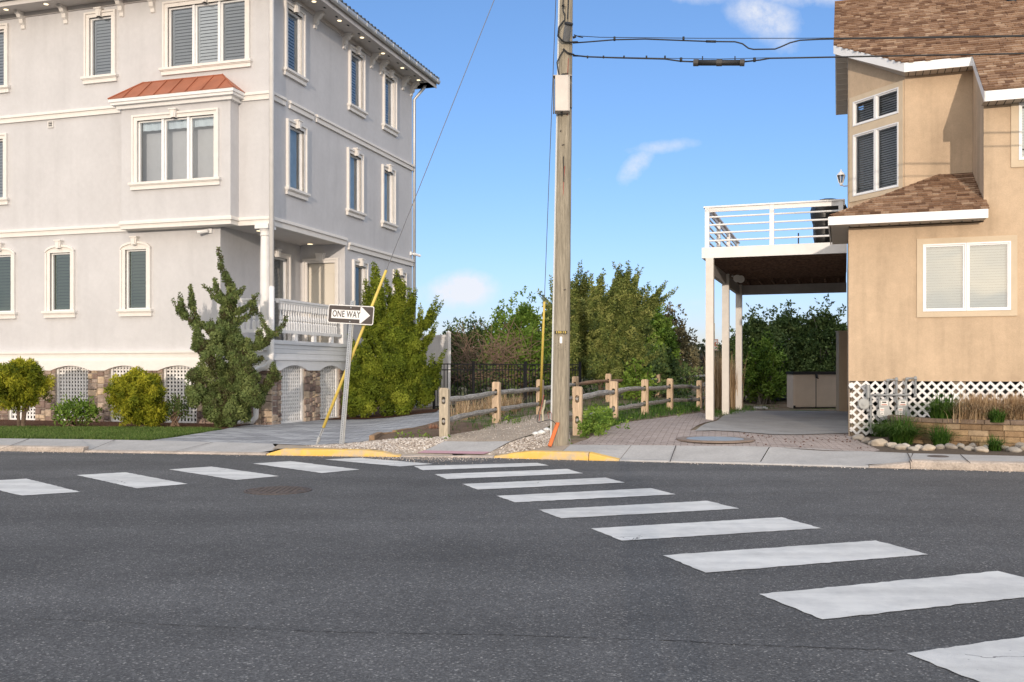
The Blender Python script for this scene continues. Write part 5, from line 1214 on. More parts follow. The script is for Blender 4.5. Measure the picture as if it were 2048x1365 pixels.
    k=MB(); k.tube([al(856),al(700),al(541)],[.026,.024,.022],10); k.build('guard',YELP,T2,smooth=True)
    k=MB(); k.tube([g0-d*.05,al(884)],.016,8); k.tube([al(884),al(874)],.03,8); k.tube([al(873)+Vector((.012,0,0)),al(858)+Vector((.018,0,0))],.008,6); k.tube([al(873)-Vector((.012,0,0)),al(858)-Vector((.012,0,0))],.008,6); k.build('turnbuckle',GALV,T2)
    # second guy behind the pole
    b0=at(1080,838,22.5); b0=Vector((b0[0],22.5,ground(b0[0],22.5))); top=Vector((cx(8.6)-.12,by+.1,8.6)); d2=(top-b0).normalized()
    T3=thing('guy_wire',b0,'guy wire with a long yellow guard rising behind the utility pole','guy wire')
    k=MB(); k.tube([b0,top],.0065,6); k.build('strand',GUYM,T3)
    k=MB(); k.tube([b0+d2*.35,b0+d2*1.6,b0+d2*3.3],[.030,.027,.022],10); k.build('guard',YELP,T3,smooth=True)
    # hanging wires next to the guard, orange marker tube, white stones
    k=MB(); q=lambda px_,py_,D=15.0: at(px_,py_,D)
    k.tube([q(1084,800),q(1080,815),q(1076,830),q(1074,843),q(1077,846),q(1083,844),q(1092,841),q(1100,840),q(1107,843),q(1112,849)],.006,6)
    k.tube([q(1088,790),q(1083,812),q(1080,826),q(1078,842)],.006,6,m=1); k.tube([q(1090,800),q(1088,815),q(1086,822)],.012,6,m=2); k.tube([q(1085,820),q(1086,842)],.014,6,m=2)
    k.tube([q(1098,838),q(1095,826),q(1100,822),q(1103,828),q(1103,840)],.004,5,m=1)
    tag(k.build('loose_wires',[CABLE,REDW,mat('pale fitting',(.45,.42,.30),.6)]),'loose black and red wires dangling beside the foot of the pole','wires')
    a_=Vector(at(1099,893,14.95)); b_=Vector(at(1115,847,15.08)); k=MB(); k.tube([a_,b_],.030,14,m=0); k.tube([a_+(b_-a_)*.02+Vector((.02,-.02,0)),b_+Vector((.02,-.02,0))],.012,8); k.lathe((b_.x,b_.y),[(.034,b_.z-.005),(.034,b_.z+.012)],12)
    tag(k.build('marker_tube',ORANGE),'orange plastic tube leaning against the foot of the utility pole','tube')
    return T
pole()

# ------------------------------------------------------------------ one way sign
def sign():
    bx,by=gp(681,893); z0=ground(bx,by); bx,by=-2.794,15.67
    t=thing('road_sign',(bx,by,z0),'leaning one way sign on a galvanised post','sign')
    lean=.155/1.95; ax=Vector((math.cos(R(-27)),math.sin(R(-27)),0)); nrm=Vector((math.sin(R(-27)),-math.cos(R(-27)),0)).normalized()
    up=(Vector((lean,0,1))-nrm*0).normalized(); axr=(ax-up*ax.dot(up)).normalized(); n=axr.cross(up); base=Vector((bx,by,z0-.05))
    def Q(a,d,h): return base+axr*a+n*d+up*h
    class FF: 
        P=staticmethod(lambda a,d,h: tuple(Q(a,d,h)))
    k=MB(); Hh=2.42
    k.box(FF,-.028,.028,-.004,.0,0,Hh); k.box(FF,-.031,-.027,-.03,.0,0,Hh); k.box(FF,.027,.031,-.03,.0,0,Hh); k.box(FF,-.042,-.028,-.034,-.03,0,Hh); k.box(FF,.028,.042,-.034,-.03,0,Hh)
    for i in range(80): h=.05+i*.0295; k.box(FF,-.006,.006,.0,.001,h,h+.012,1)
    k.build('post',[GALV,DARK],t)
    hc=2.19; Wd,Hg=.457,.1524
    def rr(w_,h_,r_,d0,d1,m,mb):
        pts=[]
        for cx_,cz_,a0 in ((w_-r_,h_-r_,0),(-w_+r_,h_-r_,90),(-w_+r_,-h_+r_,180),(w_-r_,-h_+r_,270)):
            for i in range(5): a=R(a0+i*22.5); pts.append((cx_+r_*math.cos(a),hc+cz_+r_*math.sin(a)))
        mb.prism(FF,pts,d0,d1,m=m)
    k=MB(); rr(Wd,Hg,.035,.012,.015,0,k); pl=k.build('plate',SIGNW,t)
    k=MB(); rr(Wd-.014,Hg-.014,.025,.015,.0165,0,k); k.build('dark_field',SIGNK,pl)
    k=MB(); s=.072; k.prism(FF,[(-.385,hc-s),(.19,hc-s),(.19,hc-.128),(.215,hc-.132),(.39,hc),(.215,hc+.132),(.19,hc+.128),(.19,hc+s),(-.385,hc+s)],.0165,.018); k.build('arrow',SIGNW,pl)
    text('ONE WAY',.145,mat('sign letters',(.05,.04,.036),.6),pl,Q(-.085,.0185,hc),axr,up,ext=.0006,sx=.80,bold=.0018)
    k=MB()
    for h in (hc+.115,hc-.115): k.tube([Q(0,.015,h),Q(0,.024,h)],.012,8)
    k.build('bolt',GALV,t)
sign()

# ------------------------------------------------------------------ fences
def rail_post(parent,x,y,dirv,mt,h=.84,w=.078):
    L=math.hypot(*dirv); A=(-dirv[1]/L,dirv[0]/L); 
    if A[0]<0: A=(-A[0],-A[1])
    N=(A[1],-A[0]); fr=Fr((x,y),A,N); z=ground(x,y); k=MB(); t=.055; hw=.034
    k.box(fr,-w,-hw,-t,t,z-.1,z+h-.03); k.box(fr,hw,w,-t,t,z-.1,z+h-.03)
    H1,H2=(z+.20,z+.33),(z+.56,z+.69)
    cur=z-.1
    for a,b in (H1,H2): k.box(fr,-hw,hw,-t,t,cur,a); cur=b
    k.box(fr,-hw,hw,-t,t,cur,z+h-.03)
    k.prism(fr,[(-w,z+h-.03),(w,z+h-.03),(w-.025,z+h),(-w+.025,z+h)],-t,t)
    for a,b in (H1,H2):
        for s_ in (-1,1):
            for zz,dz in ((a,.02),(b,-.02)): k.prism(fr,[(s_*hw,zz),(s_*(hw-.018),zz),(s_*hw,zz+dz)],-t+.001,t-.001)
    k.build('post',mt,parent)
def rail(parent,p,q,mt,r=.05,over=.06):
    p,q=Vector(p),Vector(q); d=(q-p).normalized(); n=9; pts=[]; rs=[]
    amp=random.uniform(-.03,.03)
    for i in range(n+1):
        t=i/n; pt=p.lerp(q,t)+Vector((0,0,amp*math.sin(math.pi*t)+random.uniform(-.008,.008))); pts.append(pt); rs.append(r*(.55+.45*min(1,min(t,1-t)*6))*random.uniform(.9,1.08))
    pts[0]-=d*over; pts[-1]+=d*over; k=MB(); k.tube(pts,rs,7,jit=.22); k.build('rail',mt,parent)
def fences():
    def gx(px,D): return ((px-HX)/F*D,D)
    A=[gx(889,16.5),gx(993,19.6),gx(1080,22.9),gx(1151,25.8),gx(1217,28.6),gx(1271,31.5),gx(1316,34.5),gx(1376,38.5),gx(1452,43)]
    B=[gx(1155.5,16.6),gx(1228,19.9),gx(1290,22.8),gx(1340,25.6),gx(1399,29.0),gx(1470,33)]
    for P_,lab in ((A,'split rail fence left of the sand path, starting by the gravel bed'),(B,'split rail fence right of the sand path, starting beside the utility pole')):
        t=thing('split_rail_fence',(*P_[0],ground(*P_[0])),lab,'fence')
        for i,(x,y) in enumerate(P_):
            j=min(i,len(P_)-2); d=(P_[j+1][0]-P_[j][0],P_[j+1][1]-P_[j][1])
            rail_post(t,x,y,d,POSTG if (i==0 and P_ is A) else POSTW)
        for i in range(len(P_)-1):
            for h in (.265,.625):
                a,b=P_[i],P_[i+1]; rail(t,(*a,ground(*a)+h),(*b,ground(*b)+h),RAILB if (P_ is A and i in (3,4) and h>.5) else RAILW,r=.052)
    # black aluminium fence
    z=.18; P0,P1=gx(868,26.2),gx(1160,29.5); L=math.dist(P0,P1); Ax=((P1[0]-P0[0])/L,(P1[1]-P0[1])/L); fr=Fr(P0,Ax,(Ax[1],-Ax[0]))
    t=thing('metal_fence',(*P0,z),'black aluminium picket fence behind the split rails','fence')
    k=MB(); 
    for zz in (1.50,1.34,.34): k.box(fr,0,L,-.015,.015,zz,zz+.03)
    k.build('rail',BLACKM,t)
    k=MB(); a=.1
    while a<L: k.box(fr,a,a+.016,-.008,.008,.24,1.5); a+=.112
    k.build('pickets',BLACKM,t)
    for a in (0,1.32,3.2,L): k=MB(); k.box(fr,a-.03,a+.03,-.03,.03,.1,1.58); k.box(fr,a-.037,a+.037,-.037,.037,1.58,1.60); k.build('post',BLACKM,t)
    # return of the fence towards the viewer, by the paving
    P0,P1=gx(868,26.2),gx(882,21.9)
    # white vinyl fence
    V=[gx(838,29.6),gx(897,28.4)]; L=math.dist(*V); Ax=((V[1][0]-V[0][0])/L,(V[1][1]-V[0][1])/L); fr=Fr(V[0],Ax,(Ax[1],-Ax[0]))
    t=thing('vinyl_fence',(*V[0],.15),'tall white vinyl panel fence at the rear corner of the grey house','fence')
    k=MB(); zt=HC+(HY-671)/F*29; a=-1.2
    while a<L-.06: k.box(fr,a,a+.095,-.012,.012,.2,zt-.06); a+=.1
    k.build('panel',WHITEP,t); k=MB(); k.box(fr,-1.2,L,-.02,.03,zt-.08,zt-.0); k.box(fr,-1.2,L,-.02,.03,1.15,1.22); k.box(fr,-1.2,L,-.02,.03,.2,.32); k.build('rail',WHITEP,t)
    for a in (.12,L): k=MB(); k.box(fr,a-.05,a+.05,-.05,.05,.1,zt+.06); k.add([fr.P(a-.06,-.06,zt+.06),fr.P(a+.06,-.06,zt+.06),fr.P(a+.06,.06,zt+.06),fr.P(a-.06,.06,zt+.06),fr.P(a,0,zt+.12)],[(0,1,4),(1,2,4),(2,3,4),(3,0,4)]); k.build('post',WHITEP,t)
fences()

# ------------------------------------------------------------------ road and paving ironwork
def lids():
    def lid(name,px,py,r,h,mt,lab,z,ringm=None,rr=1.12,parts=True):
        x,y=gp(px,py,z); t=thing(name,(x,y,z),lab,'manhole cover')
        k=MB(); k.lathe((x,y),[(r*rr,z-.02),(r*rr,z+.004),(r*1.02,z+.006),(r*1.02,z-.01)],36); k.build('rim',ringm or mt,t)
        k=MB(); k.lathe((x,y),[(r,z-.01),(r,z+.006),(r*.98,z+.009),(.001,z+.009)],36)
        if parts:
            for i in range(10):
                for j in range(10):
                    a=(i-4.5)*r*.19; b=(j-4.5)*r*.19
                    if math.hypot(a,b)<r*.88: k.box(Fr((x,y),(1,0),(0,-1)),a-r*.06,a+r*.06,b-r*.06,b+r*.06,z+.008,z+.014)
        k.build('cover',mt,t)
    lid('manhole_cover',556,981,.335,0,IRON,'rusty round manhole cover in the asphalt road',.004,rr=1.10)
    BLUE=mat('blue grey lid',(.27,.31,.35),.6,nscale=5,namt=.12)
    lid('manhole_cover',1430,878.3,.46,0,BLUE,'large blue grey utility lid set in the brick driveway',ground(*gp(1430,878.3))+.014,ringm=mat('brown ring',(.22,.17,.14),.9,nscale=9,namt=.2),rr=1.35,parts=False)
    lid('manhole_cover',1876,913.2,.13,0,IRON,'small rusty water valve lid in the sidewalk',.118,rr=1.1,parts=False)
lids()

# ------------------------------------------------------------------ vegetation
def scale_quads(C_,O_,ln,wd,jit=.3,lift=.45):
    """leaf lying on the surface of its clump, facing outward"""
    n=len(C_); Nn=O_+rng.normal(0,jit,(n,3)); Nn/=np.linalg.norm(Nn,axis=1,keepdims=True)+1e-9
    T=np.cross(Nn,rng.normal(0,1,(n,3))); T[:,2]+=.25; T-=Nn*(T*Nn).sum(1,keepdims=True); T/=np.linalg.norm(T,axis=1,keepdims=True)+1e-9
    S=np.cross(Nn,T); D_=T+Nn*lift; l=ln*rng.uniform(.6,1.3,(n,1)); w=wd*rng.uniform(.7,1.3,(n,1))
    V=np.stack([C_,C_+D_*l*.5+S*w*.5,C_+D_*l,C_+D_*l*.5-S*w*.5],1).reshape(-1,3)
    return V,np.arange(n*4).reshape(n,4)
def leaf_quads(C_,D_,ln,wd,jit=.35):
    """diamond leaf at each centre C_ pointing along D_"""
    n=len(C_); D_=D_+rng.normal(0,jit,(n,3)); D_/=np.linalg.norm(D_,axis=1,keepdims=True)+1e-9
    S=np.cross(D_,rng.normal(0,1,(n,3))); S/=np.linalg.norm(S,axis=1,keepdims=True)+1e-9
    l=ln*rng.uniform(.6,1.3,(n,1)); w=wd*rng.uniform(.7,1.3,(n,1))
    V=np.stack([C_,C_+D_*l*.45+S*w*.5,C_+D_*l,C_+D_*l*.45-S*w*.5],1).reshape(-1,3)
    return V,np.arange(n*4).reshape(n,4)
def foliage(parent,name,clumps,mt,ln=.06,wd=.025,dens=330,jit=.45,updir=.25,inner=.35,tint=None,dome=0):
    """clumps : (x,y,z,r); leaves grow out of each ball"""
    Cs=[];Ds=[];Rs=[]
    for (x,y,z,r) in clumps:
        n=max(6,int(dens*4*math.pi*r*r)); d=rng.normal(0,1,(n,3)); d/=np.linalg.norm(d,axis=1,keepdims=True)
        rad=r*(inner+(1-inner)*rng.random((n,1))**.6)
        Cs.append(np.array([x,y,z])+d*rad*.85); dd=d.copy(); dd[:,2]+=updir; Ds.append(dd)
        Rs.append(np.clip(rng.normal(.5+rng.normal(0,.25),.13,n),0,1))
    C_=np.concatenate(Cs);D_=np.concatenate(Ds);Rn=np.concatenate(Rs)
    V,Fq=scale_quads(C_,D_,ln,wd,jit,lift=dome) if dome else leaf_quads(C_,D_,ln,wd,jit)
    return mk(name,V,Fq,mt,parent,Rn=Rn)
def clumps_from(branches,blobs,sc,ox,oy,D,cr=.11,depth=1.0,cd=1.0,lean=0):
    """pixel outlines of limbs and masses turned into balls of real size about distance D"""
    out=[]; sk=[]
    for br in branches:
        dz=random.uniform(-.3,.3)*depth; pts=[]
        for (x,y,r) in br:
            p=at(ox+x/sc,oy+y/sc,D+dz); pts.append((Vector(p),r/sc/F*D))
        sk.append([p for p,_ in pts])
        for i in range(len(pts)-1):
            (p,r0),(q,r1)=pts[i],pts[i+1]; L=(q-p).length; n=max(1,int(L/(cr*.42)))
            for j in range(n):
                t=(j+random.random())/n; c=p.lerp(q,t); r=r0+(r1-r0)*t; m=max(1,int(1.3*cd*(r/cr)**2)) if r>cr*.7 else 1
                for _ in range(m):
                    rr=min(cr*random.uniform(.7,1.2),max(.03,r*.95)); v=Vector(rng.normal(0,1,3)).normalized()*max(0,r-rr*.55)*random.random()**.4; out.append((*(c+v),rr))
    for (x,y,r) in blobs:
        c=Vector(at(ox+x/sc,oy+y/sc,D+random.uniform(-.25,.25)*depth)); r=r/sc/F*D; n=int(cd*2.1*(r/cr)**2)+4
        for _ in range(n):
            v=Vector(rng.normal(0,1,3)).normalized(); rad=r*random.uniform(.35,1.02); out.append((c.x+v.x*rad*.95,c.y+v.y*rad*max(.5,depth*.8),c.z+v.z*rad*.95,cr*random.uniform(.75,1.5)))
    out=[c for c in out if c[2]>ground(c[0],c[1])+.02]
    return out,sk
def sprays(cl,n,L0,L1,r0,dirx,dirz,cr,lim=.72):
    """tapered upswept side shoots growing from the outside of the mass"""
    zt_=max(c[2] for c in cl); zb_=min(c[2] for c in cl); src=[c for c in cl if c[2]<zb_+(zt_-zb_)*lim-L0*.5]; cx=sum(c[0] for c in src)/len(src); out=[]
    for _ in range(n):
        c=random.choice(src); L=random.uniform(L0,L1); side=(c[0]-cx)
        d=Vector((dirx*random.uniform(-.4,1)+side*.35+random.uniform(-.25,.25),random.uniform(-.7,.25),dirz*random.uniform(.6,1.2))).normalized(); p=Vector(c[:3]); m=max(4,int(L/(cr*.45)))
        for i in range(m):
            t=i/m; q=p+d*L*t+Vector((0,0,.12*L*t*t)); rr=r0*(1-t)**.8+.018; out.append((q.x+random.uniform(-1,1)*rr*.3,q.y+random.uniform(-1,1)*rr*.3,q.z,rr))
    return out
def limbs(parent,name,sk,base,mt,r0=.05,r1=.012):
    k=MB(); top=Vector(sk[0][-1]); b_=Vector(base)+Vector((0,.45,0)); k.tube([b_-Vector((0,0,.05)),b_.lerp(top,.5)+Vector((.06,.2,0)),top],[r0*2.6,r0*2,r0],7,jit=.2)
    for s in sk:
        s=list(s); root=Vector(base)+Vector((random.uniform(-.1,.1),random.uniform(-.1,.1),0))
        end=s[-1]; mid=root.lerp(end,.5)+Vector((random.uniform(-.12,.12),random.uniform(-.1,.1),0))
        path=s[::-1]; n=len(path); k.tube(path,[r0+(r1-r0)*i/(n-1) for i in range(n)],6,jit=.2)
    return k.build(name,mt,parent)
JUN1=leafmat('juniper green',(.075,.060,.030),(.115,.165,.050),(.25,.29,.10))
JUN2=leafmat('bright juniper',(.055,.085,.010),(.145,.195,.018),(.29,.33,.04))
JUN3=leafmat('olive juniper',(.055,.085,.028),(.17,.215,.055),(.38,.40,.13))
GOLD=leafmat('golden thread foliage',(.07,.10,.010),(.22,.25,.018),(.48,.45,.04),tr=.3)
BAY=leafmat('bayberry leaf',(.03,.055,.018),(.07,.115,.032),(.17,.22,.07),tr=.2)
BAYB=leafmat('bright shrub leaf',(.05,.10,.015),(.13,.22,.03),(.26,.36,.07),tr=.25)
BRN=leafmat('brownish scrub leaf',(.07,.062,.035),(.15,.13,.07),(.25,.22,.12),tr=.15)
GREYS=leafmat('grey scrub',(.07,.06,.055),(.13,.12,.105),(.20,.19,.16),tr=.1)
def plant(name,loc,lab,cat,grp=None): return thing(name,loc,lab,cat,grp)

def junipers():
    # A : twisted juniper in front of the porch
    br=[[(372,50,9),(385,130,18),(400,210,22),(440,290,32),(470,370,48),(450,450,60),(430,560,70)],
        [(345,262,9),(355,320,18),(375,390,28),(420,440,40)],[(262,314,7),(310,352,14),(350,400,22),(400,430,40)],
        [(175,312,6),(182,390,13),(195,470,19),(215,540,24),(250,610,36)],[(55,425,10),(80,470,15),(130,525,19),(185,570,24),(240,630,36)],
        [(555,332,10),(520,370,24),(470,410,40)],[(655,370,9),(620,430,14),(560,480,22),(500,520,32)],[(630,500,12),(560,545,20),(480,580,32)],
        [(665,515,12),(690,590,18),(735,660,24),(700,720,28),(620,760,35)],[(850,530,10),(840,590,16),(790,640,20),(735,690,24),(640,750,30)],
        [(795,950,30),(740,985,40),(690,1060,40),(600,1060,60)],[(690,820,13),(630,850,28),(560,870,50)],[(320,560,10),(325,620,30)]]
    bl=[(330,650,70),(440,650,85),(250,730,55),(510,740,80),(340,800,110),(540,850,100),(250,950,85),(400,970,120),(570,980,110),(240,1080,75),(350,1120,120),(490,1120,120),(600,1080,70),(450,1220,85),(340,1200,85),(530,1210,60),(640,1120,40),(410,1270,55)]
    cl,sk=clumps_from(br,bl,3.5,330,480,20.55,cr=.105,depth=.8,cd=.95)
    cl+=sprays(cl,34,.25,.5,.075,.1,1,.10)
    b=(*gp(455,857)[:2],.12); t=plant('juniper_tree',b,'twisted dark green juniper with upswept arms in front of the porch','tree')
    foliage(t,'foliage',cl,JUN1,ln=.045,wd=.024,dens=1500,jit=.32,inner=.72,updir=.1,dome=.5); limbs(t,'trunk',sk,b,BARK,.028,.006)
    br=[[(790,325,7),(805,400,28),(810,500,38),(800,600,52),(790,700,60)],[(850,400,8),(870,470,18),(885,540,26),(900,620,40)],
        [(905,370,9),(920,440,30),(925,510,32),(930,600,48),(930,720,60)],[(975,450,7),(985,520,18),(975,600,30),(960,680,46)],
        [(1075,607,6),(1050,660,17),(1000,710,32),(960,780,50)],[(1060,700,8),(1050,760,15),(1045,830,25),(1030,900,40)],[(1128,865,8),(1095,920,30),(1050,960,46)],
        [(875,652,6),(880,720,26),(900,780,46)],[(510,900,10),(560,920,18),(620,950,28),(690,980,40)],[(700,790,9),(700,860,28),(710,920,44)],[(590,880,8),(620,930,20)]]
    bl=[(850,650,55),(900,730,70),(840,760,65),(1000,740,40),(940,660,45),(740,780,45),(710,900,55),(800,840,75),(900,840,75),(990,830,55),(690,990,60),(790,970,85),(900,970,90),(1000,950,80),(850,1040,62),(750,1050,58),(950,1040,62),(1050,1000,55),(670,1060,42),(1080,950,40)]
    cl,sk=clumps_from(br,bl,2.576,440,400,24.6,cr=.16,depth=.85,cd=1.0)
    cl+=sprays(cl,80,.35,.75,.09,.25,1,.13,lim=.8)
    b=(-3.15,24.8,.15); t=plant('juniper_tree',b,'bright green juniper with pointed tips right of the porch','tree')
    foliage(t,'foliage',cl,JUN2,ln=.060,wd=.030,dens=950,jit=.32,inner=.72,updir=.15,dome=.5); limbs(t,'trunk',sk,b,BARK,.028,.006)
    # C : olive juniper behind the fence
    br=[[(255,185,6),(225,240,16),(215,330,32),(200,420,60)],[(305,215,8),(265,280,16),(240,360,30)],[(365,235,16),(360,300,30),(350,400,55)],
        [(478,120,3),(510,170,7),(545,220,15),(560,280,30),(550,380,60)],[(640,200,12),(600,240,32),(570,320,50)],
        [(745,170,6),(715,240,17),(670,300,30),(610,370,46),(550,440,60)],[(880,430,9),(850,470,22),(800,530,40),(730,580,60)],[(100,400,40),(120,500,60)],[(440,540,8),(380,600,20),(300,680,40)],[(640,430,8),(590,560,26),(560,640,40)]]
    bl=[(130,540,70),(300,530,80),(460,520,85),(620,530,85),(150,700,105),(330,690,120),(500,690,125),(680,680,110),(120,880,105),(280,880,125),(450,880,125),(620,880,120),(200,1060,95),(350,1080,95),(500,1070,90),(640,1030,85),(0,600,90),(0,800,100),(30,1000,90)]
    cl,sk=clumps_from(br,bl,4.55,1120,500,30.5,cr=.17,depth=1.0,cd=1.05)
    cl+=sprays(cl,170,.6,1.3,.115,.8,1,.17,lim=.86)
    b=(*at(1210,790,30.8)[:2],.3); t=plant('juniper_tree',b,'large olive green juniper thicket behind the fence and pole','tree')
    foliage(t,'foliage',cl,JUN3,ln=.080,wd=.042,dens=520,jit=.34,inner=.7,updir=.2,dome=.5); limbs(t,'trunk',sk,b,BARK,.035,.008)
def shrub(lab,px,top,wpx,D,mt,name='shrub',cat='shrub',ln=.10,wd=.05,cr=.22,dens=60,airy=.5,bot=None,twig=True,updir=.3,squash=1.0,twigm=None,grp=None):
    x=(px-HX)/F*D; z0=ground(x,D); zt=HC+(HY-top)/F*D; hw=wpx/2/F*D; h=zt-z0
    b=(x,D,z0); t=plant(name,b,lab,cat,grp); cl=[]; k=MB()
    n=int(9*hw*h/(cr*cr)*.36*squash); zb=z0+(h*.12 if bot is None else bot)
    for i in range(n):
        u_=random.random()**.8; a=random.random()*2*math.pi; rr=math.sqrt(random.random()); pr=math.sqrt(max(.06,1-((u_-.35)/.68)**2))
        cx_=x+hw*pr*rr*math.cos(a)*1.0; cy_=D+hw*.8*pr*rr*math.sin(a); cz_=zb+(zt-zb-cr*.6)*u_*(1-.22*rr*rr)*random.uniform(.86,1.0)
        cl.append((cx_,cy_,cz_,cr*random.uniform(.55,1.2)))
    # airy tips
    for i in range(int(16*airy*hw/.5)):
        a=random.uniform(-1,1); cx_=x+hw*a*.95; zz=zb+(zt-zb)*(1-.45*a*a)*random.uniform(.9,1.06); cl.append((cx_,D+random.uniform(-.4,.4)*hw,zz,cr*random.uniform(.22,.45)))
    foliage(t,'foliage',cl,mt,ln=ln,wd=wd,dens=dens,jit=.9,updir=updir,inner=.1)
    if twig:
        for i in range(int(12+14*hw)):
            c=random.choice(cl); r0=Vector((x+random.uniform(-.35,.35)*hw,D+random.uniform(-.3,.3)*hw,z0)); e=Vector(c[:3]); m=r0.lerp(e,.5)+Vector((random.uniform(-.15,.15),random.uniform(-.15,.15),.05*h))
            k.tube([r0,m,e],[.018+.012*h*.3,.012+.003*h,.005],5)
        k.build('branches',twigm or BARK,t)
    return t
def vegetation():
    junipers()
    # golden round shrubs
    def ball(px,D,blobs,lab,stem):
        x=(px-HX)/F*D; b=(x,D,ground(x,D)); t=plant('golden_shrub',b,lab,'shrub'); cl=[]
        for (bx,by_,rx,rz) in blobs:
            c=at(bx,by_,D); RX,RZ=rx/F*D,rz/F*D; n=int(RX*RZ/.0013)
            for _ in range(n):
                v=rng.normal(0,1,3); v/=np.linalg.norm(v); q=random.uniform(.30,.93)*(1+.05*math.sin(v[0]*9+v[2]*7)); cl.append((c[0]+v[0]*RX*q,D+v[1]*RX*.9*q,c[2]+v[2]*RZ*q,random.uniform(.06,.11)))
        cl=[c for c in cl if c[2]>b[2]+.03]
        foliage(t,'foliage',cl,GOLD,ln=.060,wd=.020,dens=980,jit=.45,updir=-.05,dome=.9)
        k=MB()
        for i in range(stem): 
            a=random.uniform(-.15,.15); k.tube([(x+a*.6,D,b[2]-.03),(x+a,D,b[2]+.3),(x+a*2.5,D+random.uniform(-.1,.1),b[2]+.75)],[.035,.03,.015],7,jit=.2)
        k.build('trunk',BARK,t)
    ball(40,20.9,[(38,775,66,52),(45,745,45,25)],'golden thread cypress on short bare trunks at the left edge',4)
    ball(277,20.7,[(278,800,66,54),(270,765,48,24),(300,830,40,20)],'round golden thread cypress between the lattice panels',2)
    shrub('low broadleaf shrub with bright tips between the two golden shrubs',152,792,92,20.9,BAYB,ln=.075,wd=.035,cr=.10,dens=190,airy=.6,bot=.10,twigm=TWIG)
    shrub('thin leggy green shrub beside the twisted juniper',352,790,52,20.9,BAY,ln=.06,wd=.03,cr=.07,dens=170,airy=.8,bot=.22,squash=.6,twigm=TWIG)
    # background thicket, each its own
    L=[('dark bushy shrub against the sky beside the white vinyl fence',905,642,74,35,BAY,1.0,.8),('loose leafy tree with see-through top left of the gap',948,632,92,38,BAY,.62,1.3),
       ('tall bright leaved tree left of the utility pole',1050,585,96,35.5,BAYB,.9,1.0),('airy pale green tree left of the bright tree',1003,612,84,38,BAYB,.6,1.3),
       ('bright green shrub low at the pole behind the black fence',1062,655,96,33.5,BAYB,1.1,.6),('dense tree joining the pole and juniper',1112,592,84,36,BAY,1.1,.8),
       ('leafy green tree behind the right shoulder of the olive juniper',1300,585,110,37,BAYB,1.1,.9),('brownish airy tree with rounded top right of the juniper',1342,612,104,38,BRN,.75,1.2),('dark green bush low right of the juniper',1310,690,116,35,BAY,1.0,.6),
       ('bright green shrub at the foot of the olive juniper',1275,722,66,30,BAYB,1.0,.6),
       ('grey leafless scrub beyond the fence near the deck post',1400,706,70,46,GREYS,.9,.8),
       ('bare grey dune scrub seen between the deck posts',1462,712,120,50,GREYS,.9,.6)]
    for lab,px,top,w_,D,mt,sq,ai in L:
        shrub(lab,px,top,w_,D,mt,ln=.13,wd=.07,cr=.20,dens=80,airy=ai,squash=sq)
    for lab,px,top,w_,mt,D in (('dark wax myrtle with open crown seen left under the deck',1512,622,150,BAY,32.2),('tall dark shade tree in the middle under the deck',1575,610,165,BAY,33.5),
                    ('dense dark shade tree beside the tan wall under the deck',1650,606,160,BAY,33),('brighter green bush among dark trees under the deck',1530,668,84,BAYB,31.2),('darkest low bush behind the storage shed',1625,680,110,BAY,32.2)):
        shrub(lab,px,top,w_,D,mt,ln=.12,wd=.065,cr=.19,dens=85,airy=1.0,squash=1.2,bot=.25,twigm=mat('pale branch',(.22,.19,.16),.9))
    # distant dune scrub mass behind everything : nobody could count it
    cl=[]
    for i in range(900):
        px_=random.uniform(840,1740); D=random.uniform(42,60); x=(px_-HX)/F*D; cl.append((x,D,ground(x,D)+random.uniform(.2,2.5)*(1 if px_<1110 else .75),.5*random.uniform(.5,1)))
    tag(foliage(None,'dune_scrub',cl,leafmat('far scrub',(.025,.035,.018),(.06,.07,.035),(.11,.12,.06)),ln=.26,wd=.15,dens=10,jit=1.2,inner=.1),'mass of dune scrub far behind the fences','scrub',kind='stuff')
    cl=[]
    for i in range(330):
        px_=random.uniform(880,1400); D=random.uniform(31,38); x=(px_-HX)/F*D; cl.append((x,D,ground(x,D)+random.uniform(.05,1.15),.28*random.uniform(.5,1)))
    tag(foliage(None,'understory',cl,BAY,ln=.14,wd=.07,dens=34,jit=1.2,inner=.1),'low green undergrowth behind the fences','undergrowth',kind='stuff')
    # bramble of brown canes
    k=MB(); 
    for i in range(260):
        a=at(random.uniform(915,1062),random.uniform(700,775),33+random.uniform(-.8,.8)); x,y,z=a; d=Vector((random.uniform(-1,1),random.uniform(-.4,.4),random.uniform(-.1,.9))).normalized()*random.uniform(.5,1.4)
        p=Vector(a); q=p+d; m=p.lerp(q,.5)+Vector((0,0,random.uniform(.05,.3))); k.tube([p,m,q],.009,4)
    tag(k.build('bramble',TWIG),'tangle of brown leafless canes behind the black fence','bramble',kind='stuff')

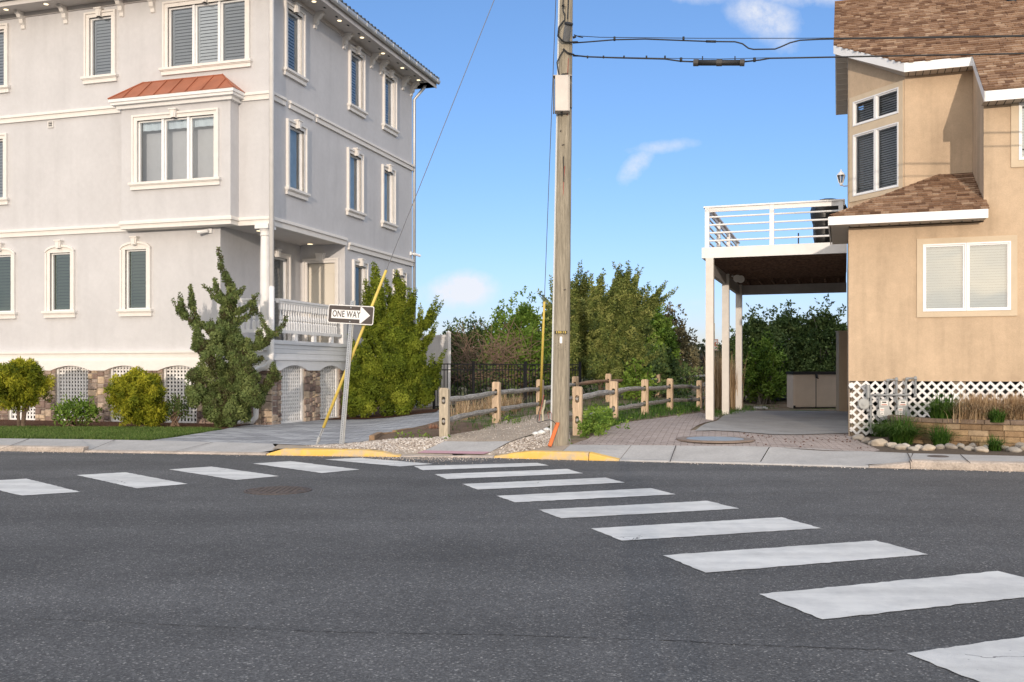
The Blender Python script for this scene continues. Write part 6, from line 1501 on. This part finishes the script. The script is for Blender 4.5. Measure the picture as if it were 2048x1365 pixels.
def blades(name,pts,h,w_,mt,lean=.35,parent=None,seg=1,hj=.4):
    """one curved blade (two quads) per point"""
    n=len(pts); P=np.array([(x,y,z) for x,y,z in pts]); a=rng.uniform(0,2*np.pi,n); L=h*rng.uniform(1-hj,1+hj,n); ln=lean*rng.uniform(.2,1.6,n)
    d=np.stack([np.cos(a),np.sin(a),np.zeros(n)],1); s=np.stack([-np.sin(a),np.cos(a),np.zeros(n)],1)*w_/2
    up=np.array([0,0,1]); ln=np.clip(ln,0,1.9)
    def at_(t): return P+d*(L*ln*.75*t**1.6)[:,None]+up*(L*(t-np.clip(ln,0,1.1)*.55*t*t*t))[:,None]
    V=np.stack([P-s,P+s,at_(.4)+s*.9,at_(.4)-s*.9,at_(.75)+s*.6,at_(.75)-s*.6,at_(1.0)+s*.1,at_(1.0)-s*.1],1).reshape(-1,3); i=np.arange(n)*8
    Fq=np.concatenate([np.stack([i,i+1,i+2,i+3],1),np.stack([i+3,i+2,i+4,i+5],1),np.stack([i+5,i+4,i+6,i+7],1)]); Rn=np.tile(rng.random(n),3)
    return mk(name,V,Fq,mt,parent,Rn=Rn)
def inpoly(x,y,poly):
    c=False; j=len(poly)-1
    for i in range(len(poly)):
        xi,yi=poly[i]; xj,yj=poly[j]
        if (yi>y)!=(yj>y) and x<(xj-xi)*(y-yi)/(yj-yi)+xi: c=not c
        j=i
    return c
def scatter(poly,n,off=0):
    xs=[p[0] for p in poly]; ys=[p[1] for p in poly]; out=[]
    while len(out)<n:
        x=random.uniform(min(xs),max(xs)); y=random.uniform(min(ys),max(ys))
        if inpoly(x,y,poly): out.append((x,y,ground(x,y)+off))
    return out
def clump(name,px,py,r,h,n,mt,lab,cat,lean=.9,z=None,w_=.012,grp=None):
    if z is None: x,y=gp(px,py); z=ground(x,y)
    else: x,y=gp(px,py,z)
    pts=[]; 
    for _ in range(n): a=random.random()*6.283; q=r*math.sqrt(random.random())*.55; pts.append((x+q*math.cos(a),y+q*math.sin(a),z))
    o=blades(name,pts,h,w_,mt,lean=lean); return tag(o,lab,cat,grp)
def lowplants():
    lawn=[gp(*p) for p in [(-120,875.5),(0,878.2),(160,880),(297,882),(350,875.5),(400,867.5),(445,861),(400,858.5),(250,857.5),(0,856.5),(-120,855)]]
    o=blades('grass',scatter(lawn,60000,.0),.06,.008,LAWNB,lean=.5); tag(o,'mown lawn grass in front of the grey house','grass',kind='stuff')
    # wild grass on both sides of the path
    areas=[([(895,868),(985,862),(1060,845),(1100,835),(1150,828),(1230,820),(1380,800),(1380,770),(1000,770),(905,835)],5200,.13),
           ([(1160,878),(1195,864),(1250,845),(1330,834),(1400,824),(1400,800),(1300,805),(1225,818),(1150,838)],4200,.16),
           ([(1165,872),(1250,846),(1240,835),(1165,850)],1500,.17),([(1420,838),(1520,822),(1560,815),(1400,812)],900,.14)]
    pts=[]
    for pl,n,h in areas: pts+=scatter([gp(*p) for p in pl],n)
    o=blades('wild_grass',pts,.13,.012,GRASSB,lean=.8,hj=.6); tag(o,'weedy grass along the sand path and fences','grass',kind='stuff')
    cl=[]
    for i in range(150):
        x,y=gp(random.uniform(1160,1222),random.uniform(844,876)); cl.append((x,y,ground(x,y)+random.uniform(.03,.33)*(1 if x<2.0 else .6),.075))
    tag(foliage(None,'weeds',cl,BAYB,ln=.05,wd=.035,dens=420,jit=1,inner=.1),'leafy green weeds at the foot of the right fence post','weeds',kind='stuff')
    cl=[]
    for (a,b,c,d,n) in ((985,1040,825,850,26),(1070,1110,815,830,14),(1110,1140,885,892,9),(790,900,874,880,10),(1220,1400,815,835,40),(1195,1260,835,860,30)):
        for i in range(n): x,y=gp(random.uniform(a,b),random.uniform(c,d)); cl.append((x,y,ground(x,y)+random.uniform(.0,.10),.05))
    tag(foliage(None,'weeds',cl,BAYB,ln=.045,wd=.028,dens=340,jit=1,inner=.1),'scattered low weeds on the sand and gravel','weeds',kind='stuff')
    # straw behind the left fence, reeds at the deck posts
    pl=[gp(*p) for p in [(905,842),(985,836),(1045,826),(1040,815),(990,815),(900,830)]]
    o=blades('dry_grass',[(x+random.gauss(0,.05),y+random.gauss(0,.05),z) for x,y,z in scatter(pl,60) for _ in range(24)],.42,.009,STRAW,lean=.75,hj=.5); tag(o,'dry tan grass behind the left split rail fence','grass',kind='stuff')
    for px,D,lab in ((1433,27.5,'tall dry reeds between the first and second deck posts'),(1462,29.0,'tall dry reeds between the second and third deck posts')):
        x=(px-HX)/F*D; pts=[(x+random.uniform(-.28,.28),D+random.uniform(-.3,.3),ground(x,D)) for _ in range(420)]
        tag(blades('reeds',pts,1.45,.014,STRAW,lean=.18),lab,'reeds')
    tag(blades('dry_plant',[(*gp(868,849)[:2],.2)]*0+[(gp(868,858)[0]+random.uniform(-.08,.08),gp(868,858)[1]+random.uniform(-.08,.08),.16) for _ in range(420)],.17,.008,mat('russet straw',ramp=[(0,(.22,.10,.06)),(1,(.40,.22,.14))],rough=.9),lean=1.0),'small russet dried plant left of the first fence post','plant')
    x,y=gp(1000,790,.3); tag(blades('yucca',[((925-HX)/F*27.5+random.uniform(-.05,.05),27.5,.22) for _ in range(90)],.55,.035,mat('yucca leaf',ramp=[(0,(.06,.09,.04)),(1,(.16,.20,.11))],rough=.6),lean=.8),'spiky yucca behind the black fence','plant')
    # ornamental grasses at the right planter
    clump('grass_clump',1763,874,.30,.44,520,GRASSB,'green grass clump below the gas meters','grass clump',lean=1.25,grp='ornamental grasses')
    clump('grass_clump',1803,889,.30,.52,800,GRASSB,'largest green grass clump spilling over the river rocks','grass clump',lean=1.3,grp='ornamental grasses')
    clump('grass_clump',1882,894,.2,.34,380,GRASSB,'medium green grass clump in front of the planter wall','grass clump',grp='ornamental grasses')
    clump('grass_clump',1990,903,.15,.24,260,GRASSB,'small green grass clump low at the right planter wall','grass clump',grp='ornamental grasses')
    clump('grass_clump',1888,843,.34,.46,800,GRASSB,'wide green grass clump on top of the planter beside the lattice','grass clump',z=.50,lean=1.0,grp='ornamental grasses')
    clump('grass_clump',1994,845,.18,.22,300,GRASSB,'small green grass clump on top of the planter under the dry grass','grass clump',z=.52,grp='ornamental grasses')
    for px,lab in ((1958,'cut dry ornamental grass on the planter'),(2035,'cut dry ornamental grass at the right end of the planter')):
        x,y=gp(px,845,.5); pts=[(x+random.gauss(0,.14),y+random.gauss(0,.09),.50) for _ in range(2600)]
        o=blades('dry_grass_clump',pts,.46,.010,STRAW,lean=.75,hj=.3); tag(o,lab,'grass clump')
vegetation(); lowplants()

# ------------------------------------------------------------------ stones and gravel
ICO=None
def pebbles(name,pts,r0,r1,mt,lab,flat=.6):
    bm=bmesh.new(); bmesh.ops.create_icosphere(bm,subdivisions=1,radius=1); iv=np.array([v.co[:] for v in bm.verts]); bm.verts.index_update(); if_=np.array([[v.index for v in f.verts] for f in bm.faces]); bm.free()
    n=len(pts); P=np.array(pts); s=rng.uniform(r0,r1,(n,1))*np.array([[1,1,flat]])*rng.uniform(.7,1.3,(n,3)); a=rng.uniform(0,6.28,n)
    V=iv[None]*s[:,None,:]; c,si=np.cos(a)[:,None],np.sin(a)[:,None]; X=V[:,:,0]*c-V[:,:,1]*si; Y=V[:,:,0]*si+V[:,:,1]*c
    V=np.stack([X,Y,V[:,:,2]],2)+P[:,None,:]; Fs=(if_[None]+(np.arange(n)*len(iv))[:,None,None]).reshape(-1,3)
    o=mk(name,V.reshape(-1,3),Fs,mt,None,Rn=np.repeat(rng.random(n),len(if_))); return tag(o,lab,'gravel',kind='stuff')
def rock(px,py,r,lab,z=None,mt=None,grp='river rocks',name='river_rock',D=None,tone=None):
    x,y=gp(px,py); z=ground(x,y)+.0 if z is None else z
    bm=bmesh.new(); bmesh.ops.create_icosphere(bm,subdivisions=3,radius=1); off=Vector((random.random()*50,random.random()*50,0)); sx,sy,sz=random.uniform(.9,1.35),random.uniform(.8,1.1),random.uniform(.55,.8); ro=random.random()*3
    for v in bm.verts:
        c=v.co.copy(); q=1+.32*mnoise.noise(c*1.1+off)+.08*mnoise.noise(c*3+off); v.co=Vector((c.x*sx,c.y*sy,c.z*sz))*q*r; X=v.co.x*math.cos(ro)-v.co.y*math.sin(ro); Y=v.co.x*math.sin(ro)+v.co.y*math.cos(ro); v.co.x,v.co.y=X+x,Y+y; v.co.z+=z+r*sz*.5
    V=np.array([v.co[:] for v in bm.verts]); bm.verts.index_update(); Fs=[tuple(v.index for v in f.verts) for f in bm.faces]; bm.free()
    t=random.random() if tone is None else tone
    return tag(mk(name,V,Fs,mt or ROCKM,None,smooth=True,Rn=[t]*len(Fs)),lab,'rock',grp)
def rocks():
    g=[gp(*p) for p in [(608,893),(690,889.5),(740,884),(800,879),(860,877),(900,875),(895,884),(889,886),(860,897),(834,907),(800,909.5),(770,904),(690,899)]]
    pebbles('gravel',scatter(g,3800,.010),.010,.026,PEB,'pale shell gravel behind the left yellow kerb')
    g=[gp(*p) for p in [(1024,886),(1075,870),(1098,862),(1100,892),(1050,904),(990,911),(972,910)]]
    pebbles('gravel',scatter(g,1300,.011),.008,.020,PEB,'pale shell gravel beside the foot of the utility pole')
    g=[gp(*p) for p in [(895,884),(1022,884),(1075,868),(1105,850),(1060,835),(1000,846),(960,862),(900,872)]]
    pebbles('pebbles',scatter(g,700,.018),.005,.013,PEB,'loose pebbles scattered on the sand path')
    # grit along the gutter line of the road
    pts=[]
    for i in range(1600):
        x=random.uniform(-9,8) if i>700 else random.gauss(-1.2,.55); y=kerb_y(x)-abs(random.gauss(0,.10 if i>700 else .35))-.02; pts.append((x,y,.006))
    pebbles('grit',pts,.003,.010,PEB,'fine pale grit along the gutter of the road')
    pts=[(random.uniform(3,6.8),0,0) for _ in range(0)]
    MN=mat('brown seed',(.10,.045,.03),.8)
    pv=[gp(*p) for p in [(1480,868),(1697,872),(1740,900),(1500,893)]]
    o=pebbles('fallen_seeds',scatter(pv,60,.02),.010,.018,MN,'small brown seeds fallen on the brick driveway')
    # river rocks, listed left to right, two loose rows
    row=[(1717,884,.085,.45),(1733,890,.07,.2),(1747,895,.06,.3),(1760,896,.09,.75),(1785,899,.075,.85),(1803,903,.07,.6),(1811,899,.06,.95),(1826,905,.06,.5),(1838,903,.055,.9),(1857,905,.075,.82),(1880,902,.065,.3),(1901,901,.08,.25),
         (1921,900,.055,.5),(1938,905,.075,.6),(1945,899,.05,.35),(1963,908,.085,.7),(1975,901,.055,.9),(2010,905,.06,.6),(2028,908,.075,.4),(2040,900,.08,.35),(2055,905,.08,.7),(2075,905,.08,.6)]
    hue={0:'brown grey',1:'pale'}
    ds=['first river rock at the left tip of the rock border','brown rock second in the border beside the brick paving','small brown grey rock third in the border','pale round rock left of the large grass clump','pinkish pale rock under the left side of the large grass clump',
        'grey rock in front of the large grass clump','pale rock touching the large grass clump','flat grey rock right of the large grass clump','small pale rock left of the medium grass clump','orange tinged pale rock left of the medium grass clump',
        'brown rock in front of the medium grass clump','reddish brown rock right of the medium grass clump','small grey rock left of the sidewalk joint','grey rock above the sidewalk joint','small dark rock against the planter wall',
        'wide pale rock left of the small grass clump','small pale rock behind the wide pale rock','grey rock right of the small grass clump','dark grey rock near the right edge','large dark rock against the planter at the right edge','pale rock at the frame edge','last rock of the border']
    for (px,py,r,t),d in zip(row,ds): rock(px,py-3,r*1.22,d,tone=t)
    WR=mat('white painted stone',(.72,.72,.70),.8,nscale=7,namt=.12)
    for px,py,r,d in ((1071,870,.05,'small white stone farthest left of three by the pole'),(1082,869,.075,'biggest white stone of three by the pole'),(1094,862,.06,'white stone nearest the pole')):
        rock(px,py,r,d,mt=WR,grp='white stones at the pole',name='white_stone')
    # timber edging
    k=MB(); P_=[gp(*p) for p in ((744,882),(760,871.5),(790,866),(822,858))]; 
    for a,b in zip(P_,P_[1:]):
        L=math.dist(a,b); A=((b[0]-a[0])/L,(b[1]-a[1])/L); fr=Fr(a,A,(A[1],-A[0])); z=ground(*a); k.box(fr,-.02,L+.0,-.045,.045,z-.05,z+(.09 if a is P_[0] else .045))
    tag(k.build('timber_edging',mat('old timber',(.26,.17,.10),.9,nscale=10,namt=.25)),'old timber edging at the corner of the dirt bed','edging')
rocks()

# ------------------------------------------------------------------ planter wall, meters, shed and small items
def planter():
    # path of the wall face on the ground
    pts=[(6.72,17.02),(6.55,16.72),(6.53,16.42),(6.62,16.12),(6.80,15.82),(7.02,15.55),(7.30,15.32),(7.6,15.14),(8.0,14.97),(8.6,14.78),(9.4,14.52),(10.4,14.2),(11.5,13.85)]
    t=thing('planter_wall',(7.3,15.4,.1),'curved tan block retaining wall with a brown cap','planter')
    P_=[Vector((x,y,0)) for x,y in pts]
    def resample(step):
        out=[P_[0].copy()]; acc=0; 
        seg=[(P_[i],P_[i+1]) for i in range(len(P_)-1)]; L=sum((b-a).length for a,b in seg); n=int(L/step)
        for i in range(1,n+1):
            s=i*step; 
            for a,b in seg:
                l=(b-a).length
                if s<=l: out.append(a.lerp(b,s/l)); break
                s-=l
        return out
    def course(z0,z1,d0,d1,lens,name,mt,g=.005):
        k=MB(); fine_=resample(.02); i=0; n=len(fine_)
        while i<n-3:
            L=int(random.uniform(*lens)/.02); j=min(n-1,i+L); a,b=fine_[i],fine_[j]; d=(b-a); l=d.length; d/=l; N_=(d.y*-1,d.x) 
            A=(d.x,d.y); Nn=(-(-d.y) if False else d.y*-1, d.x); Nn=(-Nn[0],-Nn[1])  # outward = towards the street
            fr=Fr((a.x,a.y),A,Nn); jj=random.uniform(-.006,.006); k.box(fr,g/2,l-g/2,-d0,d1+jj,z0+g/2,z1-g/2,b=.008); i=j
        k.build(name,mt,t)
    zb=.10; h=.095
    for c in range(4): course(zb+c*h,zb+(c+1)*h,.12,.0,(.22,.34),'block_course',BLOCK)
    course(zb+4*h,zb+4*h+.075,.22,.025,(.26,.40),'wall_cap',CAPB)
    k=MB(); poly=[(x-.0,y+.05) for x,y in pts[1:]]+[(11.5,16.2),(8,17.2)]
    k.slab([(x,y) for x,y in poly],.15,.475); k.build('soil_fill',mat('planter soil',(.08,.055,.04),.97,nscale=12,namt=.3,bump=.02,bscale=40),t)
planter()
def meters():
    fr=RFR.off(.10); q=lambda px,py,d=0: fr.off(d).P(fr.off(d).a(px),0,HC+(HY-py)/F*fr.off(d).P(fr.off(d).a(px),0,0)[1])
    STK=mat('meter sticker',(.72,.70,.66),.6); STR=mat('meter dial red',(.45,.12,.08),.6)
    PIPE=mat('grey gas pipe',(.27,.28,.285),.55,metal=.3,nscale=12,namt=.15)
    for px,lab in ((1768,'left gas meter of the pair on the lattice'),(1805,'right gas meter of the pair on the lattice')):
        b=q(px,838); t=thing('gas_meter',b,lab,'gas meter')
        a=fr.a(px); s=F/fr.P(a,0,0)[1]; zz=lambda py: HC+(HY-py)/s
        k=MB(); w_=.118; z0,z1=zz(837),zz(815)
        pts=[(a+w_*math.cos(q_)*(1.0 if abs(math.sin(q_))<.75 else 1.02),(z0+z1)/2+(z1-z0)*.56*math.sin(q_)*(1.0 if math.sin(q_)<0 else .8)) for q_ in np.linspace(0,2*math.pi,17)[:-1]]
        k.prism(fr,pts,-.02,.13); k.prism(fr,[(a-.078,z1-.03),(a+.078,z1-.03),(a+.078,zz(803)),(a+.05,zz(800)),(a-.05,zz(800)),(a-.078,zz(803))],-.02,.115); k.build('meter_body',METER,t,bevel=.010)
        k=MB(); k.box(fr,a-.06,a+.06,.12,.128,zz(811),zz(802.5),0); k.box(fr,a-.035,a+.035,.128,.130,zz(806),zz(803.5),1); k.box(fr,a-.045,a+.045,.128,.130,zz(810),zz(808.5),2); k.build('dial',[STK,BLACKM,STR],t)
        k=MB(); k.box(fr,a-.075,a-.0,.13,.134,zz(823),zz(816),0); k.box(fr,a-.065,a-.01,.134,.135,zz(820.5),zz(819),2); k.box(fr,a-.07,a-.005,.13,.134,zz(829),zz(824),0); k.box(fr,a-.06,a-.015,.134,.135,zz(827),zz(826),1); k.build('sticker',[STK,BLACKM,STR],t)
    t=thing('gas_pipework',q(1736,870),'grey gas pipes and round regulator on the lattice','pipes')
    k=MB(); z=lambda px,py,d=.04:q(px,py,d)
    for path in ([(1743,790.5),(1758,790.5),(1758,806)],[(1743,790.5),(1820,790.5)],[(1775,790),(1775,763),(1779,760),(1793,760),(1793,800)],[(1812,790),(1812,760),(1816,757),(1831,757),(1831,792)],[(1793,800),(1797,806)],[(1742,795),(1742,868)],[(1736,775),(1736,820)],[(1775,790),(1776,808)],[(1812,790),(1814,808)],[(1831,757),(1831,753)],[(1793,760),(1793,755)]):
        k.tube([z(*p) for p in path],.021,8)
    for p in ((1758,790.5),(1775,790.5),(1793,760),(1776,762),(1812,790.5),(1831,758),(1814,759),(1742,810),(1831,792),(1793,790.5),(1736,822)): k.tube([z(p[0]-3,p[1]),z(p[0]+3,p[1])],.033,8)
    k.tube([z(1736,770,.05),z(1736,796,.05)],.042,12); k.tube([z(1727,776,.05),z(1731,771,.05)],.03,8)
    k.build('pipe_run',PIPE,t)
    k=MB(); c=Vector(z(1727,808,.0)); N_=Vector((fr.N[0],fr.N[1],0)); 
    k.tube([c+N_*.02,c+N_*.06],.10,20); k.tube([c+N_*.0,c+N_*.10],.085,20); k.tube([c+N_*.10,c+N_*.13],.028,10); k.build('regulator',METER,t)
    # hose outlet and dryer spout
    k=MB(); p=z(1703,771,.0); k.tube([p,Vector(p)+N_*.05],.05,14); k.tube([z(1707,775,.05),z(1708,780,.05)],.02,8); tag(k.build('wall_spigot',WHITEP),'small round white spout at the left top of the lattice','spout')
meters()
def shed():
    D=29.2; x0,x1=(1587-HX)/F*D,(1677-HX)/F*D; z0=ground(x0,D)+.02; z1=HC+(HY-748)/F*D; fr=Fr((x0,D),(1,0),(0,-1)); w_=x1-x0
    t=thing('storage_shed',(x0+w_/2,D,z0),'low beige plastic storage shed with black lid behind the slab','shed')
    k=MB(); k.box(fr,0,w_,-.7,-.03,z0,z1); k.box(fr,w_/2-.012,w_/2+.012,-.03,.001,z0,z1,1); k.build('body',[BEIGE,DARK],t)
    for a,b in ((.03,w_/2-.012),(w_/2+.012,w_-.03)):
        k=MB(); k.box(fr,a,b,-.03,0,z0+.05,z1-.02); x=a+.03
        while x<b-.03: k.box(fr,x,x+.02,0,.006,z0+.08,z1-.06); x+=.045
        k.build('door',BEIGE,t)
    k=MB(); k.box(fr,-.02,w_+.02,-.74,.04,z1-.02,z1+.07); k.box(fr,0,.06,-.03,.01,z0-.01,z0+.08); k.box(fr,w_-.06,w_,-.03,.01,z0-.01,z0+.08); k.box(fr,0,w_,-.02,.004,z0-.01,z0+.03); k.build('lid',mat('black plastic',(.02,.02,.022),.5),t)
    k=MB(); k.tube([fr.P(w_/2,.02,z1-.03),fr.P(w_/2,.05,z1-.10)],.04,10); k.tube([fr.P(w_/2-.03,.05,z1-.10),fr.P(w_/2+.06,.05,z1-.14)],.02,8); k.build('latch',BLACKM,t)
    D=27.4; x0,x1=(1678-HX)/F*D,(1692-HX)/F*D; fr=Fr((x0,D),(1,0),(0,-1)); z0=ground(x0,D); z1=HC+(HY-664)/F*D
    t=thing('panel_cabinet',(x0,D,z0),'tall narrow beige panel cabinet against the side of the tan house','cabinet'); k=MB(); k.box(fr,0,x1-x0+.1,-.25,0,z0,z1); k.box(fr,.02,x1-x0-.02,0,.006,z0+.1,z1-.1); k.build('body',BEIGE2,t)
    k=MB(); k.box(fr,-.02,x1-x0+.12,-.27,.02,z1,z1+.03); k.build('cap',BEIGE2,t)
    x,y=gp(1522,820); k=MB(); z=ground(x,y)+.02; A=(.97,.2); fr=Fr((x,y),A,(A[1],-A[0])); k.box(fr,-.20,.20,-.06,.06,z,z+.05); k.box(fr,-.20,.20,-.08,-.06,z,z+.07)
    tag(k.build('white_plank',WHITEP),'short white plank lying on the slab edge under the deck','plank')
    # distant path sign between the deck posts
    D=41; x=(1427-HX)/F*D; z=ground(x,D); t=thing('beach_sign',(x,D,z),'faded red and white notice on a wooden post far behind the first deck post','sign')
    k=MB(); k.box(WF,x-.05,x+.05,-D-.05,-D+.05,z-.1,HC+(HY-647)/F*D); k.build('post',POSTG,t)
    zc=HC+(HY-690)/F*D; k=MB(); k.box(WF,x-.19,x+.19,-D+.05,-D+.07,zc-.24,zc+.24); pl=k.build('plate',SIGNW,t)
    k=MB(); ring(k,WF,x-.15,x+.15,zc-.2,zc+.2,.025,-D+.07,-D+.075)
    k.prism(WF,[(x-.12,zc-.15),(x-.05,zc-.15),(x+.13,zc+.12),(x+.06,zc+.12)],-D+.07,-D+.074); k.prism(WF,[(x-.02,zc+.02),(x+.08,zc-.10),(x+.13,zc-.05),(x+.02,zc+.08)],-D+.07,-D+.073); k.box(WF,x-.12,x-.02,-D+.07,-D+.0745,zc+.06,zc+.13)
    k.build('marking',SIGNR,pl)
shed()

# ------------------------------------------------------------------ the photographer, behind the camera, whose shadow falls on the road
def photographer():
    ox,oy=.235,-.78
    t=thing('person',(ox,oy,0),'photographer in dark jacket and jeans standing behind the viewpoint','person')
    SKIN=mat('skin',(.50,.30,.21),.6,nscale=9,namt=.06); JKT=mat('dark jacket',(.03,.035,.045),.85,nscale=14,namt=.2,bump=.004,bscale=30); JEAN=mat('jeans',(.04,.06,.11),.9,nscale=20,namt=.2,bump=.002,bscale=90); HAIR=mat('brown hair',(.05,.03,.018),.7,stretch=(30,30,3),nscale=5,namt=.3); SHOE=mat('black shoe',(.02,.02,.02),.6)
    def skin(name,nodes,m,root=0,parent=t,sub=2):
        """nodes : list of (x,y,z,r,parent index)"""
        b=wloc(parent); me=bpy.data.meshes.new(name); me.from_pydata([(x+ox-b.x,y+oy-b.y,z-b.z) for x,y,z,r,p in nodes],[(p,i) for i,(x,y,z,r,p) in enumerate(nodes) if p>=0],[]); me.materials.append(m)
        o=bpy.data.objects.new(name,me); COL.objects.link(o); o.parent=parent; o.modifiers.new('skin','SKIN'); sv=me.skin_vertices[0].data if me.skin_vertices else None
        if sv is None: me.skin_vertices if False else None
        if not me.skin_vertices:
            bpy.context.view_layer.objects.active=o
        for i,(x,y,z,r,p) in enumerate(nodes):
            me.skin_vertices[0].data[i].radius=(r,r) if not hasattr(r,'__len__') else r; me.skin_vertices[0].data[i].use_root=(i==root)
        ss=o.modifiers.new('sub','SUBSURF'); ss.levels=ss.render_levels=sub; return o
    N=[(0,0,.95,(.15,.11),-1),(0,-.01,1.12,(.135,.095),0),(0,-.01,1.30,(.16,.11),1),(0,-.01,1.43,(.11,.08),2),(0,.0,1.50,.055,3),(0,.02,1.57,.062,4),(0,.02,1.64,(.078,.092),5),(0,.015,1.71,(.07,.085),6)]
    def add(*a): N.append(a); return len(N)-1
    for sd in (-1,1):
        h=add(sd*.09,0,.88,.088,0); k_=add(sd*.11,.02,.50,.055,h); a=add(sd*.12,-.02,.10,.036,k_); f=add(sd*.125,.03,.045,.035,a); add(sd*.13,.15,.03,.028,f)
        s_=add(sd*.18,-.01,1.41,.055,3); e_=add(sd*.25,.06,1.14,.042,s_); w_=add(sd*.13,.30,1.26,.028,e_); p_=add(sd*.10,.37,1.29,.030,w_)
        for i,(dx,L) in enumerate(((-.028,.066),(-.010,.076),(.010,.072),(.028,.058))):
            a1=add(sd*.10+dx,.405,1.30,.0095,p_); a2=add(sd*.10+dx-.004*sd,.405+L*.5,1.30-.012,.0088,a1); add(sd*.10+dx-.010*sd,.405+L*.72,1.30-.045,.0075,a2)
        th=add(sd*.10-sd*.036,.375,1.285,.011,p_); add(sd*.10-sd*.055,.41,1.275,.009,th)
    body=skin('body',N,SKIN)
    J=[(0,0,1.0,(.165,.125),-1),(0,-.01,1.15,(.158,.115),0),(0,-.01,1.32,(.178,.125),1),(0,-.01,1.44,(.12,.09),2),(0,-.005,1.50,.072,3)]
    for sd in (-1,1):
        n=len(J); J+=[(sd*.185,-.01,1.41,.070,3),(sd*.253,.06,1.14,.056,n),(sd*.145,.275,1.25,.042,n+1)]
    J.append((0,0,.86,(.17,.13),0)); skin('jacket',J,JKT)
    T_=[(0,0,.96,(.158,.12),-1)]
    for sd in (-1,1): n=len(T_); T_+=[(sd*.09,0,.84,.105,0),(sd*.11,.02,.50,.075,n),(sd*.12,-.015,.10,.062,n+1)]
    skin('trousers',T_,JEAN)
    for sd in (-1,1): skin('shoe',[(sd*.12,-.05,.055,.045,-1),(sd*.125,.04,.05,.045,0),(sd*.135,.16,.035,.038,1)],SHOE)
    skin('hair',[(0,-.02,1.62,(.075,.085),-1),(0,-.015,1.70,(.088,.098),0),(0,.02,1.745,(.075,.085),1)],HAIR)
    k=MB()
    for sd in (-1,1): k.tube([(ox+sd*.03,oy+.098,1.655),(ox+sd*.03,oy+.108,1.655)],.011,10)
    k.build('eyes',SIGNW,t); k=MB(); k.add([(ox-.012,oy+.10,1.66),(ox+.012,oy+.10,1.66),(ox,oy+.135,1.615),(ox,oy+.10,1.605),(ox,oy+.11,1.67)],[(0,2,3),(1,3,2),(0,4,2),(4,1,2)]); k.build('nose',SKIN,t)
    k=MB(); k.box(WF,ox-.025,ox+.025,-oy-.112,-oy-.10,1.585,1.592); k.build('mouth',mat('lips',(.35,.13,.11),.6),t)
    for sd in (-1,1): k=MB(); k.tube([(ox+sd*.082,oy+.0,1.60),(ox+sd*.095,oy-.01,1.64),(ox+sd*.09,oy-.005,1.67)],.013,8); k.build('ear',SKIN,t)
photographer()
